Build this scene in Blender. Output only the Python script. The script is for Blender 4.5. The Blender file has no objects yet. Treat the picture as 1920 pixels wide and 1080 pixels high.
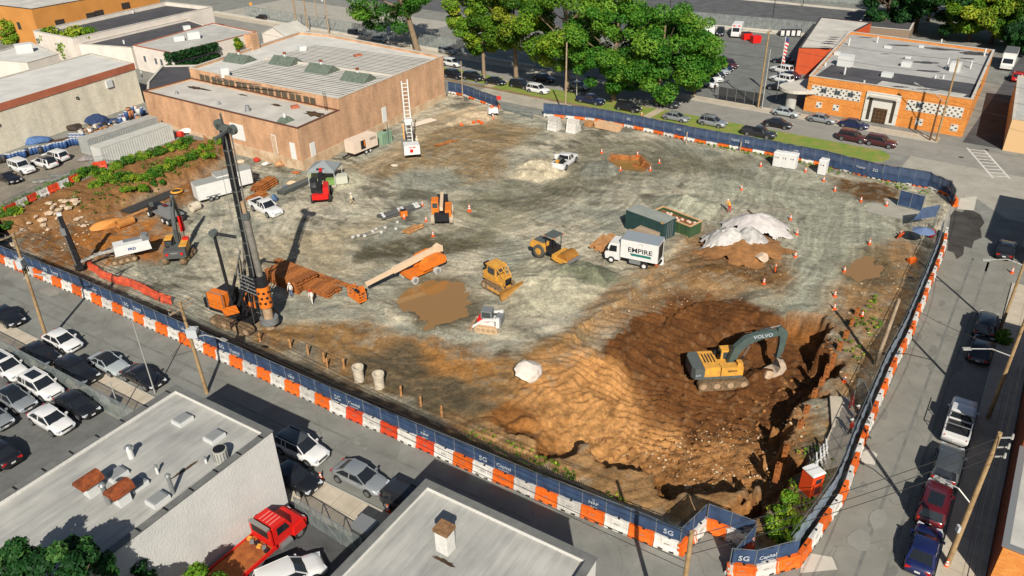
import bpy, bmesh, math, random
import numpy as np
from mathutils import Vector, Matrix, Euler
R = math.radians
random.seed(7)
scene = bpy.context.scene
COL = scene.collection

# ------------------------------------------------------------------ camera, sky, sun, exposure
CAM_H, FPX, PITCH, ROLL = 42.5, 1440.0, R(30.33), R(-1.11)
cam_data = bpy.data.cameras.new('camera')
cam_data.sensor_width = 36.0
cam_data.lens = FPX / 1920.0 * 36.0
cam_data.clip_start, cam_data.clip_end = 0.5, 3000.0
cam = bpy.data.objects.new('camera', cam_data)
COL.objects.link(cam)
_f = Vector((0, math.cos(PITCH), -math.sin(PITCH)))
_r0 = Vector((1, 0, 0)); _u0 = Vector((0, math.sin(PITCH), math.cos(PITCH)))
_r = _r0 * math.cos(ROLL) + _u0 * math.sin(ROLL)
_u = -_r0 * math.sin(ROLL) + _u0 * math.cos(ROLL)
m = Matrix(((_r.x, _u.x, -_f.x, 0), (_r.y, _u.y, -_f.y, 0), (_r.z, _u.z, -_f.z, CAM_H), (0, 0, 0, 1)))
cam.matrix_world = m
scene.camera = cam

SUN_ELEV, SUN_AZ = R(37.0), R(176.0)        # azimuth clockwise from +Y: the sun stands behind the camera
world = bpy.data.worlds.new('World'); scene.world = world; world.use_nodes = True
wn = world.node_tree
sky = wn.nodes.new('ShaderNodeTexSky'); sky.sky_type = 'NISHITA'; sky.sun_disc = False
sky.sun_elevation = SUN_ELEV; sky.sun_rotation = SUN_AZ
wn.links.new(sky.outputs[0], wn.nodes['Background'].inputs[0])
wn.nodes['Background'].inputs[1].default_value = 0.05
sun_data = bpy.data.lights.new('sun', 'SUN'); sun_data.energy = 4.6; sun_data.angle = R(0.5)
sun_data.color = (1.0, 0.95, 0.86)
sun = bpy.data.objects.new('sun', sun_data); COL.objects.link(sun)
_sd = Vector((math.sin(SUN_AZ) * math.cos(SUN_ELEV), math.cos(SUN_AZ) * math.cos(SUN_ELEV), math.sin(SUN_ELEV)))
sun.rotation_euler = _sd.to_track_quat('Z', 'Y').to_euler()
sun.location = (0, -60, 80)
scene.view_settings.view_transform = 'Standard'
scene.view_settings.look = 'None'
scene.view_settings.exposure = 0.66
scene.view_settings.gamma = 1.0
scene.view_settings.use_curve_mapping = False
scene.cycles.max_bounces = 5
scene.cycles.transparent_max_bounces = 12

# ------------------------------------------------------------------ photo pixel -> place
def P(x, y, z=0.0):
 d = _f * FPX + _r * (x - 960.0) + _u * (540.0 - y)
 t = (z - CAM_H) / d.z
 return Vector((d.x * t, d.y * t, z))
def proj(q):
 d = Vector(q) - Vector((0, 0, CAM_H)); w = d.dot(_f)
 return (960 + FPX * d.dot(_r) / w, 540 - FPX * d.dot(_u) / w)
def hgt(b, ty, z0=0.0):
 """height of a vertical thing standing at pixel b whose top is at pixel row ty"""
 q = P(b[0], b[1], z0); lo, hi = 0.0, 40.0
 for _ in range(40):
  mid = (lo + hi) / 2
  if proj(q + Vector((0, 0, mid)))[1] > ty: lo = mid
  else: hi = mid
 return lo
def heading(a, b, z=0.0):
 d = P(b[0], b[1], z) - P(a[0], a[1], z)
 return math.atan2(d.y, d.x)

# ------------------------------------------------------------------ colours and materials
GAIN = 1.55
def lin(c):
 c = c / 255.0
 return c / 12.92 if c <= 0.04045 else ((c + 0.055) / 1.055) ** 2.4
def C(r, g, b, k=1.0):
 """a sunlit colour read off the photograph -> base colour"""
 return tuple(min(0.85, lin(v) / GAIN * k) for v in (r, g, b))
MATS = {}
def mat(name, col, rough=0.7, metal=0.0, var=0.0, vscale=1.0, bump=0.0, bscale=6.0, spec=0.3, kind=None, col2=None, coat=0.0, rand=0.0):
 if name in MATS: return MATS[name]
 mt = bpy.data.materials.new(name); mt.use_nodes = True
 nt = mt.node_tree; b = nt.nodes['Principled BSDF']
 b.inputs['Base Color'].default_value = (*col, 1); b.inputs['Roughness'].default_value = rough
 b.inputs['Metallic'].default_value = metal; b.inputs['Specular IOR Level'].default_value = spec
 if coat: b.inputs['Coat Weight'].default_value = coat; b.inputs['Coat Roughness'].default_value = 0.08
 tc = nt.nodes.new('ShaderNodeTexCoord')
 if var or col2:
  n = nt.nodes.new('ShaderNodeTexNoise'); n.inputs['Scale'].default_value = vscale
  n.inputs['Detail'].default_value = 7; n.inputs['Roughness'].default_value = 0.65
  nt.links.new(tc.outputs['Object'], n.inputs['Vector'])
  r = nt.nodes.new('ShaderNodeValToRGB')
  c2 = col2 if col2 else tuple(v * (1 - var) for v in col)
  c1 = col if col2 else tuple(min(.9, v * (1 + var * .6)) for v in col)
  r.color_ramp.elements[0].position = 0.36; r.color_ramp.elements[1].position = 0.64
  r.color_ramp.elements[0].color = (*c2, 1); r.color_ramp.elements[1].color = (*c1, 1)
  nt.links.new(n.outputs[0], r.inputs[0]); nt.links.new(r.outputs[0], b.inputs['Base Color'])
 if rand:
  src = b.inputs['Base Color'].links[0].from_socket if b.inputs['Base Color'].links else None
  oi = nt.nodes.new('ShaderNodeObjectInfo'); mr_ = nt.nodes.new('ShaderNodeMapRange'); mr_.inputs[3].default_value = 1 - rand; mr_.inputs[4].default_value = 1 + rand * .3
  sc = nt.nodes.new('ShaderNodeVectorMath'); sc.operation = 'SCALE'; nt.links.new(oi.outputs['Random'], mr_.inputs[0]); nt.links.new(mr_.outputs[0], sc.inputs['Scale'])
  if src: nt.links.new(src, sc.inputs[0])
  else: sc.inputs[0].default_value = col
  nt.links.new(sc.outputs[0], b.inputs['Base Color'])
 if bump:
  n2 = nt.nodes.new('ShaderNodeTexNoise'); n2.inputs['Scale'].default_value = bscale; n2.inputs['Detail'].default_value = 5
  nt.links.new(tc.outputs['Object'], n2.inputs['Vector'])
  bp = nt.nodes.new('ShaderNodeBump'); bp.inputs['Strength'].default_value = 0.6; bp.inputs['Distance'].default_value = bump
  nt.links.new(n2.outputs[0], bp.inputs['Height']); nt.links.new(bp.outputs[0], b.inputs['Normal'])
 MATS[name] = mt
 return mt

# ------------------------------------------------------------------ mesh building
class MB:
 def __init__(s): s.v = []; s.f = []; s.mi = []; s.m = 0
 def add(s, vs, fs):
  o = len(s.v); s.v += [tuple(p) for p in vs]
  for f in fs: s.f.append(tuple(i + o for i in f)); s.mi.append(s.m)
  return s
 def box(s, c, d, rz=0.0, taper=1.0, rot=None):
  """c centre, d full sizes; taper scales the top"""
  hx, hy, hz = d[0] / 2, d[1] / 2, d[2] / 2
  vs = []
  for z, k in ((-hz, 1.0), (hz, taper)):
   for x, y in ((-hx, -hy), (hx, -hy), (hx, hy), (-hx, hy)): vs.append(Vector((x * k, y * k, z)))
  M = rot if rot else Matrix.Rotation(rz, 3, 'Z')
  c = Vector(c)
  return s.add([c + M @ v for v in vs], [(0, 3, 2, 1), (4, 5, 6, 7), (0, 1, 5, 4), (1, 2, 6, 5), (2, 3, 7, 6), (3, 0, 4, 7)])
 def bar(s, a, b, w, h=None, up=(0, 0, 1), w2=None, h2=None):
  a, b = Vector(a), Vector(b); h = h or w; w2 = w2 or w; h2 = h2 or h
  d = (b - a)
  if d.length < 1e-6: return s
  d = d.normalized(); up = Vector(up)
  if abs(d.dot(up)) > 0.98: up = Vector((1, 0, 0))
  x = d.cross(up).normalized(); y = x.cross(d)
  vs = []
  for p, ww, hh in ((a, w, h), (b, w2, h2)):
   for i, j in ((-1, -1), (1, -1), (1, 1), (-1, 1)): vs.append(p + x * i * ww / 2 + y * j * hh / 2)
  return s.add(vs, [(0, 3, 2, 1), (4, 5, 6, 7), (0, 1, 5, 4), (1, 2, 6, 5), (2, 3, 7, 6), (3, 0, 4, 7)])
 def cyl(s, a, b, r, r2=None, n=12, caps=True):
  a, b = Vector(a), Vector(b); r2 = r if r2 is None else r2
  d = (b - a).normalized(); t = Vector((0, 0, 1)) if abs(d.z) < 0.9 else Vector((1, 0, 0))
  x = d.cross(t).normalized(); y = d.cross(x)
  vs = []
  for p, rr in ((a, r), (b, r2)):
   for i in range(n):
    q = 2 * math.pi * i / n; vs.append(p + (x * math.cos(q) + y * math.sin(q)) * rr)
  fs = [(i, i + n, (i + 1) % n + n, (i + 1) % n) for i in range(n)]
  if caps: fs += [tuple(range(n)), tuple(range(2 * n - 1, n - 1, -1))]
  return s.add(vs, fs)
 def tube(s, a, b, r, ri, n=14):
  """hollow pipe from a to b"""
  a, b = Vector(a), Vector(b)
  d = (b - a).normalized(); t = Vector((0, 0, 1)) if abs(d.z) < 0.9 else Vector((1, 0, 0))
  x = d.cross(t).normalized(); y = d.cross(x)
  vs = []
  for p, rr in ((a, r), (b, r), (b, ri), (a, ri)):
   for i in range(n):
    q = 2 * math.pi * i / n; vs.append(p + (x * math.cos(q) + y * math.sin(q)) * rr)
  fs = []
  for k in range(4):
   k2 = (k + 1) % 4
   fs += [(k * n + i, k2 * n + i, k2 * n + (i + 1) % n, k * n + (i + 1) % n) for i in range(n)]
  return s.add(vs, fs)
 def poly(s, pts, z0, z1):
  """extrude a 2-D polygon (counter-clockwise) from z0 to z1"""
  n = len(pts)
  ar = sum(pts[i][0] * pts[(i + 1) % n][1] - pts[(i + 1) % n][0] * pts[i][1] for i in range(n))
  if ar < 0: pts = list(reversed(pts))
  vs = [(p[0], p[1], z0) for p in pts] + [(p[0], p[1], z1) for p in pts]
  fs = [(i, (i + 1) % n, (i + 1) % n + n, i + n) for i in range(n)]
  fs += [tuple(range(n - 1, -1, -1)), tuple(range(n, 2 * n))]
  return s.add(vs, fs)
 def prof(s, pts, y0, y1, k=1.0):
  """extrude an (x,z) side profile across y; k shrinks the profile at y0/y1 edges not used"""
  n = len(pts)
  ar = sum(pts[i][0] * pts[(i + 1) % n][1] - pts[(i + 1) % n][0] * pts[i][1] for i in range(n))
  if ar < 0: pts = list(reversed(pts))
  vs = [(p[0], y0, p[1]) for p in pts] + [(p[0], y1, p[1]) for p in pts]
  fs = [(i, (i + 1) % n, (i + 1) % n + n, i + n) for i in range(n)]
  fs += [tuple(range(n - 1, -1, -1)), tuple(range(n, 2 * n))]
  return s.add(vs, fs)
 def blob(s, c, r, seed=0, sub=2, flat=1.0, jag=0.25):
  rnd = random.Random(seed)
  bm = bmesh.new(); bmesh.ops.create_icosphere(bm, subdivisions=sub, radius=1)
  dirs = [Vector((rnd.gauss(0, 1), rnd.gauss(0, 1), rnd.gauss(0, 1))).normalized() for _ in range(7)]
  cut = [rnd.uniform(1 - jag * 1.6, 1.0) for _ in dirs]
  vs = []
  for v in bm.verts:
   q = v.co.copy()
   for d_, c_ in zip(dirs, cut):
    e = q.dot(d_)
    if e > c_: q -= d_ * (e - c_)
   q *= rnd.uniform(1 - jag * .15, 1 + jag * .15)
   vs.append(Vector(c) + Vector((q.x * r[0], q.y * r[1], q.z * r[2])))
  fs = [tuple(v.index for v in f.verts) for f in bm.faces]
  bm.free()
  return s.add(vs, fs)
 def mesh(s, name, smooth=False, sub=None):
  me = bpy.data.meshes.new(name)
  off = Vector(sub) if sub is not None else None
  vs = [tuple(Vector(p) - off) for p in s.v] if off is not None else s.v
  me.from_pydata(vs, [], s.f)
  if s.mi and max(s.mi) > 0: me.polygons.foreach_set('material_index', s.mi)
  if smooth: me.polygons.foreach_set('use_smooth', [True] * len(s.f))
  me.update()
  return me
 def build(s, name, mt, parent=None, smooth=False, world=False, loc=None, rz=0.0):
  sub = None
  if world and parent is not None:
   q = parent; sub = Vector((0, 0, 0))
   while q is not None: sub += q.location; q = q.parent
  me = s.mesh(name, smooth, sub)
  for q in (mt if isinstance(mt, (list, tuple)) else [mt]): me.materials.append(q)
  o = bpy.data.objects.new(name, me); COL.objects.link(o)
  if smooth:
   try: me.set_sharp_from_angle(angle=R(38))
   except Exception: pass
  if parent is not None: o.parent = parent
  if loc is not None: o.location = loc
  o.rotation_euler.z = rz
  return o
def tag(o, label=None, cat=None, group=None, kind=None):
 if label: o['label'] = label
 if cat: o['category'] = cat
 if group: o['group'] = group
 if kind: o['kind'] = kind
 return o
def thing(name, label, cat, loc=(0, 0, 0), rz=0.0, group=None):
 o = bpy.data.objects.new(name, None); COL.objects.link(o)
 o.empty_display_size = 0.3; o.location = loc; o.rotation_euler = (0, 0, rz)
 return tag(o, label, cat, group)
def copy_tree(o, parent=None):
 c = o.copy(); COL.objects.link(c); c.parent = parent
 for ch in list(o.children): copy_tree(ch, c)
 return c
def ordinal(n):
 return '%d%s' % (n, 'th' if 10 <= n % 100 <= 20 else {1: 'st', 2: 'nd', 3: 'rd'}.get(n % 10, 'th'))
_txt = {}
def text_mesh(body, size, depth=0.004):
 key = (body, size)
 if key in _txt: return _txt[key]
 cu = bpy.data.curves.new('lettering', 'FONT'); cu.body = body; cu.size = size; cu.extrude = depth
 cu.align_x = 'CENTER'; cu.align_y = 'CENTER'; cu.resolution_u = 2; cu.offset = size * .018
 ob = bpy.data.objects.new('lettering', cu); COL.objects.link(ob)
 dg = bpy.context.evaluated_depsgraph_get()
 me = bpy.data.meshes.new_from_object(ob.evaluated_get(dg))
 bpy.data.objects.remove(ob); _txt[key] = me
 return me
def text(body, size, mt, parent, M, name='lettering', sx=1.0):
 me = text_mesh(body, size).copy(); me.materials.clear(); me.materials.append(mt)
 o = bpy.data.objects.new(name, me); COL.objects.link(o); o.parent = parent
 o.matrix_local = M @ Matrix.Diagonal((sx, 1, 1, 1))
 return o

# ------------------------------------------------------------------ noise
def vnoise(x, y, seed):
 rs = np.random.RandomState(seed); g = rs.rand(256, 256)
 xi = np.floor(x).astype(int); yi = np.floor(y).astype(int)
 fx = x - xi; fy = y - yi; fx = fx * fx * (3 - 2 * fx); fy = fy * fy * (3 - 2 * fy)
 a = g[xi & 255, yi & 255]; b = g[(xi + 1) & 255, yi & 255]; c = g[xi & 255, (yi + 1) & 255]; d = g[(xi + 1) & 255, (yi + 1) & 255]
 return (a * (1 - fx) + b * fx) * (1 - fy) + (c * (1 - fx) + d * fx) * fy
def fbm(x, y, scale, octv=4, seed=1, gain=0.5):
 t = np.zeros_like(x); a = 1.0; n = 0.0; f = 1.0 / scale
 for k in range(octv):
  t += a * vnoise(x * f + 17.3 * k, y * f - 9.1 * k, seed + k); n += a; a *= gain; f *= 2.03
 return t / n
def sstep(a, b, x):
 t = np.clip((x - a) / (b - a), 0, 1); return t * t * (3 - 2 * t)
def poly_sd(x, y, poly):
 """signed distance to a polygon, negative inside"""
 x = np.asarray(x, float); y = np.asarray(y, float)
 d = np.full(x.shape, 1e9); ins = np.zeros(x.shape, bool); n = len(poly)
 for i in range(n):
  ax, ay = poly[i][0], poly[i][1]; bx, by = poly[(i + 1) % n][0], poly[(i + 1) % n][1]
  ex, ey = bx - ax, by - ay; L = ex * ex + ey * ey + 1e-12
  t = np.clip(((x - ax) * ex + (y - ay) * ey) / L, 0, 1)
  d = np.minimum(d, (x - ax - t * ex) ** 2 + (y - ay - t * ey) ** 2)
  c = ((ay > y) != (by > y)) & (x < (bx - ax) * (y - ay) / (by - ay + 1e-12) + ax)
  ins ^= c
 d = np.sqrt(d); return np.where(ins, -d, d)
def line_sd(x, y, pl):
 """distance to an open polyline, its side (positive on the right of travel) and position along it 0..1"""
 d = np.full(x.shape, 1e9); side = np.zeros(x.shape); along = np.zeros(x.shape)
 Ls = [math.hypot(pl[i + 1][0] - pl[i][0], pl[i + 1][1] - pl[i][1]) for i in range(len(pl) - 1)]; T = sum(Ls); acc = 0
 for i in range(len(pl) - 1):
  ax, ay = pl[i][0], pl[i][1]; ex, ey = pl[i + 1][0] - ax, pl[i + 1][1] - ay; L = ex * ex + ey * ey + 1e-12
  t = np.clip(((x - ax) * ex + (y - ay) * ey) / L, 0, 1)
  q = np.sqrt((x - ax - t * ex) ** 2 + (y - ay - t * ey) ** 2); m_ = q < d
  d = np.where(m_, q, d); side = np.where(m_, np.sign((x - ax) * ey - (y - ay) * ex), side)
  along = np.where(m_, (acc + t * Ls[i]) / T, along); acc += Ls[i]
 return d, side, along
# ------------------------------------------------------------------ the site boundary (fence line), from the photograph
_ext = P(0, 490) + (P(0, 490) - P(140, 548)).normalized() * 45
FRONT = [_ext, P(0, 490), P(140, 548), P(640, 775), P(1000, 930), P(1274, 1039)]
NOTCH = [P(1274, 1039), P(1322, 992), P(1408, 1025), P(1365, 1077)]
CORNER = [P(1365, 1077), P(1412, 1081), P(1492, 1059)]
RIGHT = [P(1492, 1059), P(1541, 989), P(1577, 936), P(1611, 841), P(1632, 790), P(1665, 708), P(1700, 640), P(1742, 535), P(1767, 470), P(1772, 440)]
GATE = [P(1772, 440), P(1790, 388)]
BACK = [P(1790, 388), P(1780, 368), P(1740, 352), P(1640, 335), P(1550, 312), P(1440, 290), P(1300, 265), P(1200, 243), P(1110, 226), P(1020, 218)]
BACK2 = [P(1020, 218), P(938, 203), P(872, 178), P(842, 172), Vector((-12.0, 146.2, 0))]
WALL = [Vector((-12.0, 146.2, 0)), Vector((-31.5, 111.1, 0)), Vector((-51.2, 124.7, 0)), P(390, 263)]
YARD = [P(390, 263), P(330, 262), P(215, 312), P(100, 362), P(0, 407)]
_ext2 = P(0, 407) + (P(0, 407) - P(100, 362)).normalized() * 45
SITE = [tuple(v[:2]) for v in FRONT + NOTCH[1:] + CORNER[1:] + RIGHT[1:] + GATE[1:] + BACK[1:] + BACK2[1:] + WALL[1:] + YARD[1:] + [_ext2]]
STREETEDGE = [tuple(v[:2]) for v in FRONT + NOTCH[1:] + CORNER[1:] + RIGHT[1:] + GATE[1:] + BACK[1:] + BACK2[1:-1]]

def PW(pts, z=-0.8): return [tuple(P(a, b, z)[:2]) for a, b in pts]

# ------------------------------------------------------------------ terrain heights
CTRL = [(1300,268,0),(1100,228,0),(1540,318,0),(1690,350,0),(1740,420,0),(1600,420,0),(1400,330,-.15),(1700,500,0),(1690,600,0),(1640,720,0),
 (1580,900,0),(1540,960,0),(1480,1030,0),(960,400,-.5),(1100,450,-.5),(900,520,-.8),(700,450,-1),(850,250,-.5),(700,330,-.8),(600,400,-1.1),
 (500,450,-1.3),(400,480,-1.6),(300,500,-1.8),(200,470,-2),(150,520,-2),(300,600,-1.8),(400,640,-1.6),(600,720,-1.4),(750,780,-1.3),
 (700,650,-1.2),(880,700,-1.2),(1000,640,-1.1),(1050,560,-.9),(1250,530,-.6),(1420,560,-.4),(1520,600,-.2),(900,840,-.7),(1000,870,-.7),(1100,910,-.7),(1200,950,-.7),
 (390,330,-1.4),(300,390,-1.6),(60,460,-1.6),(1300,700,-.6),(1400,850,-.3),(1200,800,-.8),(940,210,0),(575,322,-1.0),(700,255,-.8),(820,200,-.5)]
_cp = np.array([list(P(a, b, z)) for a, b, z in CTRL])
def _tps(r2): return np.where(r2 > 0, r2 * np.log(r2 + 1e-9), 0.0) * 0.5
_n = len(_cp); _A = np.zeros((_n + 3, _n + 3))
_dd = ((_cp[:, None, :2] - _cp[None, :, :2]) ** 2).sum(2)
_A[:_n, :_n] = _tps(_dd) + np.eye(_n) * 60.0
_A[:_n, _n] = 1; _A[:_n, _n + 1:] = _cp[:, :2]; _A[_n, :_n] = 1; _A[_n + 1:, :_n] = _cp[:, :2].T
_w = np.linalg.solve(_A, np.concatenate([_cp[:, 2], np.zeros(3)]))
def base_h(x, y):
 h = _w[_n] + _w[_n + 1] * x + _w[_n + 2] * y
 for i in range(_n): h = h + _w[i] * _tps((x - _cp[i, 0]) ** 2 + (y - _cp[i, 1]) ** 2)
 return np.clip(h, -2.4, 0.25)

PIT = PW([(905,770),(960,806),(1010,822),(1040,848),(1085,856),(1110,872),(1170,884),(1230,896),(1290,925),(1330,940),(1400,968),(1440,966),
          (1452,905),(1490,850),(1502,790),(1530,740),(1552,690),(1582,640),(1575,610),(1500,606),(1400,590),(1330,565),(1270,575),(1180,605),(1100,650),(1040,690),(1000,745),(940,750)], -0.6)
HILL = PW([(-40,420),(30,415),(110,400),(190,385),(250,350),(330,330),(400,295),(430,268),(440,262),(330,240),(100,330),(-40,380)], -0.2)
SCARPS = [(PW([(1340,392),(1318,430),(1262,478),(1235,512),(1200,545),(1120,590),(1070,640),(1010,668)], -.6), 0.55, 2.6),
          (PW([(870,640),(835,622),(790,602),(745,595),(700,575),(655,560),(605,548)], -1.0), 0.40, 2.0),
          (PW([(1420,565),(1360,562),(1300,566),(1255,590),(1225,612)], -.6), -0.5, 1.6)]
MOUNDS = [(1015,318,4.2,1.5,.9),(1125,322,3.2,1.0,.8),(1282,392,4.6,1.5,.9),(1052,532,6.2,2.0,1.0),(1112,520,3.0,.8,.7),(895,222,3.8,1.0,.6),(640,330,3.5,.7,.8),(1180,655,2.6,.5,.6),(905,800,1.6,.4,.5),(990,815,2.2,.7,.5),(1640,470,4,.5,.8),(1330,510,4.0,.8,.6)]
PUDDLES = [(PW([(748,562),(768,543),(800,528),(852,528),(866,550),(884,575),(880,592),(848,602),(806,612),(788,592),(768,577)], -.9), -1.02),
           (PW([(1588,512),(1600,494),(1622,476),(1643,480),(1650,500),(1643,518),(1612,524)], -.05), -0.13)]
TRENCH = PW([(1146,292),(1200,294),(1216,312),(1205,322),(1162,318),(1143,305)], -.3)

STEP = 0.16
_sx = [p[0] for p in SITE]; _sy = [p[1] for p in SITE]
GX0, GX1, GY0, GY1 = -78.0, max(_sx) + 1, min(_sy) - 1, max(_sy) + 1
gx = np.arange(GX0, GX1, STEP); gy = np.arange(GY0, GY1, STEP)
X, Y = np.meshgrid(gx, gy, indexing='ij')
WX = X + (fbm(X, Y, 3.0, 4, 11) - .5) * 2.6; WY = Y + (fbm(X, Y, 3.0, 4, 23) - .5) * 2.6
SD = poly_sd(X, Y, SITE)
Hh = base_h(X, Y)
n1 = fbm(X, Y, 5.0, 5, 31); n2 = fbm(X, Y, 1.3, 4, 41); n3 = fbm(X, Y, 0.6, 3, 47)
Hh += (n1 - .5) * 0.5 + (n2 - .5) * 0.16 + (n3 - .5) * .10
# green hill on the left with its cut bank
hsd = poly_sd(WX, WY, HILL)
hm = 1 - sstep(-0.9, 1.3, hsd)
Hh = Hh * (1 - hm) + (0.15 + (n1 - .5) * 1.2 + (n2 - .5) * .5) * hm
# the excavation: floor falls from the north-west to the south-east
psd = poly_sd(X + (fbm(X, Y, 3.0, 4, 71) - .5) * 6.5, Y + (fbm(X, Y, 3.0, 4, 83) - .5) * 6.5, PIT)
_a, _b = np.array(P(1050, 680, -1)[:2]), np.array(P(1400, 890, -2.5)[:2]); _u2 = (_b - _a) / np.linalg.norm(_b - _a)
ramp = sstep(-2.0, 15.0, (X - _a[0]) * _u2[0] + (Y - _a[1]) * _u2[1])
soft = np.maximum(sstep(50.5, 59.0, Y) * (1 - sstep(23, 29, X)), (1 - sstep(1.0, 9.0, X)) * sstep(49.5, 53.0, Y))
pm = 1 - np.clip((psd + .55 + 6.5 * soft) / (.65 + 6.5 * soft), 0, 1); pm = pm * pm * (3 - 2 * pm); pin = 1 - sstep(-.55, .1, psd)
RUT = PW([(1050,650),(1150,612),(1270,590),(1400,600),(1400,690),(1300,720),(1200,745),(1090,720)], -1.8)
RUT2 = PW([(1170,770),(1290,725),(1430,735),(1480,770),(1400,820),(1300,830),(1200,830)], -2.8)
RUT3 = PW([(960,720),(1080,720),(1180,760),(1280,830),(1180,870),(1060,835),(960,780)], -2.4)
rm = 1 - sstep(-1.2, 1.6, poly_sd(WX, WY, RUT)); rm2 = 1 - sstep(-1.2, 1.6, poly_sd(WX, WY, RUT2)); rm3 = 1 - sstep(-1, 1.6, poly_sd(WX, WY, RUT3))
quiet = 1 - .8 * np.maximum(np.maximum(rm, rm2), rm3 * .9)
rough = fbm(X, Y, 2.6, 5, 97, .6)
Hh = Hh - pm * (0.15 + 2.7 * ramp)
Hh += pin * ((rough - .5) * 1.0 + (n2 - .5) * .35 + (n3 - .5) * .3 + np.abs(fbm(X, Y, .9, 4, 53, .65) - .5) * .45) * (.3 + .7 * ramp) * quiet
for pl, hh, fall in SCARPS:
 d, s, al = line_sd(X + (n2 - .5) * 2.2, Y + (n1 - .5) * 2.2, pl)
 e = np.clip(np.minimum(al, 1 - al) * 6, 0, 1)
 Hh += np.where(s > 0, hh * np.exp(-d / fall) * sstep(0, .25, d), 0) * e
for mx, my, rad, ht, sh in MOUNDS:
 q = P(mx, my, -.6); d = np.hypot(X - q.x, Y - q.y) * (1 + (n1 - .5) * 1.1)
 Hh += ht * np.clip(1 - d / rad, 0, 1) ** sh * (1 + (n2 - .5) * .5)
# ruts of the digger in the pit, long arcs
_q = P(1420, 330, -1); rad = np.hypot(X - _q.x, Y - _q.y) + (fbm(X, Y, 6, 3, 5) - .5) * 3.5
Hh += (rm * .22 + rm2 * .1) * (1 - 2 * np.abs(np.sin(rad * math.pi / 0.85))) * (.55 + .9 * fbm(X, Y, 2.5, 2, 8))
Hh += rm2 * .2 * (1 - 2 * np.abs(np.sin((X * .35 + Y * .93 + (n1 - .5) * 3.5) * math.pi / 0.8)))
Hh += rm3 * .08 * np.sin((X * .75 - Y * .65 + (n1 - .5) * 4) * 2 * math.pi / 0.85)
# wheel and track marks on the working level
flat = (1 - pm) * (1 - hm)
_c = P(930, 320, -.6)
ang = np.hypot(X - _c.x, (Y - _c.y)) + (fbm(X, Y, 14, 3, 3) - .5) * 10
Hh += flat * .022 * np.sin(ang * 2 * math.pi / 1.1) * sstep(.45, .62, fbm(X, Y, 6, 2, 15))
for pl, lv in PUDDLES:
 s_ = poly_sd(X + (n2 - .5) * 2.4 + (n1 - .5) * 2, Y + (n2 - .5) * 1.6, pl)
 k = 1 - sstep(-.5, .9, s_)
 Hh = Hh * (1 - k) + (lv - .10 + (n3 - .5) * .22 + (n2 - .5) * .12) * k
 k2 = (1 - sstep(.3, 3.0, s_)) * (1 - k); Hh = Hh * (1 - k2) + np.maximum(Hh, lv + .03 + .03 * np.clip(s_, 0, 3)) * k2
ts = poly_sd(X + (n2 - .5) * .8, Y + (n2 - .5) * .8, TRENCH); Hh -= 0.75 * (1 - sstep(-.35, .1, ts))
# meet the street level behind the fence
dS, _, _ = line_sd(X, Y, STREETEDGE)
k = sstep(0.55, 1.05, dS + (n2 - .5) * .5); Hh = Hh * k + (-0.03) * (1 - k)
dY, _, _ = line_sd(X, Y, [tuple(v[:2]) for v in YARD + [_ext2]]); k = sstep(.2, 1.2, dY); Hh = Hh * k + (-.03) * (1 - k)
def H(x, y):
 i = (x - GX0) / STEP; j = (y - GY0) / STEP
 if i < 0 or j < 0 or i >= len(gx) - 2 or j >= len(gy) - 2: return 0.0
 a, b = int(i), int(j); u, v = i - a, j - b
 if SD[a, b] > 0.2: return 0.0
 return float((Hh[a, b] * (1 - u) + Hh[a + 1, b] * u) * (1 - v) + (Hh[a, b + 1] * (1 - u) + Hh[a + 1, b + 1] * u) * v)
def G(px, py):
 """the ground point seen at a photo pixel, on the built terrain"""
 d = _f * FPX + _r * (px - 960.0) + _u * (540.0 - py); o = Vector((0, 0, CAM_H))
 t0 = (1.5 - CAM_H) / d.z; t1 = (-6.0 - CAM_H) / d.z; n = 160; prev = t0
 for k in range(1, n + 1):
  t = t0 + (t1 - t0) * k / n; q = o + d * t
  if q.z <= H(q.x, q.y):
   a, b = prev, t
   for _ in range(12):
    mid = (a + b) / 2; q = o + d * mid
    if q.z <= H(q.x, q.y): b = mid
    else: a = mid
   q = o + d * b; return Vector((q.x, q.y, H(q.x, q.y)))
  prev = t
 return P(px, py, 0)

# ------------------------------------------------------------------ soil colours (kinds of soil, not light)
def c3(r, g, b): return np.array(C(r, g, b))
_e1 = np.array(P(640, 775)[:2]) - np.array(P(140, 548)[:2]); _e1 /= np.linalg.norm(_e1)
su = X * _e1[0] + Y * _e1[1]; sv = -X * _e1[1] + Y * _e1[0]
streak = fbm(su / 5.0 + (n1 - .5) * 3, sv + (n1 - .5) * 8, 1.6, 5, 201, .6)
patch = fbm(WX, WY, 7.0, 5, 211, .55)
fine = fbm(X, Y, .9, 4, 221, .65)
TAN, SAGE, DARK = c3(200,191,168), c3(158,158,142), c3(102,100,86)
col = np.zeros(X.shape + (3,))
k = sstep(.36, .62, patch * .6 + streak * .4)[..., None]; col = TAN * k + SAGE * (1 - k)
k = (sstep(.53, .68, streak * .55 + fbm(WX, WY, 4.0, 5, 233) * .45) * .85)[..., None]; col = col * (1 - k) + DARK * k
wet = np.zeros(X.shape)
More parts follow.
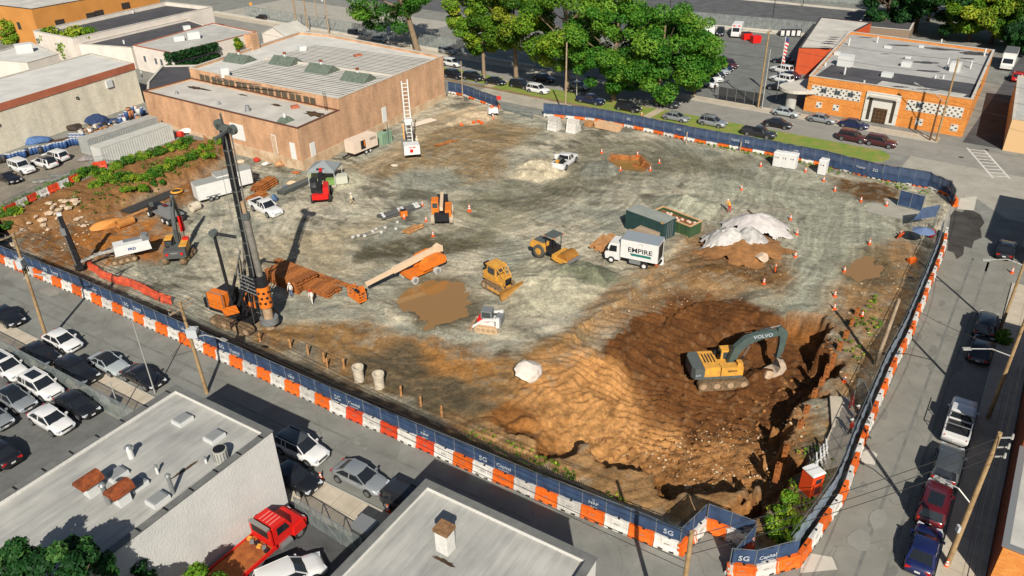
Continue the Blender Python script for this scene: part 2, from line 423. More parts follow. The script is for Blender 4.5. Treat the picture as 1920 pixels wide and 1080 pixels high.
ZONES = [
 ([(500,440),(720,410),(650,470),(700,500),(560,520),(430,530),(420,480)], (190,175,144), 2.5, .8),
 ([(1300,350),(1480,330),(1560,350),(1690,415),(1690,450),(1610,480),(1585,530),(1560,570),(1500,625),(1440,590),(1395,555),(1480,480),(1460,400),(1340,385)], (170,170,150), 2.2, .88),
 ([(840,235),(905,222),(1000,250),(960,290),(935,345),(880,345),(850,315),(780,315),(720,335),(690,300),(770,262)], (156,132,96), 2.0, .8),
 ([(1090,262),(1250,272),(1330,300),(1410,308),(1380,335),(1250,335),(1120,355),(1000,405),(955,385),(1050,330)], (118,114,94), 2.5, .75),
 ([(690,452),(760,440),(900,438),(930,458),(840,470),(760,482),(690,480)], (104,98,76), 1.2, .85),
 ([(850,370),(1000,330),(960,380),(1000,420),(900,450),(860,420)], (134,131,106), 2.5, .6),
 ([(620,585),(800,650),(900,675),(1000,645),(1110,595),(1120,610),(1050,660),(1000,740),(900,800),(760,735),(640,690),(470,630),(500,590)], (158,122,78), 1.8, 1.05),
 ([(640,640),(740,640),(830,680),(935,745),(890,795),(800,760),(700,705)], (104,93,72), 1.0, .85),
 ([(760,640),(900,640),(960,660),(930,700),(800,690)], (176,126,70), 1.6, .9),
 ([(1090,565),(1230,500),(1300,430),(1470,470),(1500,520),(1440,570),(1380,600),(1250,580),(1120,620)], (160,128,90), 1.8, .85),
 ([(1290,500),(1420,480),(1480,500),(1470,530),(1380,540),(1290,530)], (122,88,50), 1.2, .8),
 ([(1330,570),(1440,545),(1530,590),(1480,620),(1400,600)], (168,164,142), 1.4, .8),
 ([(1545,560),(1600,505),(1690,455),(1730,480),(1705,600),(1650,710),(1610,800),(1560,790),(1560,640)], (164,130,90), 1.6, .88),
 ([(1555,340),(1690,358),(1700,392),(1625,388),(1570,372)], (108,80,50), 1.0, .9),
 ([(840,770),(960,790),(1100,840),(1300,885),(1460,950),(1490,1010),(1290,1005),(1150,965),(1000,890),(840,815)], (178,138,92), 1.4, 1.2),
 ([(1440,870),(1500,800),(1570,800),(1590,900),(1500,1040),(1420,1020)], (140,112,74), 1.2, .85),
 ([(20,425),(150,400),(300,350),(400,310),(425,300),(400,345),(300,392),(240,402),(200,440),(165,500),(60,480)], (146,100,56), 1.6, .9),
 ([(160,415),(285,400),(320,440),(290,480),(200,475)], (178,114,52), 1.4, .85),
 ([(30,480),(170,520),(420,660),(640,750),(860,830),(860,800),(600,700),(420,620),(250,540),(90,470)], (112,84,54), 1.0, .7),
 ([(560,330),(700,300),(845,200),(860,215),(720,318),(600,345)], (190,170,138), 1.2, .8),
 ([(840,215),(900,200),(940,215),(930,235),(870,235)], (205,182,150), 1.2, .85),
]
def zone(pts, rgb, fe, st, z=-.7):
 global col
 s_ = poly_sd(WX + (n1 - .5) * 5, WY + (n1 - .5) * 5, PW(pts, z))
 k = ((1 - sstep(-fe, fe, s_)) * st * (.65 + .7 * sstep(.3, .6, fine)).clip(0, 1.15)).clip(0, 1)[..., None]
 col = col * (1 - k) + c3(*rgb) * k
for z_ in ZONES: zone(*z_)
hk = (1 - sstep(-.2, 2.2, hsd))[..., None]; col = col * (1 - hk) + c3(150, 108, 66) * hk
pk = (1 - sstep(-.4, .6, psd))[..., None]
col = col * (1 - pk) + (c3(160, 106, 54) * (1 - ramp[..., None] * .15)) * pk
zone([(1010,700),(1100,680),(1200,715),(1290,770),(1310,830),(1200,875),(1080,850),(990,815),(955,770)], (210,154,94), 2.0, .95, -2.4)
zone([(1180,605),(1300,568),(1440,600),(1510,640),(1545,700),(1490,765),(1380,805),(1280,795),(1200,715),(1120,665)], (104,66,34), 2.2, 1.15, -2.0)
zone([(1180,850),(1300,820),(1440,800),(1500,820),(1440,960),(1300,915),(1200,890)], (176,126,76), 1.6, .85, -3)
zone([(1290,700),(1400,730),(1500,780),(1440,830),(1330,800),(1230,790),(1200,740)], (112,72,38), 1.8, 1.0, -3)
for mx, my, rad_, rgb in [(1015,318,4.4,(212,198,168)),(1125,322,3.4,(146,147,134)),(1282,392,5,(178,178,156)),(1052,532,6.6,(192,186,160)),(1112,520,3.4,(112,118,96)),(895,222,4,(212,190,158)),(640,330,4,(190,184,158))]:
 q = P(mx, my, -.5); d = np.hypot(X - q.x, Y - q.y) * (1 + (n1 - .5) * 1.1)
 k = ((1 - sstep(rad_ * .75, rad_ * 1.08, d)) * .85)[..., None]; col = col * (1 - k) + c3(*rgb) * k
for pl, lv in PUDDLES:
 s_ = poly_sd(WX, WY, pl); k = ((1 - sstep(0.2, 2.4, s_)) * .75)[..., None]; col = col * (1 - k) + c3(112, 98, 70) * k
 wet = np.maximum(wet, 1 - sstep(.2, 2.0, s_))
k = (1 - sstep(-.1, .7, ts))[..., None]; col = col * (1 - k) + c3(176, 112, 60) * k
# pale stony crusts, dark clods
stone = sstep(.60, .72, fbm(X, Y, .55, 3, 301, .6)) * (pm * .22 + hm * .2 + .12)
col = col * (1 - stone[..., None] * .6) + c3(190, 156, 116) * stone[..., None] * .6
clod = sstep(.58, .7, fbm(X, Y, .8, 3, 331, .6)) * (pm * .7 + .1)
col *= (1 - .42 * clod)[..., None]
trk = fbm(ang * 1.6, np.arctan2(Y - _c.y, X - _c.x) * 5 + n1 * 2, 1.0, 4, 401, .6)
trk2 = fbm(su * .16 + (n1 - .5) * 2, sv * 1.5 + (n1 - .5) * 10, 1.0, 4, 411, .6)
tk = (sstep(.50, .62, trk) * .16 + sstep(.52, .64, trk2) * .15) * flat
lt_ = (sstep(.52, .62, 1 - trk) * .16 + sstep(.54, .64, 1 - trk2) * .14) * flat
col = col * (1 - tk + lt_)[..., None]
col *= (0.80 + .40 * fine)[..., None] * (0.93 + .14 * n3)[..., None]
col = np.clip(col * np.array([.90, .885, .86]), .005, .8)

# cells inside the fence become the mesh
keep = (SD[:-1, :-1] < .35) & (SD[1:, :-1] < .35) & (SD[:-1, 1:] < .35) & (SD[1:, 1:] < .35)
idx = np.arange(X.size).reshape(X.shape)
quads = np.stack([idx[:-1, :-1][keep], idx[1:, :-1][keep], idx[1:, 1:][keep], idx[:-1, 1:][keep]], 1)
used = np.zeros(X.size, bool); used[quads.ravel()] = True; remap = np.cumsum(used) - 1
quads = remap[quads]; vco = np.stack([X.ravel(), Y.ravel(), Hh.ravel()], 1)[used]; vcol = col.reshape(-1, 3)[used]; vwet = wet.ravel()[used]
me = bpy.data.meshes.new('terrain')
me.vertices.add(len(vco)); me.vertices.foreach_set('co', vco.ravel())
me.loops.add(quads.size); me.loops.foreach_set('vertex_index', quads.ravel().astype(np.int32))
me.polygons.add(len(quads)); me.polygons.foreach_set('loop_start', np.arange(0, quads.size, 4, dtype=np.int32))
me.polygons.foreach_set('loop_total', np.full(len(quads), 4, np.int32))
me.polygons.foreach_set('use_smooth', np.ones(len(quads), bool))
me.update(calc_edges=True)
at = me.attributes.new('soil', 'FLOAT_COLOR', 'POINT'); at.data.foreach_set('color', np.concatenate([vcol, vwet[:, None]], 1).ravel())
mt = bpy.data.materials.new('soil'); mt.use_nodes = True; nt = mt.node_tree; bs = nt.nodes['Principled BSDF']
an = nt.nodes.new('ShaderNodeAttribute'); an.attribute_name = 'soil'
tc = nt.nodes.new('ShaderNodeTexCoord')
nz = nt.nodes.new('ShaderNodeTexNoise'); nz.inputs['Scale'].default_value = 3.2; nz.inputs['Detail'].default_value = 8; nz.inputs['Roughness'].default_value = .72
nt.links.new(tc.outputs['Object'], nz.inputs['Vector'])
mr = nt.nodes.new('ShaderNodeMapRange'); mr.inputs[1].default_value = .3; mr.inputs[2].default_value = .7; mr.inputs[3].default_value = .58; mr.inputs[4].default_value = 1.42
nt.links.new(nz.outputs[0], mr.inputs[0])
mx_ = nt.nodes.new('ShaderNodeVectorMath'); mx_.operation = 'SCALE'
nt.links.new(an.outputs['Color'], mx_.inputs[0]); nt.links.new(mr.outputs[0], mx_.inputs['Scale'])
nt.links.new(mx_.outputs[0], bs.inputs['Base Color'])
rr = nt.nodes.new('ShaderNodeMapRange'); rr.inputs[3].default_value = .95; rr.inputs[4].default_value = .5
nt.links.new(an.outputs['Alpha'], rr.inputs[0]); nt.links.new(rr.outputs[0], bs.inputs['Roughness'])
bs.inputs['Specular IOR Level'].default_value = .15
n4 = nt.nodes.new('ShaderNodeTexNoise'); n4.inputs['Scale'].default_value = 5.0; n4.inputs['Detail'].default_value = 8; n4.inputs['Roughness'].default_value = .7
nt.links.new(tc.outputs['Object'], n4.inputs['Vector'])
bp = nt.nodes.new('ShaderNodeBump'); bp.inputs['Strength'].default_value = .75; bp.inputs['Distance'].default_value = .14
nt.links.new(n4.outputs[0], bp.inputs['Height']); nt.links.new(bp.outputs[0], bs.inputs['Normal'])
me.materials.append(mt); SOIL = mt
terrain = bpy.data.objects.new('terrain', me); COL.objects.link(terrain); tag(terrain, kind='structure')

# muddy water
mw = bpy.data.materials.new('muddy_water'); mw.use_nodes = True; b_ = mw.node_tree.nodes['Principled BSDF']
b_.inputs['Base Color'].default_value = (*C(158, 120, 72), 1); b_.inputs['Roughness'].default_value = .04; b_.inputs['Specular IOR Level'].default_value = .6
for pl, lv in PUDDLES:
 cx = sum(p[0] for p in pl) / len(pl); cy = sum(p[1] for p in pl) / len(pl)
 MB().add([(cx + (p[0] - cx) * 1.3, cy + (p[1] - cy) * 1.3, lv) for p in pl], [tuple(range(len(pl)))]).build('puddle_water', mw)['kind'] = 'structure'
_tz = min(H(*TRENCH[0]), H(*TRENCH[3])) ; _tc = np.mean(TRENCH, 0)
MB().add([(p[0], p[1], H(_tc[0], _tc[1]) + .1) for p in TRENCH], [tuple(range(len(TRENCH)))]).build('trench_water', mw)['kind'] = 'structure'

# ------------------------------------------------------------------ ground sheet round the site, streets, pavements
def asphalt(name, rgb, var=.16, crack=True, scale=.35, rough=.85):
 mt = bpy.data.materials.new(name); mt.use_nodes = True; nt = mt.node_tree; b = nt.nodes['Principled BSDF']
 b.inputs['Roughness'].default_value = rough; b.inputs['Specular IOR Level'].default_value = .2
 tc = nt.nodes.new('ShaderNodeTexCoord')
 n = nt.nodes.new('ShaderNodeTexNoise'); n.inputs['Scale'].default_value = scale; n.inputs['Detail'].default_value = 9; n.inputs['Roughness'].default_value = .68
 nt.links.new(tc.outputs['Object'], n.inputs['Vector'])
 c = C(*rgb); r = nt.nodes.new('ShaderNodeValToRGB'); r.color_ramp.elements[0].position = .32; r.color_ramp.elements[1].position = .68
 r.color_ramp.elements[0].color = (*[v * (1 - var * 1.6) for v in c], 1); r.color_ramp.elements[1].color = (*[min(.8, v * (1 + var)) for v in c], 1)
 nt.links.new(n.outputs[0], r.inputs[0]); out = r.outputs[0]
 if crack:
  vo = nt.nodes.new('ShaderNodeTexVoronoi'); vo.feature = 'DISTANCE_TO_EDGE'; vo.inputs['Scale'].default_value = .16
  nd = nt.nodes.new('ShaderNodeTexNoise'); nd.inputs['Scale'].default_value = .8; nd.inputs['Detail'].default_value = 4
  ad = nt.nodes.new('ShaderNodeMixRGB'); ad.blend_type = 'ADD'; ad.inputs[0].default_value = 1.6
  nt.links.new(tc.outputs['Object'], nd.inputs['Vector']); nt.links.new(tc.outputs['Object'], ad.inputs[1]); nt.links.new(nd.outputs['Color'], ad.inputs[2])
  nt.links.new(ad.outputs[0], vo.inputs['Vector'])
  lt = nt.nodes.new('ShaderNodeMath'); lt.operation = 'LESS_THAN'; lt.inputs[1].default_value = .005
  nt.links.new(vo.outputs['Distance'], lt.inputs[0])
  mx = nt.nodes.new('ShaderNodeMixRGB'); mx.inputs[2].default_value = (*[v * .35 for v in c], 1)
  ml = nt.nodes.new('ShaderNodeMath'); ml.operation = 'MULTIPLY'; ml.inputs[1].default_value = .3
  nt.links.new(lt.outputs[0], ml.inputs[0]); nt.links.new(ml.outputs[0], mx.inputs[0]); nt.links.new(out, mx.inputs[1]); out = mx.outputs[0]
 nt.links.new(out, b.inputs['Base Color'])
 n2 = nt.nodes.new('ShaderNodeTexNoise'); n2.inputs['Scale'].default_value = 14; n2.inputs['Detail'].default_value = 4
 nt.links.new(tc.outputs['Object'], n2.inputs['Vector'])
 bp = nt.nodes.new('ShaderNodeBump'); bp.inputs['Strength'].default_value = .35; bp.inputs['Distance'].default_value = .02
 nt.links.new(n2.outputs[0], bp.inputs['Height']); nt.links.new(bp.outputs[0], b.inputs['Normal'])
 return mt
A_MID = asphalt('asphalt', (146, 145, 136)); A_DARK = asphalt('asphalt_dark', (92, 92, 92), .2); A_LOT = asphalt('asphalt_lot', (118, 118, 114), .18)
A_PALE = asphalt('concrete_road', (182, 176, 162), .1); WALK = asphalt('pavement_concrete', (206, 192, 170), .12, False, .6)
A_FAR = asphalt('asphalt_far', (104, 104, 104), .22, False); A_NEW = asphalt('asphalt_patch', (78, 74, 70), .3, False)
PALE_C = asphalt('pale_concrete', (214, 206, 190), .1, False)

bm = bmesh.new(); es = []
for ring in (SITE, [(-900, -200), (900, -200), (900, 1500), (-900, 1500)]):
 vs = [bm.verts.new((p[0], p[1], -.02)) for p in ring]
 es += [bm.edges.new((vs[i], vs[(i + 1) % len(vs)])) for i in range(len(vs))]
bmesh.ops.triangle_fill(bm, use_beauty=True, use_dissolve=False, edges=es)
for f_ in bm.faces:
 if f_.normal.z < 0: f_.normal_flip()
me = bpy.data.meshes.new('ground'); bm.to_mesh(me); bm.free(); me.materials.append(A_MID)
go = bpy.data.objects.new('ground', me); COL.objects.link(go); tag(go, kind='structure')
def sheet(name, pts, mt, z, px=True, skirt=None):
 q = [tuple(P(a, b, max(z, 0))[:2]) for a, b in pts] if px else [tuple(p[:2]) for p in pts]
 b = MB()
 ar = sum(q[i][0] * q[(i + 1) % len(q)][1] - q[(i + 1) % len(q)][0] * q[i][1] for i in range(len(q)))
 if ar < 0: q.reverse()
 if skirt is None: b.add([(p[0], p[1], z) for p in q], [tuple(range(len(q)))])
 else: b.poly(q, skirt, z)
 o = b.build(name, mt); o['kind'] = 'structure'
 return o
E1 = (P(640, 775) - P(140, 548)).normalized(); E2 = Vector((-E1.y, E1.x, 0))
Ef = Vector((E1.x, E1.y, 0))
def strip(name, a, b, off0, off1, mt, z, skirt=None, ea=0, eb=0):
 d = (b - a).normalized(); n = Vector((d.y, -d.x, 0)); a = a - d * ea; b = b + d * eb
 return sheet(name, [a + n * off0, b + n * off0, b + n * off1, a + n * off1], mt, z, False, skirt)
# ------------------------------------------------------------------ street frames: u runs along the fence, v away from it
def frame(a, b):
 A_ = P(*a); d = (P(*b) - A_).normalized(); n = Vector((d.y, -d.x, 0))
 return lambda u, v, z=0.0: Vector((A_.x + d.x * u + n.x * v, A_.y + d.y * u + n.y * v, z)), math.atan2(d.y, d.x), d, n
FR, FR_A, FR_D, FR_N = frame((140, 548), (1274, 1039))
RT, RT_A, RT_D, RT_N = frame((1541, 989), (1742, 535))
BK, BK_A, BK_D, BK_N = frame((1640, 335), (1110, 226))
def rect(f, u0, u1, v0, v1): return [f(u0, v0), f(u1, v0), f(u1, v1), f(u0, v1)]
def qsheet(name, pts, mt, z, skirt=None): return sheet(name, pts, mt, z, False, skirt)
FST = asphalt('front_street_asphalt', (140, 140, 132), .15); RST = asphalt('right_street_asphalt', (146, 143, 132), .12)
qsheet('front_street', rect(FR, -90, 68, .0, 7.4), FST, .004)
qsheet('right_street', rect(RT, -30, 64, .0, 7.3), RST, .008)
qsheet('back_street', rect(BK, -60, 220, 12.2, 20.4), asphalt('back_street_asphalt', (158, 154, 144), .1), .004)
qsheet('parking_lane', rect(BK, -2, 75, .4, 6.2), asphalt('lane_asphalt', (186, 178, 160), .14), .006)
qsheet('crossroad', rect(BK, -60, -2, -12, 12.2), asphalt('crossroad_concrete', (180, 174, 160), .12), .002)
KERB = asphalt('kerb_stone', (196, 188, 172), .1, False)
def pavement(name, f, u0, u1, v0, v1, kerb_v):
 qsheet(name, rect(f, u0, u1, min(v0, v1) , max(v0, v1)), WALK, .12, -.02)
 k = .18 if kerb_v < (v0 + v1) / 2 else -.18
 qsheet('kerb', rect(f, u0, u1, kerb_v - .002, kerb_v - abs(k)), KERB, .124, -.02)
pavement('front_pavement', FR, -90, 62, 7.6, 10.4, 7.6)
pavement('right_pavement', RT, -30, 46, 7.5, 10.05, 7.5)
pavement('civic_pavement', BK, -4, 48, 20.6, 23.2, 20.6)
pavement('far_pavement', BK, 48, 200, 20.6, 23.0, 20.6)
# joints scored across the pavements
jm = mat('joint_dirt', C(168, 154, 134), .9)
for f, nme, u0, u1, v0, v1 in ((FR, 'front', -20, 60, 7.65, 10.4), (RT, 'right', -8, 46, 7.55, 10.0), (BK, 'civic', -4, 46, 20.65, 23.1)):
 b = MB()
 u = u0
 while u < u1: b.add([f(u, v0, .1245), f(u + .05, v0, .1245), f(u + .05, v1, .1245), f(u, v1, .1245)], [(0, 1, 2, 3)]); u += 1.8
 b.add([f(u0, (v0 + v1) / 2, .125), f(u1, (v0 + v1) / 2, .125), f(u1, (v0 + v1) / 2 + .05, .125), f(u0, (v0 + v1) / 2 + .05, .125)], [(0, 1, 2, 3)])
 b.build('pavement_joints', jm)['kind'] = 'structure'
# lots
qsheet('corner_parking_lot', rect(FR, -60, 29.6, 11.0, 45), A_LOT, .004)
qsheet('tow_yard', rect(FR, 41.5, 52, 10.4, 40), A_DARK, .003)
qsheet('storage_yard', [P(0, 405), P(215, 311), P(330, 258), P(275, 225), P(0, 300), P(-260, 330), P(-260, 460)], asphalt('yard_asphalt', (150, 140, 124), .18), .003)
qsheet('civic_parking_lot', rect(BK, 24.5, 70, 23.2, 82), asphalt('civic_lot_asphalt', (126, 127, 122), .14), .004)
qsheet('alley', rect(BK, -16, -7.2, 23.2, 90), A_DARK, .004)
qsheet('far_lot', rect(BK, 30, 190, 60, 121), A_FAR, .002)
qsheet('far_lot_concrete_strip', rect(BK, 120, 190, 24, 50), A_PALE, .003)
qsheet('corner_apron', [P(1790, 385), P(1830, 372), P(1900, 420), P(1860, 520), P(1772, 440)], A_MID, .012)
qsheet('wet_asphalt_patch', [P(x, y) for x, y in ((1782, 404), (1790, 394), (1803, 398), (1815, 390), (1838, 402), (1846, 418), (1838, 428), (1841, 446), (1826, 452), (1822, 466), (1808, 462), (1806, 478), (1794, 486), (1788, 474), (1776, 470), (1779, 452), (1770, 440), (1780, 424))], A_NEW, .016)
for pts in ([P(1612, 850), P(1630, 842), P(1645, 852), P(1640, 872), P(1616, 868)], [P(1505, 1035), P(1560, 1045), P(1570, 1068), P(1500, 1075)], [P(1800, 372), P(1832, 368), P(1826, 395), P(1795, 392)]):
 qsheet('concrete_patch', pts, PALE_C, .02)
# crosswalk
WHITE_P = mat('road_paint', C(228, 224, 212), .7, var=.25, vscale=2.0)
a0, a1, b0, b1 = P(1811, 278), P(1892, 337), P(1845, 276), P(1893, 336)
c0, c1 = P(1813, 277), P(1862, 334); d0, d1 = P(1845, 281), P(1893, 335)
cw = MB()
def stripe(b, p, q, w, z=.02):
 d = (q - p).normalized(); n = Vector((d.y, -d.x, 0)) * w / 2
 b.add([p + n + Vector((0, 0, z)), p - n + Vector((0, 0, z)), q - n + Vector((0, 0, z)), q + n + Vector((0, 0, z))], [(0, 1, 2, 3)])
stripe(cw, c0, c1, .3); stripe(cw, d0, d1, .3)
for k in range(9): stripe(cw, c0.lerp(c1, (k + .5) / 9), d0.lerp(d1, (k + .5) / 9), .3, .023)
cw.build('crosswalk_marking', WHITE_P)['kind'] = 'structure'
# tyre-dark lines on the front street and worn lane lines
tl = MB(); TYR = mat('tyre_marks', C(128, 127, 119), .85, var=.2, vscale=.8)
for v in (2.6, 4.2): tl.add([FR(-30, v, .009), FR(60, v, .009), FR(60, v + .22, .009), FR(-30, v + .22, .009)], [(0, 1, 2, 3)])
for v in (2.9, 4.5): tl.add([RT(-20, v, .012), RT(50, v, .012), RT(50, v + .22, .012), RT(-20, v + .22, .012)], [(0, 1, 2, 3)])
tl.build('tyre_marks', TYR)['kind'] = 'structure'
mh = MB()
for q in (P(1802, 295), P(1850, 281), P(1791, 373), P(1500, 420) * 0 + P(1790, 410)): mh.cyl(q + Vector((0, 0, .01)), q + Vector((0, 0, .024)), .38, n=16)
mh.build('manhole_covers', mat('cast_iron', C(84, 80, 76), .6))['kind'] = 'structure'
# grass verge between parking lane and back street, in pieces cut by concrete walks
GRASS = mat('grass', C(112, 150, 50), .9, vscale=.6, col2=C(160, 150, 80), bump=.06, bscale=14)
WALKP = asphalt('verge_walk', (198, 180, 152), .1, False)
for u0, u1, v0, v1 in ((0.6, 20.5, 6.6, 12.0), (22.4, 39, 6.6, 12.0), (40.6, 74, 6.6, 12.0), (76, 120, 8, 13.2)):
 pts = rect(BK, u0, u1, v0, v1)
 if u0 < 1: pts = [BK(2.2, 6.6), BK(u1, 6.6), BK(u1, 12), BK(2.2, 12), BK(.6, 10.8), BK(.3, 9.2), BK(.8, 7.6)]
 qsheet('grass_verge', pts, GRASS, .10, -.02)
for u0, u1 in ((20.5, 22.4), (39, 40.6), (74, 76)): qsheet('verge_path', rect(BK, u0, u1, 6.6, 12), WALKP, .08, -.02)
# dirt edge along the lane
qsheet('verge_dirt', rect(BK, -2, 120, 5.6, 6.6), asphalt('dirt_edge', (150, 126, 94), .2, False), .03, -.02)
rnd = random.Random(21)
def road_spots(name, f, u0, u1, v0, v1, n, mt, z, smax):
 b = MB()
 for k in range(n):
  c = f(rnd.uniform(u0, u1), rnd.uniform(v0, v1), z + .0004 * k); s = rnd.uniform(.15, 1) ** 2 * smax + .12; e = rnd.uniform(1, 3.5); an = math.atan2((f(1, 0) - f(0, 0)).y, (f(1, 0) - f(0, 0)).x); pts = []
  for j in range(14): a_ = 2 * math.pi * j / 14; rr = rnd.uniform(.7, 1.1) * s; x, y = math.cos(a_) * rr * e, math.sin(a_) * rr; pts.append((c.x + x * math.cos(an) - y * math.sin(an), c.y + x * math.sin(an) + y * math.cos(an), c.z))
  b.add(pts, [tuple(range(14))])
 b.build(name, mt)['kind'] = 'structure'
OIL = asphalt('road_stain', (131, 129, 121), .14, False); PAT = asphalt('road_repair', (152, 149, 139), .1, False)
for nm_, f, u0, u1, v1 in (('front', FR, -14, 58, 6.6), ('right', RT, -6, 48, 6.6)):
 road_spots(nm_ + '_street_stains', f, u0, u1, .8, v1, 18, OIL, .014, .5); road_spots(nm_ + '_street_repairs', f, u0, u1, .8, v1, 6, PAT, .032, .7)
# ------------------------------------------------------------------ plastic barriers and the blue screened fence
ORANGE_PL = mat('orange_plastic', C(246, 112, 34), .5, var=.12, vscale=3, rand=.28); WHITE_PL = mat('white_plastic', C(228, 222, 212), .55, var=.16, vscale=2.5, rand=.25)
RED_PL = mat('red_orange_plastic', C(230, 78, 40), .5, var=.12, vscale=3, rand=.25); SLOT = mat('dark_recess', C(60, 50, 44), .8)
GALV = mat('galvanised_steel', C(168, 172, 172), .4, .6); BLACKM = mat('black_metal', C(42, 42, 44), .5, .3)
CAPM = mat('black_cap', (0.02, 0.02, 0.02), .5)
def barrier_mesh():
 b = MB(); L, hl = 1.80, .90
 sec = [(.30, 0), (.30, .22), (.20, .42), (.17, .98), (.14, 1.05)]
 # ends are stepped: a tongue on one side, a notch on the other
 xs = [(-.90, .0), (-.78, .0), (-.74, .03), (-.42, .03), (-.38, 0), (.38, 0), (.42, .03), (.74, .03), (.78, 0), (.90, 0)]
 prof_n = len(sec) * 2; vs = []
 for x, rec in xs:
  ring = [(-w + (rec if 1 <= i <= 3 else 0), z) for i, (w, z) in enumerate(sec)] + [(w - (rec if 1 <= i <= 3 else 0), z) for i, (w, z) in reversed(list(enumerate(sec)))]
  vs += [(x, y, z) for y, z in ring]
 fs = []
 for k in range(len(xs) - 1):
  for i in range(prof_n): fs.append((k * prof_n + i, k * prof_n + (i + 1) % prof_n, (k + 1) * prof_n + (i + 1) % prof_n, (k + 1) * prof_n + i))
 fs.append(tuple(range(prof_n - 1, -1, -1))); fs.append(tuple((len(xs) - 1) * prof_n + i for i in range(prof_n)))
 b.add(vs, fs)
 for z in (.28, .72): b.box((.93, 0, z), (.12, .2, .2))
 for z in (.5, .92): b.box((-.93, 0, z), (.12, .2, .2))
 return b.mesh('barrier_body')
BAR_ME = {}
_bm = barrier_mesh()
for key, mm in (('orange', ORANGE_PL), ('white', WHITE_PL), ('red', RED_PL)):
 q = _bm.copy(); q.materials.append(mm); BAR_ME[key] = q
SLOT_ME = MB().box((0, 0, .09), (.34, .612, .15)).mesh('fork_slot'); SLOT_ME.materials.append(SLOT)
_cp_ = MB().cyl((0.1, 0, 1.04), (0.1, 0, 1.10), .09, n=10).mesh('filler_cap'); _cp_.materials.append(CAPM)
_lb = MB().box((0, 0, .60), (.42, .384, .09))
LAB_ME = _lb.mesh('stamped_label'); LAB_ME.materials.append(mat('label_grey', C(140, 136, 130), .6))
ordw = ordinal
def barrier(col, loc, rz, label, group):
 o = bpy.data.objects.new('traffic_barrier', BAR_ME[col]); COL.objects.link(o)
 o.location = loc; o.rotation_euler.z = rz
 tag(o, label, 'barrier', group)
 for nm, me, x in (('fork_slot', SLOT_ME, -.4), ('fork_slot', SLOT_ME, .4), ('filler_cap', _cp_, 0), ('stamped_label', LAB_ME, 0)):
  c = bpy.data.objects.new(nm, me); COL.objects.link(c); c.parent = o; c.location.x = x
 return o
def screen_mat(name, rgb, alpha):
 mt = bpy.data.materials.new(name); mt.use_nodes = True; nt = mt.node_tree; b = nt.nodes['Principled BSDF']
 b.inputs['Roughness'].default_value = .75; b.inputs['Specular IOR Level'].default_value = .15
 tc = nt.nodes.new('ShaderNodeTexCoord'); n = nt.nodes.new('ShaderNodeTexNoise'); n.inputs['Scale'].default_value = 1.3; n.inputs['Detail'].default_value = 6
 nt.links.new(tc.outputs['Object'], n.inputs['Vector']); r = nt.nodes.new('ShaderNodeValToRGB')
 c = C(*rgb); r.color_ramp.elements[0].position = .35; r.color_ramp.elements[1].position = .7
 r.color_ramp.elements[0].color = (*[v * .72 for v in c], 1); r.color_ramp.elements[1].color = (*[v * 1.22 for v in c], 1)
 nt.links.new(n.outputs[0], r.inputs[0]); nt.links.new(r.outputs[0], b.inputs['Base Color'])
 b.inputs['Alpha'].default_value = alpha
 return mt
SCREEN = screen_mat('blue_mesh_screen', (64, 84, 116), .93); PRINT = mat('white_print', C(186, 194, 204), .8)
SCREEN_R = screen_mat('sunlit_blue_mesh_screen', (158, 174, 190), .66)  # paler tint puts sunlight through the blue mesh into the colour
def panel_mesh(L, z0, z1, seed, mt):
 rnd = random.Random(seed); nx, nz = 9, 4; ph = rnd.uniform(0, 6); vs = []
 for i in range(nx + 1):
  for j in range(nz + 1):
   u = i / nx; w = j / nz; e = math.sin(math.pi * u)
   y = .05 * e * math.sin(ph + 7 * u + 3 * w) + .03 * e * math.sin(ph * 2 + 13 * u - 5 * w)
   sag = -.07 * e * (w if w > .5 else 0) * (1 + math.sin(ph))
   vs.append((-L / 2 + L * u, y, z0 + (z1 - z0) * w + sag))
 b = MB(); b.add(vs, [(i * (nz + 1) + j, (i + 1) * (nz + 1) + j, (i + 1) * (nz + 1) + j + 1, i * (nz + 1) + j + 1) for i in range(nx) for j in range(nz)])
 me = b.mesh('screen_panel', True); me.materials.append(mt); return me
PANELS = {}
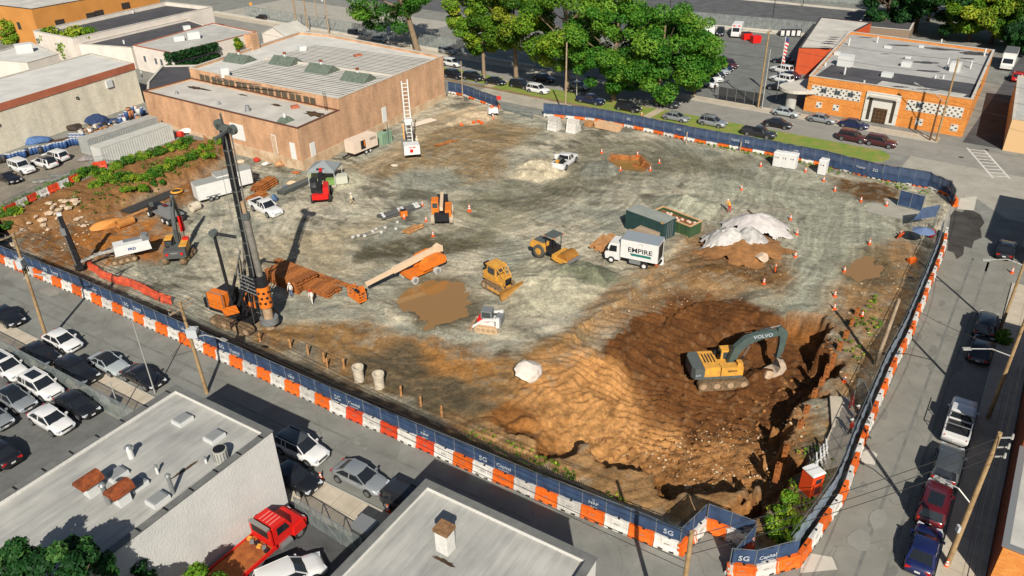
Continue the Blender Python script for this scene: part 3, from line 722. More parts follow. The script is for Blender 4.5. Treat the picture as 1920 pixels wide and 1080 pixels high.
def run(poly, who, label, first=None, start=0, z0=.98, z1=2.35, side=1, scr=SCREEN, barriers=True, cols=('orange', 'white'), skip=(), writing=(), zf=None, out=1):
 """barriers along a polyline with the screened fence standing in them"""
 fence = thing('screen_fence', label, 'fence', (poly[0].x, poly[0].y, 0))
 n = start; cnt = 0
 pts = [Vector((p.x, p.y, 0)) for p in poly]
 total = sum((pts[i + 1] - pts[i]).length for i in range(len(pts) - 1))
 N = max(1, round(total / 1.86)); st = total / N
 def at(s):
  for i in range(len(pts) - 1):
   L = (pts[i + 1] - pts[i]).length
   if s <= L + 1e-6 or i == len(pts) - 2: return pts[i].lerp(pts[i + 1], s / L)
   s -= L
 key = (id(scr), z0, z1)
 if key not in PANELS: PANELS[key] = [panel_mesh(1.0, z0, z1, k, scr) for k in range(6)]
 rnd = random.Random(len(who))
 for k in range(N):
  a, b = at(k * st), at((k + 1) * st); mid = (a + b) / 2; d = (b - a); L = d.length; d = d / L; nn = Vector((-d.y, d.x, 0)) * side
  rz = math.atan2(d.y, d.x); c = cols[(k + start) % len(cols)] if not callable(cols) else cols(k)
  if barriers and k not in skip:
   zb = 0.014
   jit = nn * rnd.uniform(-.06, .06)
   barrier(c, (mid.x + jit.x, mid.y + jit.y, zb), rz + rnd.uniform(-.035, .035), '%s plastic barrier %s, %s' % ({'orange': 'orange', 'white': 'white', 'red': 'red-orange'}[c], who, first % ordinal(k + 1)), 'barriers ' + who)
  pan = bpy.data.objects.new('screen_panel', PANELS[key][(k * 5 + start) % 6]); COL.objects.link(pan); pan.parent = fence
  off = nn * (.1 if z0 > .8 else .55 if scr is SCREEN_R else .34)
  pan.location = (mid.x + off.x - poly[0].x, mid.y + off.y - poly[0].y, 0); pan.rotation_euler.z = rz; pan.scale.x = L
  zt = z1 + .05
  post = bpy.data.objects.new('post', POST_ME if barriers or z0 > .5 else POST_LOW); COL.objects.link(post); post.parent = fence
  post.location = (a.x + off.x - poly[0].x, a.y + off.y - poly[0].y, 0)
  rail = bpy.data.objects.new('top_rail', RAIL_ME); COL.objects.link(rail); rail.parent = fence
  rail.location = (a.x + off.x * 1.3 - poly[0].x, a.y + off.y * 1.3 - poly[0].y, z1); rail.rotation_euler.z = rz; rail.scale.x = L
  for (kk, txt, size, dz) in writing:
   if kk == k:
    o_ = mid + off * (1.15 if out < 0 else .25)
    q = Vector((o_.x - poly[0].x, o_.y - poly[0].y, (z0 + z1) / 2 + dz))
    face = rz if out > 0 else rz + math.pi
    M = Matrix.Translation(q - Vector((-math.sin(face), math.cos(face), 0)) * .07) @ Matrix.Rotation(face, 4, 'Z') @ Matrix.Rotation(math.pi / 2, 4, 'X')
    text(txt, size, PRINT, fence, M)
 return fence
POST_ME = MB().cyl((0, 0, .9), (0, 0, 2.42), .032, n=6).mesh('post'); POST_ME.materials.append(GALV)
POST_LOW = MB().cyl((0, 0, 0), (0, 0, 2.42), .032, n=6).mesh('post'); POST_LOW.materials.append(GALV)
RAIL_ME = MB().bar((0, 0, 0), (1, 0, 0), .04).mesh('top_rail'); RAIL_ME.materials.append(GALV)
fr_n = round(sum((FRONT[i + 1] - FRONT[i]).length for i in range(1, len(FRONT) - 1)) / 1.86)
W_ = []
for k in range(2, 46, 8):
 W_ += [(k, 'the', .16, .34), (k, 'NRP', .42, .02), (k, 'GROUP', .17, -.36), (k + 3, 'SG', .62, 0), (k + 4, 'Capital', .46, .04), (k + 4, 'MANAGEMENT', .14, -.3)]
def front_cols(k): return ('red' if 29 <= k <= 34 else 'orange') if k % 2 == 0 else 'white'
run(FRONT[1:], 'along the front street', 'long blue mesh screen fence on barriers along the front street', first='%s from the left edge', cols=front_cols, writing=W_, side=1)
run([FRONT[1] - FR_D * 7.4 * 1.0 + Vector((0, 0, 0)), FRONT[1]], 'beyond the left edge of the front street', 'short blue mesh screen fence at the far left end of the front street', first='%s from the far end')
run(NOTCH[:2], 'on the left side of the pole recess', 'blue screen fence stepping in on the left of the pole recess', first='%s from the street', side=1, scr=SCREEN)
run(NOTCH[1:3], 'at the back of the pole recess', 'blue screen fence across the back of the pole recess', first='%s from its left corner', side=1)
run(NOTCH[2:4], 'on the right side of the pole recess', 'blue screen fence returning to the street right of the pole recess', first='%s from the back', side=1, cols=('red', 'white'))
run(CORNER, 'round the front street corner', 'blue screen fence with crest logo round the street corner', first='%s from the pole recess', side=1, writing=[(0, 'SG', .62, 0), (1, 'Capital', .46, .04), (1, 'MANAGEMENT', .14, -.3)])
run(RIGHT[:4], 'along the near part of the right street', 'grey-blue see-through screen fence along the near right street', first='%s from the corner', side=1, scr=SCREEN_R, z0=.15)
run(RIGHT[3:], 'along the far part of the right street', 'grey-blue see-through screen fence along the far right street up to the gate', first='%s from the near end', side=1, scr=SCREEN_R, z0=.15)
run(BACK[:3], 'at the gate corner', 'blue screen fence curving round the gate corner', first='%s from the gate', side=1, out=-1, z0=.5, cols=('orange', 'white'), writing=[(1, 'Capital', .46, 0)])
run(BACK[2:5], 'behind the portable toilets', 'blue screen fence behind the portable toilets and weeds', first='%s from the gate corner', side=1, out=-1, z0=.2, z1=2.45, writing=[(3, 'SG', .6, 0), (4, 'Capital', .46, 0), (9, 'NRP', .4, 0)])
bl = run(BACK[4:], 'along the back lane', 'long blue screen fence along the back parking lane', first='%s from the toilets', side=1, out=-1, z0=.66, z1=2.5, writing=[(2, 'NRP', .4, 0), (6, 'SG', .6, 0), (7, 'Capital', .46, 0), (12, 'NRP', .4, 0), (17, 'SG', .6, 0)])
run([P(936, 204), P(872, 180), P(843, 174)], 'beside the brick building corner', 'blue screen fence between the brick building and the back opening', first='%s from the opening', side=1, out=-1, z0=.5)
# steel picket fence just inside the front screen
pf = thing('picket_fence', 'black steel picket fence standing just inside the front screen fence', 'fence', FR(14, -.75))
PICK = mat('rusty_black_steel', C(46, 38, 34), .6, .3, var=.4, vscale=3)
pk_me = MB().bar((0, 0, 0), (0, 0, 1.75), .05).bar((0, 0, 1.75), (.10, 0, 2.05), .05, w2=.015).mesh('picket'); pk_me.materials.append(PICK)
b = MB(); k = 0
def pfp(u): return FR(u, -.75) + (Vector((0, 0, 0)))
rest = MB()
for i in range(360):
 u = 14 + i * .135; q = pfp(u)
 if i < 300:
  o = bpy.data.objects.new('picket', pk_me); COL.objects.link(o); o.parent = pf
  o.location = q - pf.location; o.rotation_euler.z = FR_A + math.pi / 2
 else:
  rest.bar(q, q + Vector((0, 0, 1.75)), .05).bar(q + Vector((0, 0, 1.75)), q + Vector((.06, .08, 2.05)), .05, w2=.015)
o = rest.build('far_picket', PICK, pf, world=True); o['kind'] = 'stuff'
for z in (.3, 1.5):
 MB().bar(FR(14, -.75, z), FR(62.5, -.75, z), .05).build('rail', PICK, pf, world=True)
# site gate by the corner, leaf standing open inside
g0, g1 = P(1682, 385), P(1727, 397)
gt = thing('site_gate', 'open steel site gate with blue screen beside the gate corner', 'gate', g0)
for a_, b_ in (((g0), (g0 + Vector((0, 0, 2.3)))), (g1, g1 + Vector((0, 0, 2.3))), (g0 + Vector((0, 0, 2.3)), g1 + Vector((0, 0, 2.3))), (g0 + Vector((0, 0, .12)), g1 + Vector((0, 0, .12))), ((g0 + g1) / 2 + Vector((0, 0, .12)), (g0 + g1) / 2 + Vector((0, 0, 2.3)))):
 MB().bar(a_, b_, .07).build('frame_tube', GALV, gt, world=True)
MB().bar(g0 + Vector((0, 0, 1.15)), g1 + Vector((0, 0, 1.15)), .02, 2.0).build('screen', SCREEN, gt, world=True)
# low mesh gate across the back opening
g0, g1 = P(944, 206), P(1000, 224)
gt = thing('mesh_gate', 'low chain-link gate lying across the back site opening', 'gate', g0)
WIREM = screen_mat('chain_link', (150, 160, 156), .35)
for a_, b_ in ((g0, g1), (g0 + Vector((0, 0, 1.1)), g1 + Vector((0, 0, 1.1))), (g0, g0 + Vector((0, 0, 1.1))), (g1, g1 + Vector((0, 0, 1.1))), (g0, g1 + Vector((0, 0, 1.1)))):
 MB().bar(a_ + Vector((0, 0, .05)), b_ + Vector((0, 0, .05)), .06).build('frame_tube', GALV, gt, world=True)
MB().bar(g0 + Vector((0, 0, .55)), g1 + Vector((0, 0, .55)), .015, 1.05).build('chain_mesh', WIREM, gt, world=True)
# ------------------------------------------------------------------ buildings
def brick_mat(name, c1, c2, mortar, scale=1.0, stain=.35):
 mt = bpy.data.materials.new(name); mt.use_nodes = True; nt = mt.node_tree; b = nt.nodes['Principled BSDF']
 b.inputs['Roughness'].default_value = .88; b.inputs['Specular IOR Level'].default_value = .15
 tc = nt.nodes.new('ShaderNodeTexCoord'); geo = nt.nodes.new('ShaderNodeNewGeometry')
 # wall coordinates: along the wall, up
 cr = nt.nodes.new('ShaderNodeVectorMath'); cr.operation = 'CROSS_PRODUCT'; cr.inputs[0].default_value = (0, 0, 1)
 nt.links.new(geo.outputs['True Normal'], cr.inputs[1])
 dt = nt.nodes.new('ShaderNodeVectorMath'); dt.operation = 'DOT_PRODUCT'; nt.links.new(cr.outputs[0], dt.inputs[0]); nt.links.new(geo.outputs['Position'], dt.inputs[1])
 sp = nt.nodes.new('ShaderNodeSeparateXYZ'); nt.links.new(geo.outputs['Position'], sp.inputs[0])
 cb = nt.nodes.new('ShaderNodeCombineXYZ'); nt.links.new(dt.outputs['Value'], cb.inputs[0]); nt.links.new(sp.outputs[2], cb.inputs[1])
 br = nt.nodes.new('ShaderNodeTexBrick'); br.inputs['Scale'].default_value = scale; br.inputs['Mortar Size'].default_value = .014
 br.inputs['Brick Width'].default_value = .42; br.inputs['Row Height'].default_value = .15; br.inputs['Bias'].default_value = -.1
 br.inputs['Color1'].default_value = (*C(*c1), 1); br.inputs['Color2'].default_value = (*C(*c2), 1); br.inputs['Mortar'].default_value = (*C(*mortar), 1)
 nt.links.new(cb.outputs[0], br.inputs['Vector'])
 mp = nt.nodes.new('ShaderNodeMapping'); mp.inputs['Scale'].default_value = (.5, .16, 1); nt.links.new(cb.outputs[0], mp.inputs[0])
 n = nt.nodes.new('ShaderNodeTexNoise'); n.inputs['Scale'].default_value = 1.0; n.inputs['Detail'].default_value = 9; n.inputs['Roughness'].default_value = .7
 nt.links.new(mp.outputs[0], n.inputs['Vector'])
 r = nt.nodes.new('ShaderNodeMapRange'); r.inputs[1].default_value = .3; r.inputs[2].default_value = .7; r.inputs[3].default_value = 1 - stain; r.inputs[4].default_value = 1 + stain * .7
 nt.links.new(n.outputs[0], r.inputs[0])
 sc = nt.nodes.new('ShaderNodeVectorMath'); sc.operation = 'SCALE'; nt.links.new(br.outputs['Color'], sc.inputs[0]); nt.links.new(r.outputs[0], sc.inputs['Scale'])
 nt.links.new(sc.outputs[0], b.inputs['Base Color'])
 bp = nt.nodes.new('ShaderNodeBump'); bp.inputs['Distance'].default_value = .02; bp.inputs['Strength'].default_value = .5; bp.invert = True
 nt.links.new(br.outputs['Fac'], bp.inputs['Height']); nt.links.new(bp.outputs[0], b.inputs['Normal'])
 return mt
BRICK = brick_mat('worn_brick', (222, 170, 128), (204, 148, 108), (232, 206, 174), 1.0, .36)
BRICK_O = brick_mat('orange_brick', (244, 158, 76), (226, 132, 52), (224, 168, 108), 1.0, .16)
BRICK_D = brick_mat('dark_red_brick', (150, 74, 44), (128, 60, 36), (140, 96, 70), 1.0, .25)
BLOCK = brick_mat('weathered_block', (255, 246, 222), (246, 234, 208), (228, 216, 192), .55, .25)
ROOFG = mat('roof_grey', C(212, 206, 194), .85, var=.16, vscale=.25, bump=.01, bscale=3); ROOFW = mat('roof_pale', C(222, 218, 208), .8, var=.12, vscale=.3)
ROOFS = mat('silver_coated_roof', C(208, 204, 194), .85, vscale=.3, col2=C(182, 180, 172), bump=.012, bscale=5);
def streak_roof(name, c1, c2, ang):
 mt = bpy.data.materials.new(name); mt.use_nodes = True; nt = mt.node_tree; b = nt.nodes['Principled BSDF']; b.inputs['Roughness'].default_value = .8; b.inputs['Specular IOR Level'].default_value = .2
 g_ = nt.nodes.new('ShaderNodeNewGeometry'); mp = nt.nodes.new('ShaderNodeMapping'); mp.inputs['Rotation'].default_value = (0, 0, -ang); nt.links.new(g_.outputs['Position'], mp.inputs[0])
 m2 = nt.nodes.new('ShaderNodeMapping'); m2.inputs['Scale'].default_value = (.22, 1.5, 1); nt.links.new(mp.outputs[0], m2.inputs[0]); n = nt.nodes.new('ShaderNodeTexNoise'); n.inputs['Scale'].default_value = 1; n.inputs['Detail'].default_value = 8; n.inputs['Roughness'].default_value = .7; nt.links.new(m2.outputs[0], n.inputs['Vector'])
 n2 = nt.nodes.new('ShaderNodeTexNoise'); n2.inputs['Scale'].default_value = .28; n2.inputs['Detail'].default_value = 6; nt.links.new(g_.outputs['Position'], n2.inputs['Vector'])
 sx = nt.nodes.new('ShaderNodeSeparateXYZ'); nt.links.new(mp.outputs[0], sx.inputs[0]); md = nt.nodes.new('ShaderNodeMath'); md.operation = 'PINGPONG'; md.inputs[1].default_value = .5; nt.links.new(sx.outputs[1], md.inputs[0]); lt = nt.nodes.new('ShaderNodeMath'); lt.operation = 'LESS_THAN'; lt.inputs[1].default_value = .025; nt.links.new(md.outputs[0], lt.inputs[0])
 ad = nt.nodes.new('ShaderNodeMath'); ad.operation = 'ADD'; nt.links.new(n.outputs[0], ad.inputs[0]); nt.links.new(n2.outputs[0], ad.inputs[1]); k = nt.nodes.new('ShaderNodeMath'); k.operation = 'MULTIPLY_ADD'; k.inputs[1].default_value = .14; nt.links.new(lt.outputs[0], k.inputs[0]); nt.links.new(ad.outputs[0], k.inputs[2])
 r = nt.nodes.new('ShaderNodeValToRGB'); r.color_ramp.elements[0].position = .82 / 1.0 * .5 + .38 - .36; r.color_ramp.elements[1].position = .8
 h = nt.nodes.new('ShaderNodeMath'); h.operation = 'MULTIPLY'; h.inputs[1].default_value = .6; nt.links.new(k.outputs[0], h.inputs[0]); nt.links.new(h.outputs[0], r.inputs[0]); r.color_ramp.elements[0].color = (*C(*c1), 1); r.color_ramp.elements[1].color = (*C(*c2), 1); nt.links.new(r.outputs[0], b.inputs['Base Color'])
 return mt
ROOFN = streak_roof('streaked_silver_roof', (202, 199, 190), (146, 146, 142), FR_A + math.pi / 2)
ROOFD = mat('roof_black', C(86, 84, 86), .8, var=.25, vscale=.25)
STUCW = mat('white_stucco', C(240, 228, 214), .85, var=.1, vscale=.4, bump=.03, bscale=5); STUCO = mat('orange_stucco', C(216, 148, 74), .85, var=.1, vscale=.3)
STUCL = mat('near_white_stucco', C(226, 223, 216), .85, var=.07, vscale=.6, bump=.05, bscale=7)
CONC = mat('foundation_concrete', C(232, 208, 176), .9, vscale=.5, col2=C(196, 160, 122)); RUSTB = mat('rust_fascia', C(190, 112, 82), .8, var=.15, vscale=.5)
COPE = mat('coping', C(214, 206, 192), .8, var=.12, vscale=.6); COPEB = mat('brown_coping', C(112, 74, 58), .7)
GLASS = mat('window_glass', C(58, 66, 74), .12, spec=.6); FRAMEW = mat('white_frame', C(232, 230, 224), .6); DOORW = mat('white_door', C(240, 238, 232), .6)
METW = mat('white_metal', C(226, 226, 222), .45); METG = mat('grey_metal', C(150, 152, 152), .45, .3); RUST = mat('rust', C(164, 84, 40), .8, vscale=3, col2=C(110, 56, 30))
STAIN = mat('roof_stain', C(86, 66, 44), .9, var=.5, vscale=.8)
def inset(poly, t):
 n = len(poly); out = []
 for i in range(n):
  p0, p1, p2 = Vector(poly[i - 1]), Vector(poly[i]), Vector(poly[(i + 1) % n])
  a = (p1 - p0).normalized(); b = (p2 - p1).normalized(); na = Vector((-a.y, a.x)); nb = Vector((-b.y, b.x))
  bis = (na + nb); k = t / max(.3, bis.length_squared / 2); out.append(p1 + bis * k / 1.0 * .5 * 1.0 if False else p1 + bis.normalized() * t / max(.35, math.sqrt((1 + na.dot(nb)) / 2)))
 return [tuple(v) for v in out]
def ring(b, outer, inner, z0, z1):
 n = len(outer); vs = [(*p, z0) for p in outer] + [(*p, z1) for p in outer] + [(*p, z1) for p in inner] + [(*p, z0) for p in inner]
 fs = []
 for i in range(n):
  j = (i + 1) % n
  fs += [(i, j, n + j, n + i), (n + i, n + j, 2 * n + j, 2 * n + i), (2 * n + i, 2 * n + j, 3 * n + j, 3 * n + i), (3 * n + i, 3 * n + j, j, i)]
 b.add(vs, fs)
def ccw(poly):
 a = sum(poly[i][0] * poly[(i + 1) % len(poly)][1] - poly[(i + 1) % len(poly)][0] * poly[i][1] for i in range(len(poly)))
 return list(poly) if a > 0 else list(reversed(poly))
def building(name, label, poly, h, wall, roof, cope=COPE, z0=-.1, par=.35, th=.3, drop=None, cat='building'):
 poly = ccw([tuple(p[:2]) for p in poly]); cx = sum(p[0] for p in poly) / len(poly); cy = sum(p[1] for p in poly) / len(poly)
 t = thing(name, label, cat, (cx, cy, 0))
 b = MB(); ring(b, poly, inset(poly, th), z0, h); b.build('wall', wall, t, world=True)
 b = MB(); b.poly(inset(poly, th - .01), h - par - .25, h - par); r = b.build('roof', roof, t, world=True)
 b = MB(); ring(b, inset(poly, -.06), inset(poly, th + .05), h + .003, h + .09); b.build('coping', cope, t, world=True)
 t['zr'] = h - par
 return t, r
def sub_box(t, name, c, d, mt, rz=0, parent=None, **k):
 return MB().box(c, d, rz, **k).build(name, mt, parent or t, world=True)
def wallpt(a, b, s, z, off=0.0):
 a, b = Vector((a[0], a[1], 0)), Vector((b[0], b[1], 0)); d = (b - a).normalized(); n = Vector((d.y, -d.x, 0))
 q = a + d * s + n * off; return Vector((q.x, q.y, z)), math.atan2(d.y, d.x)
def window(t, a, b, s, z, w, h, off=.02, fm=FRAMEW, gm=GLASS, bars=1, name='window'):
 q, rz = wallpt(a, b, s, z, off)
 o = MB().box(q, (w, .08, h), rz).build(name, fm, t, world=True)
 d = Vector((math.cos(rz), math.sin(rz), 0)); n = Vector((d.y, -d.x, 0)); pw = (w - .1) / (bars + 1)
 for k in range(bars + 1):
  c = q + d * (-(w - .1) / 2 + pw * (k + .5)) + n * .03
  MB().box(c, (pw - .07, .05, h - .16), rz).build('pane', gm, o, world=True)
 return o

# --- long brick warehouse beside the site
N_, Q_, L_, FRc = (-31.6, 111.2), (-26.9, 119.9), (-63.5, 133.1), (-12.1, 146.3)
UL = (-57.9, 141.1)
t, r = building('brick_warehouse', 'long worn brick warehouse with stepped pale roof beside the site', [N_, Q_, UL, L_], 5.7, BRICK, ROOFG, COPEB, -2.5, .25)
_z = t['zr']
UP = [Q_, FRc, (-37.3, 166.9), (-44.5, 170.0), UL]
b = MB(); ring(b, ccw(UP), inset(ccw(UP), .3), -2.5, 7.55); hw = b.build('upper_wall', BRICK, t, world=True)
b = MB(); b.poly(inset(ccw(UP), .29), 6.9, 7.1); ur = b.build('upper_roof', ROOFW, t, world=True)
b = MB(); ring(b, inset(ccw(UP), -.05), inset(ccw(UP), .34), 7.553, 7.63); b.build('upper_coping', COPE, t, world=True)
# foundation course showing above the lowered ground
for a_, b_ in ((L_, N_), (N_, FRc)):
 L0 = (Vector(b_) - Vector(a_)).length; q, rz = wallpt(a_, b_, L0 / 2, -.7, .06); MB().box(q, (L0 + .1, .16, 2.6), rz).build('foundation', CONC, t, world=True)
# clerestory windows on the upper front wall
Lu = (Vector(Q_) - Vector(UL)).length
for k in range(9):
 for e in (-.75, .75): window(t, UL, Q_, 4.2 + k * 3.35 + e, 6.35, 1.25, 1.0, .03, mat('old_frame', C(120, 104, 84), .8), mat('dirty_glass', C(92, 84, 68), .3), 2)
# standing seams and skylights on the upper roof
rd = (Vector(FRc) - Vector(Q_)).normalized(); rn = Vector((-rd.y, rd.x)); O_ = Vector(Q_)
def RF(s, w, z=7.1): v = O_ + rd * s + rn * w; return Vector((v.x, v.y, z))
SEAM = mat('roof_seam', C(112, 104, 94), .9, var=.3, vscale=.5)
for k in range(34):
 s = .8 + k * .86
 if s > 28.6: break
 w0 = .5; w1 = 33 - max(0, (s - 22)) * .2
 MB().bar(RF(s, w0, 7.13), RF(s, min(w1, 30), 7.13), .11 if k % 3 else .2, .05).build('roof_seam', SEAM, ur, world=True)
for s in (15.5,):
 MB().bar(RF(s, .5, 7.3), RF(s, 31, 7.3), .25, .42).build('firewall', COPE, ur, world=True)
SKYG = mat('skylight_glass', C(112, 124, 108), .35, var=.25, vscale=1.5)
for i, (px, py) in enumerate(((672, 149), (604, 133), (536, 118), (450, 114))):
 c = P(px, py, 7.1); q = MB()
 e1, e2 = Vector((rd.x, rd.y, 0)), Vector((rn.x, rn.y, 0)); hw_, hl = 1.9, 2.6
 q.add([c - e1 * hw_ - e2 * hl, c + e1 * hw_ - e2 * hl, c + e1 * hw_ + e2 * hl, c - e1 * hw_ + e2 * hl, c - e2 * hl + Vector((0, 0, 1.25)), c + e2 * hl + Vector((0, 0, 1.25))], [(0, 3, 5, 4), (1, 4, 5, 2), (0, 4, 1), (2, 5, 3)])
 sk = q.build('skylight', SKYG, ur, world=True)
 for k in range(6):
  p = c + e2 * (-hl + hl * 2 * k / 5)
  for sg in (-1, 1): MB().bar(p + e1 * sg * hw_ + Vector((0, 0, .03)), p + Vector((0, 0, 1.28)), .07).build('glazing_bar', METG, sk, world=True)
 MB().cyl(c + Vector((0, 0, 1.2)), c + Vector((0, 0, 1.7)), .22).build('ventilator', METW, sk, world=True)
 MB().cyl(c + Vector((0, 0, 1.7)), c + Vector((0, 0, 1.95)), .34, .3).build('ventilator_cap', RUST, sk, world=True)
for s, w, hh in ((24, 29, .9), (3, 28, 1.6)): sub_box(t, 'roof_unit', RF(s, w, 7.1 + hh / 2), (1.4, 1.4, hh), METW, .5)
b = MB(); q, rz = wallpt((-48.7, 160.5), (-57.9, 141.1), 4, 8.2, .4); MB().box(q, (1.9, 1.9, 3.6), rz).build('chimney', BRICK, t, world=True)
MB().box(RF(25, 16, 7.25), (1.5, .9, .3), .6).build('roof_hatch', RUSTB, t, world=True)
# low roof details
ld = (Vector(L_) - Vector(N_)).normalized(); ln = Vector((-ld.y, ld.x)) * -1
def LF(s, w, z=_z): v = Vector(N_) + ld * s - Vector((-ld.y, ld.x)) * w * (1 if True else -1); return Vector((v.x, v.y, z))
def spot(c, rx, ry, rz, seed):
 rnd = random.Random(seed); pts = []
 for k in range(22):
  a_ = 2 * math.pi * k / 22; rr = rnd.uniform(.6, 1.1); x, y = math.cos(a_) * rx * rr, math.sin(a_) * ry * rr
  pts.append((c[0] + x * math.cos(rz) - y * math.sin(rz), c[1] + x * math.sin(rz) + y * math.cos(rz), c[2]))
 return MB().add(pts, [tuple(range(22))])
for px, py, rx, ry in ((368, 165, 2.4, .7), (590, 214, 2.6, 1.2), (455, 178, 1.4, .3), (518, 197, 1.3, .5), (385, 168, 1.6, .4)):
 c = P(px, py, _z + .012); spot(c, rx, ry, -.6, px).build('roof_stain', STAIN, r, world=True)
for px, py, hh, rr_ in ((332, 176, .5, .3), (411, 196, .5, .3), (384, 152, 1.1, .12), (465, 208, .9, .5)):
 c = P(px, py, _z); MB().cyl(c, c + Vector((0, 0, hh)), rr_, rr_ * .6).build('roof_vent', METG, t, world=True)
for px, py in ((553, 200),): sub_box(t, 'roof_hatch', P(px, py, _z + .2), (1.2, 1.0, .4), RUSTB, .5)
c = P(535, 228, _z); sub_box(t, 'small_skylight', c + Vector((0, 0, .35)), (2.6, 1.6, .7), SKYG, 1.05, taper=.5)
MB().cyl(c, c + Vector((0, 0, 1.3)), .25).build('roof_vent', METW, t, world=True)
# white doors, pale bricked-up bays, roof ladder
for a_, b_, px, py, w, h in ((L_, N_, 551, 283, 1.1, 2.6), (N_, FRc, 587, 280, 1.1, 2.2), (N_, FRc, 721, 216, 1.2, 2.8), (L_, N_, 449, 247, 3.2, 2.6), (L_, N_, 517, 270, 1.0, 3.0)):
 d = (Vector(b_) - Vector(a_)).normalized(); best = min((abs(proj((a_[0] + d.x * s, a_[1] + d.y * s, 1.3))[0] - px), s) for s in np.arange(.5, 40, .1))
 q = Vector((a_[0] + d.x * best[1], a_[1] + d.y * best[1], 0)); zz = hgt((proj(q)), py) if proj(q)[1] > py else 1.2
 window(t, a_, b_, best[1], zz, w, h, .04, DOORW, DOORW if px != 517 else CONC, 0, 'door' if px != 517 else 'blocked_window')
lq = P(612, 207, 5.5); e = Vector((.82, -.57, 0))
for sgn in (-.25, .25): MB().bar(lq + e * sgn, lq + e * sgn + Vector((0, 0, 3.0)), .06).build('roof_ladder', BLACKM, t, world=True)
for k in range(8): MB().bar(lq + e * -.25 + Vector((0, 0, .3 + k * .33)), lq + e * .25 + Vector((0, 0, .3 + k * .33)), .04).build('ladder_rung', BLACKM, t, world=True)

# --- weathered block building on the left
a_, b_ = (-93.0, 93.8), (-69.9, 145.8)
t, r = building('block_building', 'long weathered block building with pale roof and rust-red fascia', [b_, (-82.1, 154.7), (-107, 100), a_], 7.4, BLOCK, ROOFW, COPE, par=.08)
Lb = (Vector(b_) - Vector(a_)).length; q, rz = wallpt(a_, b_, Lb / 2, 6.95, .06); MB().box(q, (Lb + .05, .12, 1.15), rz).build('fascia', RUSTB, t, world=True)
for s, z in ((Lb - 6.5, 5.3), (Lb - 30.5, 5.0)): q, rz = wallpt(a_, b_, s, z, .12); MB().box(q, (1.3, .3, 1.3), rz).build('wall_box', METW, t, world=True)
for s, z in ((Lb - 13.5, 4.6), (Lb - 28.5, 4.4)): q, rz = wallpt(a_, b_, s, z, 0); n = Vector((math.sin(rz), -math.cos(rz), 0)); MB().tube(q, q + n * .12, .28, .2).build('wall_vent', BLACKM, t, world=True)
# --- buildings behind, upper left
t, r = building('pale_shop', 'low pale building with grey roof and ivy behind the brick warehouse', [(-81.1, 170.9), (-69.6, 162.9), (-57.3, 182.1), (-71, 193.3)], 5.2, STUCW, ROOFS, RUSTB, par=.15)
for px, py, d in ((335, 72, (2.2, 1.6, 1.0)), (362, 66, (2.6, 1.8, 1.5)), (350, 52, (1.6, 1.2, .9))): sub_box(t, 'roof_unit', P(px, py, 5.1 + d[2] / 2), d, METW, .5)
for k, s in enumerate((3.5, 7.5, 9.5)): window(t, (-81.1, 170.9), (-69.6, 162.9), s, 2.8, .9, 1.4, .03)
t, r = building('white_flat_roof_building', 'white walled building with black flat roof behind pale shop', [(-109.5, 184.2), (-96.2, 175.4), (-76.6, 210.2), (-92, 219)], 6.0, STUCW, ROOFD, COPE, par=.9)
for px, py in ((108, 57), (250, 25), (167, 64)): c = P(px, py, 5.1); MB().cyl(c, c + Vector((0, 0, .7)), .2).build('roof_vent', METW, t, world=True)
t, r = building('black_roof_annex', 'narrow annex with black roof between white walls', [(-95.6, 176.2), (-82.0, 171.6), (-72.2, 193.8), (-80.5, 203)], 4.6, STUCW, ROOFD, COPE, par=.5)
c = P(233, 82, 4.1); MB().cyl(c, c + Vector((0, 0, .8)), .2).build('roof_vent', METW, t, world=True)
t, r = building('orange_stucco_building', 'tall orange stucco building with pale roof at the upper left', [(-115, 195.5), (-96.5, 226), (-118, 241), (-140, 209)], 8.8, STUCO, ROOFG, mat('black_coping', C(60, 56, 54), .7), par=.1)
for s, z in ((6, 4.6), (14.5, 4.8), (17, 5.0), (25, 5.6)): window(t, (-115, 195.5), (-96.5, 226), s, z, 2.4, 1.5, .04, BLACKM, mat('shutter_black', C(64, 58, 54), .7), 0)
for s in (7, 13, 19): window(t, (-140, 209), (-115, 195.5), 28.4 - s, 4.4, 1.2, 1.7, .04, BLACKM, GLASS, 1)
t, r = building('small_pale_building', 'small pale roofed building with roof unit behind block building', [(-113, 166), (-99.2, 161.3), (-96.4, 168.6), (-109, 181)], 4.2, STUCW, ROOFW, COPE, par=.1)
sub_box(t, 'roof_unit', P(44, 90, 5), (3.2, 2.2, 1.8), METW, .6)
t, r = building('dark_roof_shed', 'low shed with dark roof between block building and brick warehouse', [(-69, 147.5), (-64.4, 135.6), (-59.2, 143.5), (-62, 160), (-71, 160)], 3.4, STUCW, ROOFD, COPE, par=.15)
c = P(267, 145, 3.3); MB().cyl(c, c + Vector((0, 0, 1.2)), .12).build('vent_pipe', METW, t, world=True)
t, r = building('gabled_white_house', 'small white gabled house at the end of pale shop roof', [(-56.8, 184), (-50, 179), (-46, 186), (-53, 191)], 4.4, STUCW, ROOFG, COPE, par=.1)
g0, g1 = Vector((-56.9, 184, 4.4)), Vector((-49.9, 179, 4.4)); bk = Vector((3.9, 7, 0)); ap = (g0 + g1) / 2 + Vector((0, 0, 1.8))
MB().add([g0, g1, ap, g0 + bk, g1 + bk, ap + bk], [(0, 1, 2), (3, 5, 4)]).build('gable', STUCW, t, world=True)
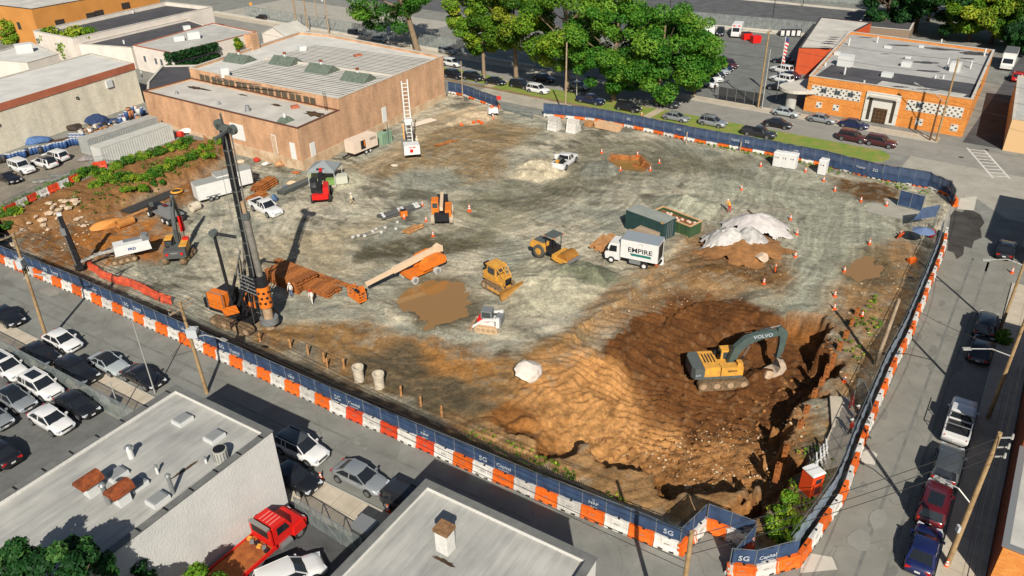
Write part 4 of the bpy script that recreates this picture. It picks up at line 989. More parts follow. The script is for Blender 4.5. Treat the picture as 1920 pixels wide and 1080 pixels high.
for p, q in ((g0, ap), (ap, g1)): MB().add([p + Vector((0, 0, .1)), q + Vector((0, 0, .1)), q + bk + Vector((0, 0, .1)), p + bk + Vector((0, 0, .1)), p + Vector((0, 0, .22)), q + Vector((0, 0, .22)), q + bk + Vector((0, 0, .22)), p + bk + Vector((0, 0, .22))], [(0, 3, 2, 1), (4, 5, 6, 7), (0, 1, 5, 4), (1, 2, 6, 5), (2, 3, 7, 6), (3, 0, 4, 7)]).build('roof_slope', ROOFG, t, world=True)

# --- orange brick civic building
ca, cb, cc_, cd = (52.3, 133.1), (72.6, 117.8), (93.0, 148.6), (72.5, 167)
t, r = building('orange_brick_hall', 'orange brick hall with lattice screens and patchy grey roof', [ca, cb, cc_, cd], 6.1, BRICK_O, mat('hall_roof', C(186, 184, 178), .85, var=.14, vscale=.25), COPE, par=.45)
zr = t['zr']
fd = (Vector(cb) - Vector(ca)).normalized(); fn = Vector((-fd.y, fd.x))
def CV(s, w, z): v = Vector(ca) + fd * s + fn * w; return Vector((v.x, v.y, z))
Lc = (Vector(cb) - Vector(ca)).length
sk = (Vector(cc_) - Vector(cb)).length
MB().add([CV(.4, .4, zr + .008), CV(Lc - .4, .4, zr + .008), CV(Lc - .4, 11.5, zr + .008), CV(.4, 11.5, zr + .008)], [(0, 1, 2, 3)]).build('front_roof_membrane', ROOFD, r, world=True)
MB().add([CV(10.5, .5, zr + .016), CV(23.5, .5, zr + .016), CV(24, 4.2, zr + .016), CV(10.8, 5.2, zr + .016)], [(0, 1, 2, 3)]).build('roof_patch', ROOFS, r, world=True)
PUD = mat('roof_wet_patch', C(84, 82, 82), .5, var=.3, vscale=.7)
for i, (px, py, rx, ry) in enumerate(((1555, 78, 1.5, .6), (1565, 70, 1.2, .5), (1548, 88, 1.3, .4), (1622, 70, 1.6, .4), (1690, 85, 2.6, .7), (1750, 90, 2.2, .6), (1772, 93, 3.2, .8), (1828, 100, 3.0, 1.6), (1815, 110, 1.4, .7), (1735, 117, 2.4, .9), (1740, 133, 2.4, .6), (1700, 110, 1.2, .4), (1660, 101, 1.0, .3), (1590, 60, .9, .3), (1690, 163, 1.6, .5), (1740, 168, 2.2, .4), (1800, 165, 1.3, .4))):
 spot(P(px, py, zr + .022 + .002 * (i % 4)), rx, ry, -.3, i + 50).build('wet_patch', PUD, r, world=True)
for i, (px, py, d) in enumerate(((1586, 113, (2.4, 2.0, 1.9)), (1700, 120, (1.6, 1.4, .8)), (1792, 125, (1.6, 1.6, 1.5)), (1664, 140, (1.8, 1.2, .7)), (1665, 88, (1.3, .8, .4)), (1728, 87, (.9, .7, .4)), (1703, 108, (1.0, .7, .4)), (1570, 100, (1.0, .8, .6)))):
 sub_box(t, 'roof_unit', P(px, py, zr + d[2] / 2), d, METW, -.65)
for px, py, hh in ((1591, 85, 1.4), (1644, 80, 1.2), (1583, 140, 1.3), (1774, 130, 2.0), (1819, 128, 1.3), (1845, 105, 1.4), (1764, 82, .9), (1753, 147, .6), (1768, 147, .6), (1620, 155, .4), (1547, 124, .7)):
 c = P(px, py, zr); MB().cyl(c, c + Vector((0, 0, hh)), .16).build('vent_pipe', METW, t, world=True)
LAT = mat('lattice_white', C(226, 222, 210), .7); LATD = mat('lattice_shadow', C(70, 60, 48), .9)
def lattice(s0, s1, z0, z1, name='lattice_screen'):
 q, rz = wallpt(ca, cb, (s0 + s1) / 2, (z0 + z1) / 2, .03); o = MB().box(q, (s1 - s0, .06, z1 - z0), rz).build(name, LAT, t, world=True)
 nx = max(2, int((s1 - s0) / .42)); nz = max(2, int((z1 - z0) / .36))
 d = Vector((math.cos(rz), math.sin(rz), 0)); n = Vector((d.y, -d.x, 0)); b = MB()
 for i in range(nx):
  for j in range(nz):
   if (i + j) % 2: continue
   c = q + d * (-(s1 - s0) / 2 + (i + .5) * (s1 - s0) / nx) + Vector((0, 0, -(z1 - z0) / 2 + (j + .5) * (z1 - z0) / nz)) + n * .03
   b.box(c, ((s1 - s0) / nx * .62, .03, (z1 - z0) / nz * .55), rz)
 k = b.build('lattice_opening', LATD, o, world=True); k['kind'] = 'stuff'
 return o
lattice(.8, 9.0, 3.0, 4.7); lattice(16.3, 24.6, 2.9, 4.6)
for s in (2.0, 4.9): lattice(s, s + 1.0, .9, 1.9)
for s in (18.2, 23.4): lattice(s, s + 1.1, .7, 1.8)
for s in (2.9, 5.2, 7.4, 18.2): window(t, ca, cb, s, 4.0, .9, .7, .12, METG, GLASS, 1)
q, rz = wallpt(ca, cb, 12.6, 2.55, .1); po = MB().box(q, (5.4, .25, 5.0), rz).build('portal', LAT, t, world=True)
lattice(10.5, 11.6, .6, 4.0, 'portal_lattice').location += Vector((0, 0, 0));
q, rz = wallpt(ca, cb, 12.7, 4.45, .5); MB().box(q, (4.2, .8, .2), rz).build('portal_canopy', COPE, t, world=True)
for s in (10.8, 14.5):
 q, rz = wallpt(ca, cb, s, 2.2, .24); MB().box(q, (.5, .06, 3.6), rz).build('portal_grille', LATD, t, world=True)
q, rz = wallpt(ca, cb, 12.6, 1.3, .26); dr = MB().box(q, (2.2, .08, 2.5), rz).build('door', mat('bronze_door', C(112, 86, 58), .5), t, world=True)
for i in range(4):
 for j in range(4):
  q, rz = wallpt(ca, cb, 11.75 + i * .56, .35 + j * .6, .32); MB().box(q, (.42, .04, .46), rz).build('door_panel', mat('bronze_dark', C(74, 56, 40), .5), dr, world=True)
# rounded entrance canopy and red-walled rear wing
cn = BK(0, 0)
cq = P(1494, 168, 3.2); can = MB(); pts = []
for k in range(13):
 a_ = math.pi * (.5 + k / 12); pts.append((cq.x + 3.4 * math.cos(a_) * .9, cq.y + 3.0 * math.sin(a_)))
pts += [(cq.x + 5.5, cq.y - 3.0 + 0), (cq.x + 7.0, cq.y + 4.5), (cq.x + 3, cq.y + 5.0)]
can.poly(pts, 3.2, 3.75); can.build('entrance_canopy', COPE, t, world=True)
MB().cyl((cq.x - .8, cq.y - .3, 0), (cq.x - .8, cq.y - .3, 3.2), .9, n=18).build('canopy_drum', ROOFS, t, world=True)
REDW = mat('red_wall', C(206, 86, 44), .8, var=.1)
t, r = building('red_walled_wing', 'grey roofed wing with red-orange walls behind the orange brick hall', [(58.6, 157), (73.4, 186.5), (82.5, 179.5), (72.2, 167.3), (66.5, 155.5)], 5.2, REDW, ROOFG, mat('dark_coping', C(70, 66, 64), .7), par=.05)
# --- white-cream building at the right edge
t, r = building('cream_corner_building', 'cream and tan building with blue window at the right edge', [(75.6, 111.6), (90, 135), (104, 126), (88, 103)], 4.9, mat('tan_panel', C(230, 190, 140), .8), ROOFS, COPE, par=.1)
for s in (3.2, 5.2, 7.2): window(t, (75.6, 111.6), (88, 103), s, 3.2, 1.6, 1.7, .04, FRAMEW, mat('blue_glass', C(84, 130, 150), .15), 1)
# --- near roofs
def near_building(name, label, A, w, dep, h, roofm):
 a0 = Vector((A[0], A[1])); e1 = Vector((FR_D.x, FR_D.y)); e2 = Vector((FR_N.x, FR_N.y))
 poly = [a0, a0 + e1 * w, a0 + e1 * w + e2 * dep, a0 + e2 * dep]
 t, r = building(name, label, [tuple(p) for p in poly], h, STUCL, roofm, mat('parapet_cap', C(120, 120, 116), .8, var=.2, vscale=1), par=.32, th=.4)
 return t, r, (lambda s, d, z=h - .32: Vector((a0.x + e1.x * s + e2.x * d, a0.y + e1.y * s + e2.y * d, z)))
t, r, NL = near_building('near_white_building', 'near white stucco building with silver roof, rusty vents and skylights', (-25.4, 46.4), 10.2, 27, 7.4, ROOFN)
zr = 7.08
def roof_skylight(t, px, py, w, l, rz):
 c = P(px, py, zr); k = MB().box(c + Vector((0, 0, .14)), (w, l, .28), rz).build('skylight', METW, t, world=True)
 MB().box(c + Vector((0, 0, .33)), (w - .16, l - .16, .1), rz, taper=.92).build('skylight_dome', mat('dome_plastic', C(150, 152, 150), .3), k, world=True)
for px, py in ((343, 790), (403, 822), (220, 893), (257, 912), (297, 940)): roof_skylight(t, px, py, 1.0, 1.15, FR_A)
WOODR = RUST
for px, py in ((175, 925), (232, 942)):
 c = P(px, py, zr); e = Vector((math.cos(FR_A), math.sin(FR_A), 0)); e2 = Vector((-e.y, e.x, 0))
 k = MB().box(c + Vector((0, 0, .45)), (.7, .8, .9), FR_A).build('turbine_base', METW, t, world=True)
 b = MB()
 for j in range(7):
  a0 = math.pi * j / 7; a1 = math.pi * (j + 1) / 7; R_ = .55
  p0 = c + Vector((0, 0, .95)) + e * R_ * math.cos(a0) + Vector((0, 0, R_ * math.sin(a0))); p1 = c + Vector((0, 0, .95)) + e * R_ * math.cos(a1) + Vector((0, 0, R_ * math.sin(a1)))
  b.add([p0 - e2 * .75, p0 + e2 * .75, p1 + e2 * .75, p1 - e2 * .75], [(0, 3, 2, 1)])
 b.build('rusty_hood', RUST, k, world=True)
 for sg in (-1, 1):
  b = MB(); pts = [c + Vector((0, 0, .95)) + e2 * .72 * sg + e * .55 * math.cos(math.pi * j / 7) + Vector((0, 0, .55 * math.sin(math.pi * j / 7))) for j in range(8)]; b.add(pts, [tuple(range(8))]); b.build('hood_end', RUST, k, world=True)
for px, py, hh, rr_ in ((247, 858, .9, .2), (296, 888, .6, .09), (325, 925, 1.5, .13), (205, 945, 1.6, .16), (387, 868, .4, .08)):
 c = P(px, py, zr); k = MB().cyl(c, c + Vector((0, 0, hh)), rr_).build('vent_pipe', METW if hh < 1.5 else METG, t, world=True)
 MB().cyl(c + Vector((0, 0, hh)), c + Vector((0, 0, hh + .16)), rr_ * 1.5, rr_ * .8).build('vent_cap', METG, k, world=True)
c = P(416, 862, zr); k = MB().cyl(c, c + Vector((0, 0, .95)), .48, n=20).build('condenser', mat('condenser_grey', C(186, 184, 172), .6), t, world=True)
MB().cyl(c + Vector((0, 0, .95)), c + Vector((0, 0, 1.0)), .4, n=16).build('fan_grille', BLACKM, k, world=True)
for j in range(16): a_ = 2 * math.pi * j / 16; MB().box(c + Vector((math.cos(a_) * .49, math.sin(a_) * .49, .5)), (.05, .05, .75), a_).build('louvre', METG, k, world=True)
spot(P(347, 880, zr + .012), 1.3, .14, .95, 3).build('roof_stain', STAIN, r, world=True); spot(P(140, 960, zr + .014), 1.0, .5, .95, 4).build('roof_stain', mat('roof_grime', C(178, 178, 170), .9), r, world=True)
for s in np.arange(.8, 26, 1.9):
 MB().bar(NL(.2, s, 7.5), NL(.2, s + .12, 7.5), .5, .02).build('cap_joint', BLACKM, t, world=True); MB().bar(NL(10.0, s, 7.5), NL(10.0, s + .12, 7.5), .5, .02).build('cap_joint', BLACKM, t, world=True)
t, r, NR = near_building('near_grey_roof_building', 'near building with silver roof and white brick chimney at the bottom edge', (-5.7, 36.0), 12.0, 18, 7.4, ROOFN)
c = P(836, 1030, zr); k = MB().box(c + Vector((0, 0, .8)), (.85, .75, 1.6), FR_A).build('chimney', mat('white_brick', C(232, 228, 220), .8, var=.12, vscale=3, bump=.03, bscale=9), t, world=True)
MB().box(c + Vector((0, 0, 1.72)), (1.0, .9, .24), FR_A).build('chimney_cap', mat('chimney_cap', C(150, 112, 76), .9, var=.4, vscale=3), k, world=True)
spot(P(832, 1052, zr + .012), .9, .16, -.55, 9).build('roof_stain', STAIN, r, world=True)
# --- right side: brick building with grey roof and the taller block whose shadow lies on the street
t, r = building('right_brick_building', 'dark red brick wall and grey roof of the building at the lower right edge', [RT(.6, 10.1), RT(11.4, 10.1), RT(11.4, 26), RT(.6, 26)], 4.0, BRICK_D, ROOFS, METG, par=.05)
q = RT(.6, 18.05, 1.95); MB().box(q - RT_D * .02, (15.8, .08, 3.9), RT_A - math.pi / 2).build('sunlit_front_face', BRICK_O, t, world=True)  # brighter brick here: the sun on this face is put into the colour
building('right_tall_building', 'taller brick building beyond the right street pavement', [RT(11.5, 10.15), RT(29.6, 10.15), RT(29.6, 30), RT(11.5, 30)], 7.0, BRICK_D, ROOFG, COPE)
building('far_corner_building', 'brick building on the far right street corner', [RT(47, 11.5), RT(62, 11.5), RT(62, 30), RT(47, 30)], 9.5, BRICK_D, ROOFG, COPE)
# --- far sheds on the upper edge
t, r = building('far_shed', 'low dark shed among the trees behind the red walled wing', [(82, 186), (90, 200), (100, 194), (92, 180)], 3.2, mat('shed_wall', C(150, 130, 110), .8), ROOFD, COPE, par=.05)
# ------------------------------------------------------------------ cars, pickups, vans
TYRE = mat('tyre_rubber', (.018, .018, .018), .85); RIM = mat('alloy_rim', C(170, 172, 174), .35, .7); CGLASS = mat('car_glass', (.012, .014, .017), .06, spec=.7)
HEADL = mat('headlight', C(214, 218, 222), .15, spec=.7); TAILL = mat('tail_light', C(190, 26, 20), .2, spec=.6); PLATE = mat('number_plate', C(226, 226, 220), .5); TRIM = mat('black_trim', (.015, .015, .016), .5)
PAINT = {}
def paint(key, rgb, metal=0.0):
 if key not in PAINT: PAINT[key] = mat('paint_' + key, C(*rgb) if sum(rgb) > 120 else tuple(lin(v) for v in rgb), .32, metal, spec=.5, coat=.6)
 return PAINT[key]
paint('white', (236, 234, 230)); paint('black', (22, 22, 25)); paint('silver', (176, 180, 180), .45); paint('grey', (92, 96, 98), .3); paint('blue', (24, 34, 82)); paint('burgundy', (74, 14, 20))
paint('darkgrey', (52, 54, 58), .2); paint('red', (206, 34, 30)); paint('navy', (20, 28, 52)); paint('pale', (200, 208, 206), .3); paint('maroon', (64, 26, 30)); paint('champagne', (168, 158, 140), .3)
KINDS = {
 # length, width, stations (x fraction from rear 0..1, top z, half width factor), belt z, greenhouse: rear base, rear top, front top, front base (x fractions), roof z, wheel x fractions, wheel radius
 'sedan': dict(L=4.75, W=1.84, st=[(0, .62, .74), (.03, .86, .88), (.10, .98, .96), (.25, 1.0, 1), (.5, .97, 1), (.72, .95, .99), (.86, .86, .96), (.95, .74, .88), (1, .56, .72)], belt=.95, gh=(.10, .27, .55, .745), roof=1.44, wh=(.18, .80), wr=.335),
 'suv': dict(L=4.70, W=1.90, st=[(0, .70, .80), (.02, 1.0, .92), (.08, 1.08, .98), (.3, 1.07, 1), (.55, 1.05, 1), (.75, 1.04, .99), (.88, .98, .95), (.96, .86, .88), (1, .60, .76)], belt=1.05, gh=(.02, .08, .56, .735), roof=1.68, wh=(.18, .80), wr=.37),
 'jeep': dict(L=4.6, W=1.90, st=[(0, .70, .92), (.02, 1.10, .96), (.1, 1.14, 1), (.35, 1.14, 1), (.6, 1.14, 1), (.75, 1.12, .98), (.9, 1.10, .96), (.97, 1.06, .94), (1, .66, .90)], belt=1.12, gh=(.02, .035, .60, .68), roof=1.86, wh=(.17, .82), wr=.40),
 'pickup': dict(L=5.9, W=2.0, st=[(0, .80, .93), (.012, 1.08, .96), (.06, 1.10, .98), (.2, 1.10, 1), (.38, 1.12, 1), (.6, 1.14, 1), (.78, 1.16, 1), (.92, 1.12, .97), (.975, 1.02, .93), (1, .66, .86)], belt=1.13, gh=(.375, .40, .60, .72), roof=1.88, wh=(.20, .80), wr=.42),
 'coupe': dict(L=4.6, W=1.86, st=[(0, .60, .76), (.03, .84, .9), (.10, .93, .97), (.25, .95, 1), (.5, .93, 1), (.7, .90, .99), (.86, .80, .95), (.95, .68, .86), (1, .50, .70)], belt=.91, gh=(.12, .33, .52, .70), roof=1.34, wh=(.18, .80), wr=.34),
}
CAR_ME = {}
def car_meshes(kind):
 if kind in CAR_ME: return CAR_ME[kind]
 k = KINDS[kind]; L, W = k['L'], k['W']; hw = W / 2; out = {}
 b = MB(); rings = []
 for fx, zt, wf in k['st']:
  x = (fx - .5) * L; w = hw * wf; zb = .24 if .04 < fx < .96 else .32
  half = [(w * .90, zb), (w * .985, zb + .14), (w, zb + (zt - zb) * .55), (w * .965, zt - .10 * (zt - zb) - .02), (w * .86, zt - .015), (w * .45, zt + .02)]
  rings.append([(x, -y, z) for y, z in half] + [(x, y, z) for y, z in reversed(half)])
 n = len(rings[0]); vs = [p for r_ in rings for p in r_]; fs = []
 for i in range(len(rings) - 1):
  for j in range(n): fs.append((i * n + j, i * n + (j + 1) % n, (i + 1) * n + (j + 1) % n, (i + 1) * n + j))
 fs.append(tuple(range(n - 1, -1, -1))); fs.append(tuple((len(rings) - 1) * n + j for j in range(n)))
 b.add(vs, fs); out['body'] = b.mesh('body', True)
 g = [(f_ - .5) * L for f_ in k['gh']]; zb, zr = k['belt'] - .04, k['roof'] - .05; wb, wt = hw * .93, hw * (.74 if kind in ('sedan', 'coupe') else .80 if kind != 'jeep' else .88)
 def rg(xr, xf, w, z): return [(xr, -w * .9, z), (xr + (xf - xr) * .12, -w, z), (xf - (xf - xr) * .12, -w, z), (xf, -w * .86, z), (xf + .06, 0, z), (xf, w * .86, z), (xf - (xf - xr) * .12, w, z), (xr + (xf - xr) * .12, w, z), (xr, w * .9, z), (xr - .04, 0, z)]
 lo, hi = rg(g[0], g[3], wb, zb), rg(g[1], g[2], wt, zr); m_ = len(lo); b = MB()
 b.add(lo + hi, [(i, (i + 1) % m_, (i + 1) % m_ + m_, i + m_) for i in range(m_)] + [tuple(range(2 * m_ - 1, m_ - 1, -1))]); out['windows'] = b.mesh('windows')
 b = MB(); t0, t1 = rg(g[1] - .03, g[2] + .05, wt + .025, zr - .01), rg(g[1] + .1, g[2] - .12, wt * .86, zr + .055)
 b.add(t0 + t1, [(i, (i + 1) % m_, (i + 1) % m_ + m_, i + m_) for i in range(m_)] + [tuple(range(m_, 2 * m_))]); out['roof'] = b.mesh('roof', True)
 # pillars: one mesh a side (A, B and C pillar with the window sill)
 for s, nm in ((-1, 'pillars'), (1, 'pillars')):
  b = MB(); o_ = .012 * s
  def PT(xa, wa, za): return Vector((xa, s * (wa + .01), za))
  b.bar(PT(g[3] - .03, wb * .88, zb), PT(g[2], wt * .88, zr), .08, .05); b.bar(PT(g[0] + .05, wb * .92, zb), PT(g[1] + .02, wt * .92, zr), .16 if kind != 'pickup' else .1, .05)
  xm = (g[1] + g[2]) / 2 + .05; b.bar(PT(xm, wb, zb), PT(xm, wt, zr), .09, .04)
  if kind in ('suv', 'jeep'): xq = g[1] + .75; b.bar(PT(xq - .05, wb, zb), PT(xq, wt, zr), .10, .04)
  b.bar(PT(g[0] + .1, wb, zb + .02), PT(g[3] - .1, wb, zb + .02), .05, .05); b.bar(PT(g[1], wt, zr), PT(g[2], wt, zr), .05, .05)
  out['pillar%d' % s] = b.mesh('pillars')
 r_ = k['wr']
 out['tyre'] = MB().cyl((0, -.12, 0), (0, .12, 0), r_, n=18).mesh('wheel', True)
 b = MB().cyl((0, .115, 0), (0, .135, 0), r_ * .68, n=14); out['rim'] = b.mesh('rim')
 out['arch'] = MB().cyl((0, -.02, 0), (0, .02, 0), r_ * 1.16, n=20).mesh('wheel_arch')
 xe = L / 2
 out['head'] = MB().box((0, 0, 0), (.30, .36, .13)).mesh('headlight'); out['tail'] = MB().box((0, 0, 0), (.12, .36, .16)).mesh('tail_light')
 out['mirror'] = MB().box((0, 0, 0), (.14, .20, .14)).mesh('mirror'); out['plate'] = MB().box((0, 0, 0), (.02, .34, .13)).mesh('number_plate')
 out['grille'] = MB().box((0, 0, 0), (.06, W * .5, .18)).mesh('grille')
 if kind in ('suv', 'jeep'):
  b = MB()
  for s in (-1, 1): pass
  out['rail'] = MB().bar((g[1] + .15, 0, 0), (g[2] - .15, 0, 0), .05).mesh('roof_rail')
 if kind == 'pickup':
  x0, x1 = -L / 2 + .12, g[0] - .08; w = hw - .16
  b = MB().box(((x0 + x1) / 2, 0, k['belt'] + .005), (x1 - x0, 2 * w, .03)); out['bed'] = b.mesh('bed')
  b = MB(); ring(b, [(x0 - .1, -w - .1), (x1 + .04, -w - .1), (x1 + .04, w + .1), (x0 - .1, w + .1)], [(x0, -w), (x1, -w), (x1, w), (x0, w)], .95, 1.30); out['bed_side'] = b.mesh('bed_side')
 CAR_ME[kind] = out
 return out
def _part(me, name, parent, mt, loc=(0, 0, 0), rz=0.0, sc=None):
 o = bpy.data.objects.new(name, me); COL.objects.link(o); o.parent = parent; o.location = loc; o.rotation_euler.z = rz
 if not me.materials: me.materials.append(None)
 o.material_slots[0].link = 'OBJECT'; o.material_slots[0].material = mt
 if sc: o.scale = sc
 return o
CAR_NAME = {'sedan': 'sedan_car', 'suv': 'suv_car', 'jeep': 'off_road_car', 'pickup': 'pickup_truck', 'coupe': 'coupe_car'}
def car(kind, color, loc, rz, label, group='parked cars', roof=None, rails=False, scale=1.0, sunroof=False, hood=None, detail=True):
 m_ = car_meshes(kind); k = KINDS[kind]; L, W = k['L'], k['W']; hw = W / 2; pm_ = PAINT[color]
 t = thing(CAR_NAME[kind], label, 'pickup' if kind == 'pickup' else 'car', (loc[0], loc[1], loc[2] if len(loc) > 2 else 0.0), rz, group)
 if scale != 1: t.scale = (scale,) * 3
 _part(m_['body'], 'body', t, pm_); w_ = _part(m_['windows'], 'windows', t, CGLASS); rf = _part(m_['roof'], 'roof', t, PAINT[roof] if roof in PAINT else (roof or pm_))
 for s in (-1, 1): _part(m_['pillar%d' % s], 'pillars', t, pm_)
 if sunroof:
  g = [(f_ - .5) * L for f_ in k['gh']]; MB().box(((g[1] + g[2]) / 2 + .1, 0, k['roof'] + .012), ((g[2] - g[1]) * .62, W * .5, .02)).build('sunroof', CGLASS, rf)
 for fx in k['wh']:
  for s in (-1, 1):
   x = (fx - .5) * L
   _part(m_['arch'], 'wheel_arch', t, TRIM, (x, s * (hw - .012), k['wr'] + .03))
   wv = _part(m_['tyre'], 'wheel', t, TYRE, (x, s * (hw - .085), k['wr'] + .004)); _part(m_['rim'], 'rim', wv, RIM, (0, 0, 0), 0 if s > 0 else math.pi)
 zl = k['st'][-2][1] - .06
 for s in (-1, 1):
  _part(m_['head'], 'headlight', t, HEADL, (L / 2 - .20, s * hw * .66, zl - .04), s * -.25)
  _part(m_['tail'], 'tail_light', t, TAILL, (-L / 2 + .10, s * hw * .66, k['st'][1][1] - .12), s * .2)
  _part(m_['mirror'], 'mirror', t, pm_, ((k['gh'][3] - .5) * L - .35, s * (hw + .07), k['belt'] + .05))
  if rails and 'rail' in m_: _part(m_['rail'], 'roof_rail', rf, TRIM, (0, s * hw * .72, k['roof'] + .03))
 _part(m_['plate'], 'number_plate', t, PLATE, (-L / 2 - .005, 0, .62)); _part(m_['plate'], 'number_plate', t, PLATE, (L / 2 + .005, 0, .48)); _part(m_['grille'], 'grille', t, TRIM, (L / 2 - .03, 0, .62))
 if kind == 'pickup': _part(m_['bed'], 'bed', t, TRIM); _part(m_['bed_side'], 'bed_side', t, pm_)
 return t
def fc(u, v): return FR(u, v)
def hp(a, b): return heading(a, b)
FA, FB = FR_A, FR_A + math.pi; RA = RT_A; BA, BB = BK_A, BK_A + math.pi
g = 'cars parked on the front street'
car('sedan', 'black', P(15, 602), FA, 'black sedan at the left edge by the pole with yellow plate', g)
car('sedan', 'white', P(120, 648), FA, 'white sedan parked beside the leaning wooden pole on the front street', g)
car('coupe', 'pale', P(207, 690), FA, 'silver convertible with black soft top on the front street', g, roof=TRIM)
car('coupe', 'black', P(272, 715), FA, 'black four-door coupe parked at the white roof corner', g)
car('suv', 'white', P(568, 852), FA, 'white wagon with grey roof beside the near white building', g, roof='grey', rails=True)
car('sedan', 'silver', P(677, 905), FA, 'silver sedan between two traffic cones on the front street', g)
car('suv', 'darkgrey', P(772, 955), FA, 'dark grey SUV half hidden by the near grey roof', g, rails=True)
g = 'cars in the corner lot'
car('sedan', 'black', P(80, 672), FA, 'black sedan parked just inside the lot fence, farther of two', g)
car('suv', 'black', P(150, 707), FA, 'black SUV just inside the lot fence near the white sign', g)
car('suv', 'white', P(18, 700), FA, 'white SUV with dark sunroof in the lot, nearest the left edge', g, sunroof=True)
car('suv', 'white', P(82, 735), FA, 'white sporty SUV with dark glass roof in the middle of the lot', g, sunroof=True)
car('sedan', 'silver', P(32, 757), FA, 'silver sedan with dark roof glass in the lot', g, roof=CGLASS)
car('sedan', 'black', P(148, 768), FA, 'black sedan in the lot behind the white sedan', g)
car('sedan', 'white', P(100, 797), FA, 'white sedan at the near end of the lot', g)
car('sedan', 'silver', P(-12, 790), FA, 'silver car cut off by the left edge of the photo', g)
car('sedan', 'black', P(0, 858), FA + math.pi, 'black car with red tail lights at the lower left edge', g)
g = 'cars in the tow yard'
car('sedan', 'black', P(552, 905), FA, 'black car in the shade behind the near white building wall', g)
car('suv', 'white', P(546, 1092), hp((510, 1085), (590, 1050)), 'white SUV beside the red tow truck', g, scale=1.0)
g = 'cars parked on the right street'
car('sedan', 'black', P(1884, 475), RA, 'black car alone near the shaded corner of the right street', g)
car('suv', 'black', P(1846, 618), RA, 'black SUV in front of the green weeds on the right street', g)
car('sedan', 'black', P(1836, 664), RA, 'black sedan in building shade on the right street', g)
car('pickup', 'white', P(1796, 800), RA, 'white pickup with rack over its bed on the right street', g)
car('suv', 'grey', P(1773, 882), RA, 'grey SUV between white pickup and burgundy car', g)
car('suv', 'burgundy', P(1748, 955), RA, 'burgundy SUV with sunroof on the right street', g, sunroof=True)
car('sedan', 'blue', P(1728, 1040), RA, 'dark blue sedan nearest on the right street', g)
g = 'cars in the storage yard'
car('jeep', 'white', P(44, 322), hp((20, 312), (70, 330)), 'boxy white off-road car in the storage yard', g)
car('suv', 'white', P(86, 312), hp((112, 318), (62, 304)), 'white SUV with dark roof next to the boxy white car', g, roof=CGLASS)
car('suv', 'white', P(106, 300), hp((132, 304), (80, 293)), 'white SUV nearest the white containers', g)
car('coupe', 'black', P(18, 340), hp((-10, 330), (45, 348)), 'black car at the left edge of the storage yard', g)
g = 'cars parked along the back lane'
for kind, c, px, py, rz, lab in (
 ('suv', 'black', 668, 68, BB, 'black SUV with red tail light on the far street left of the tall tree'),
 ('sedan', 'silver', 712, 78, BB, 'silver car half hidden by the tall tree on the far street'),
 ('suv', 'silver', 840, 101, BB, 'silver SUV by the far white kerb right of the tall tree'),
 ('suv', 'white', 848, 124, BB, 'white SUV behind the brick warehouse corner'),
 ('suv', 'black', 852, 146, BB, 'black SUV just past the brick warehouse corner'),
 ('suv', 'black', 888, 150, BB, 'black SUV on the verge, left of two black cars'),
 ('sedan', 'black', 929, 158, BB, 'black sedan on the verge, right of two black cars'),
 ('suv', 'black', 976, 165, BB, 'black SUV touching the white SUV under the trees'),
 ('suv', 'white', 1009, 174, BB, 'white SUV at the edge of the tree shade'),
 ('sedan', 'silver', 1085, 167, BB, 'silver sedan in the shade behind the grass verge'),
 ('sedan', 'black', 1020, 152, BB, 'black sedan in deep shade under the big trees'),
 ('suv', 'black', 1178, 208, BB, 'black SUV beside an orange cone under the tree'),
 ('suv', 'darkgrey', 1250, 200, BB, 'dark SUV with red tail light at the tree shade edge'),
 ('sedan', 'silver', 1267, 226, BB, 'silver sedan parked on the grass verge'),
 ('suv', 'silver', 1336, 236, BB, 'silver SUV with roof rails on the verge'),
 ('sedan', 'black', 1458, 238, BB, 'black sedan behind the dark pickup'),
 ('sedan', 'pale', 1473, 217, BB, 'pale blue sedan before the civic hall gate'),
 ('sedan', 'silver', 1540, 229, BB, 'silver sedan parked before the lattice wall'),
 ('sedan', 'blue', 1600, 239, BB, 'blue sedan parked before the hall portal'),
 ('suv', 'maroon', 1598, 264, BB, 'dark maroon SUV at the grass tip, farther of two'),
 ('suv', 'maroon', 1650, 273, BB, 'dark maroon SUV at the grass tip, nearer of two')):
 car(kind, c, P(px, py), rz, lab, g, rails=(px == 1336))
car('pickup', 'navy', P(1107, 194), BB, 'navy blue pickup under the big tree', g, scale=.93); car('pickup', 'darkgrey', P(1422, 256), BB, 'dark grey pickup beside the long blue fence', g, scale=.93)
g = 'cars in the civic lot'
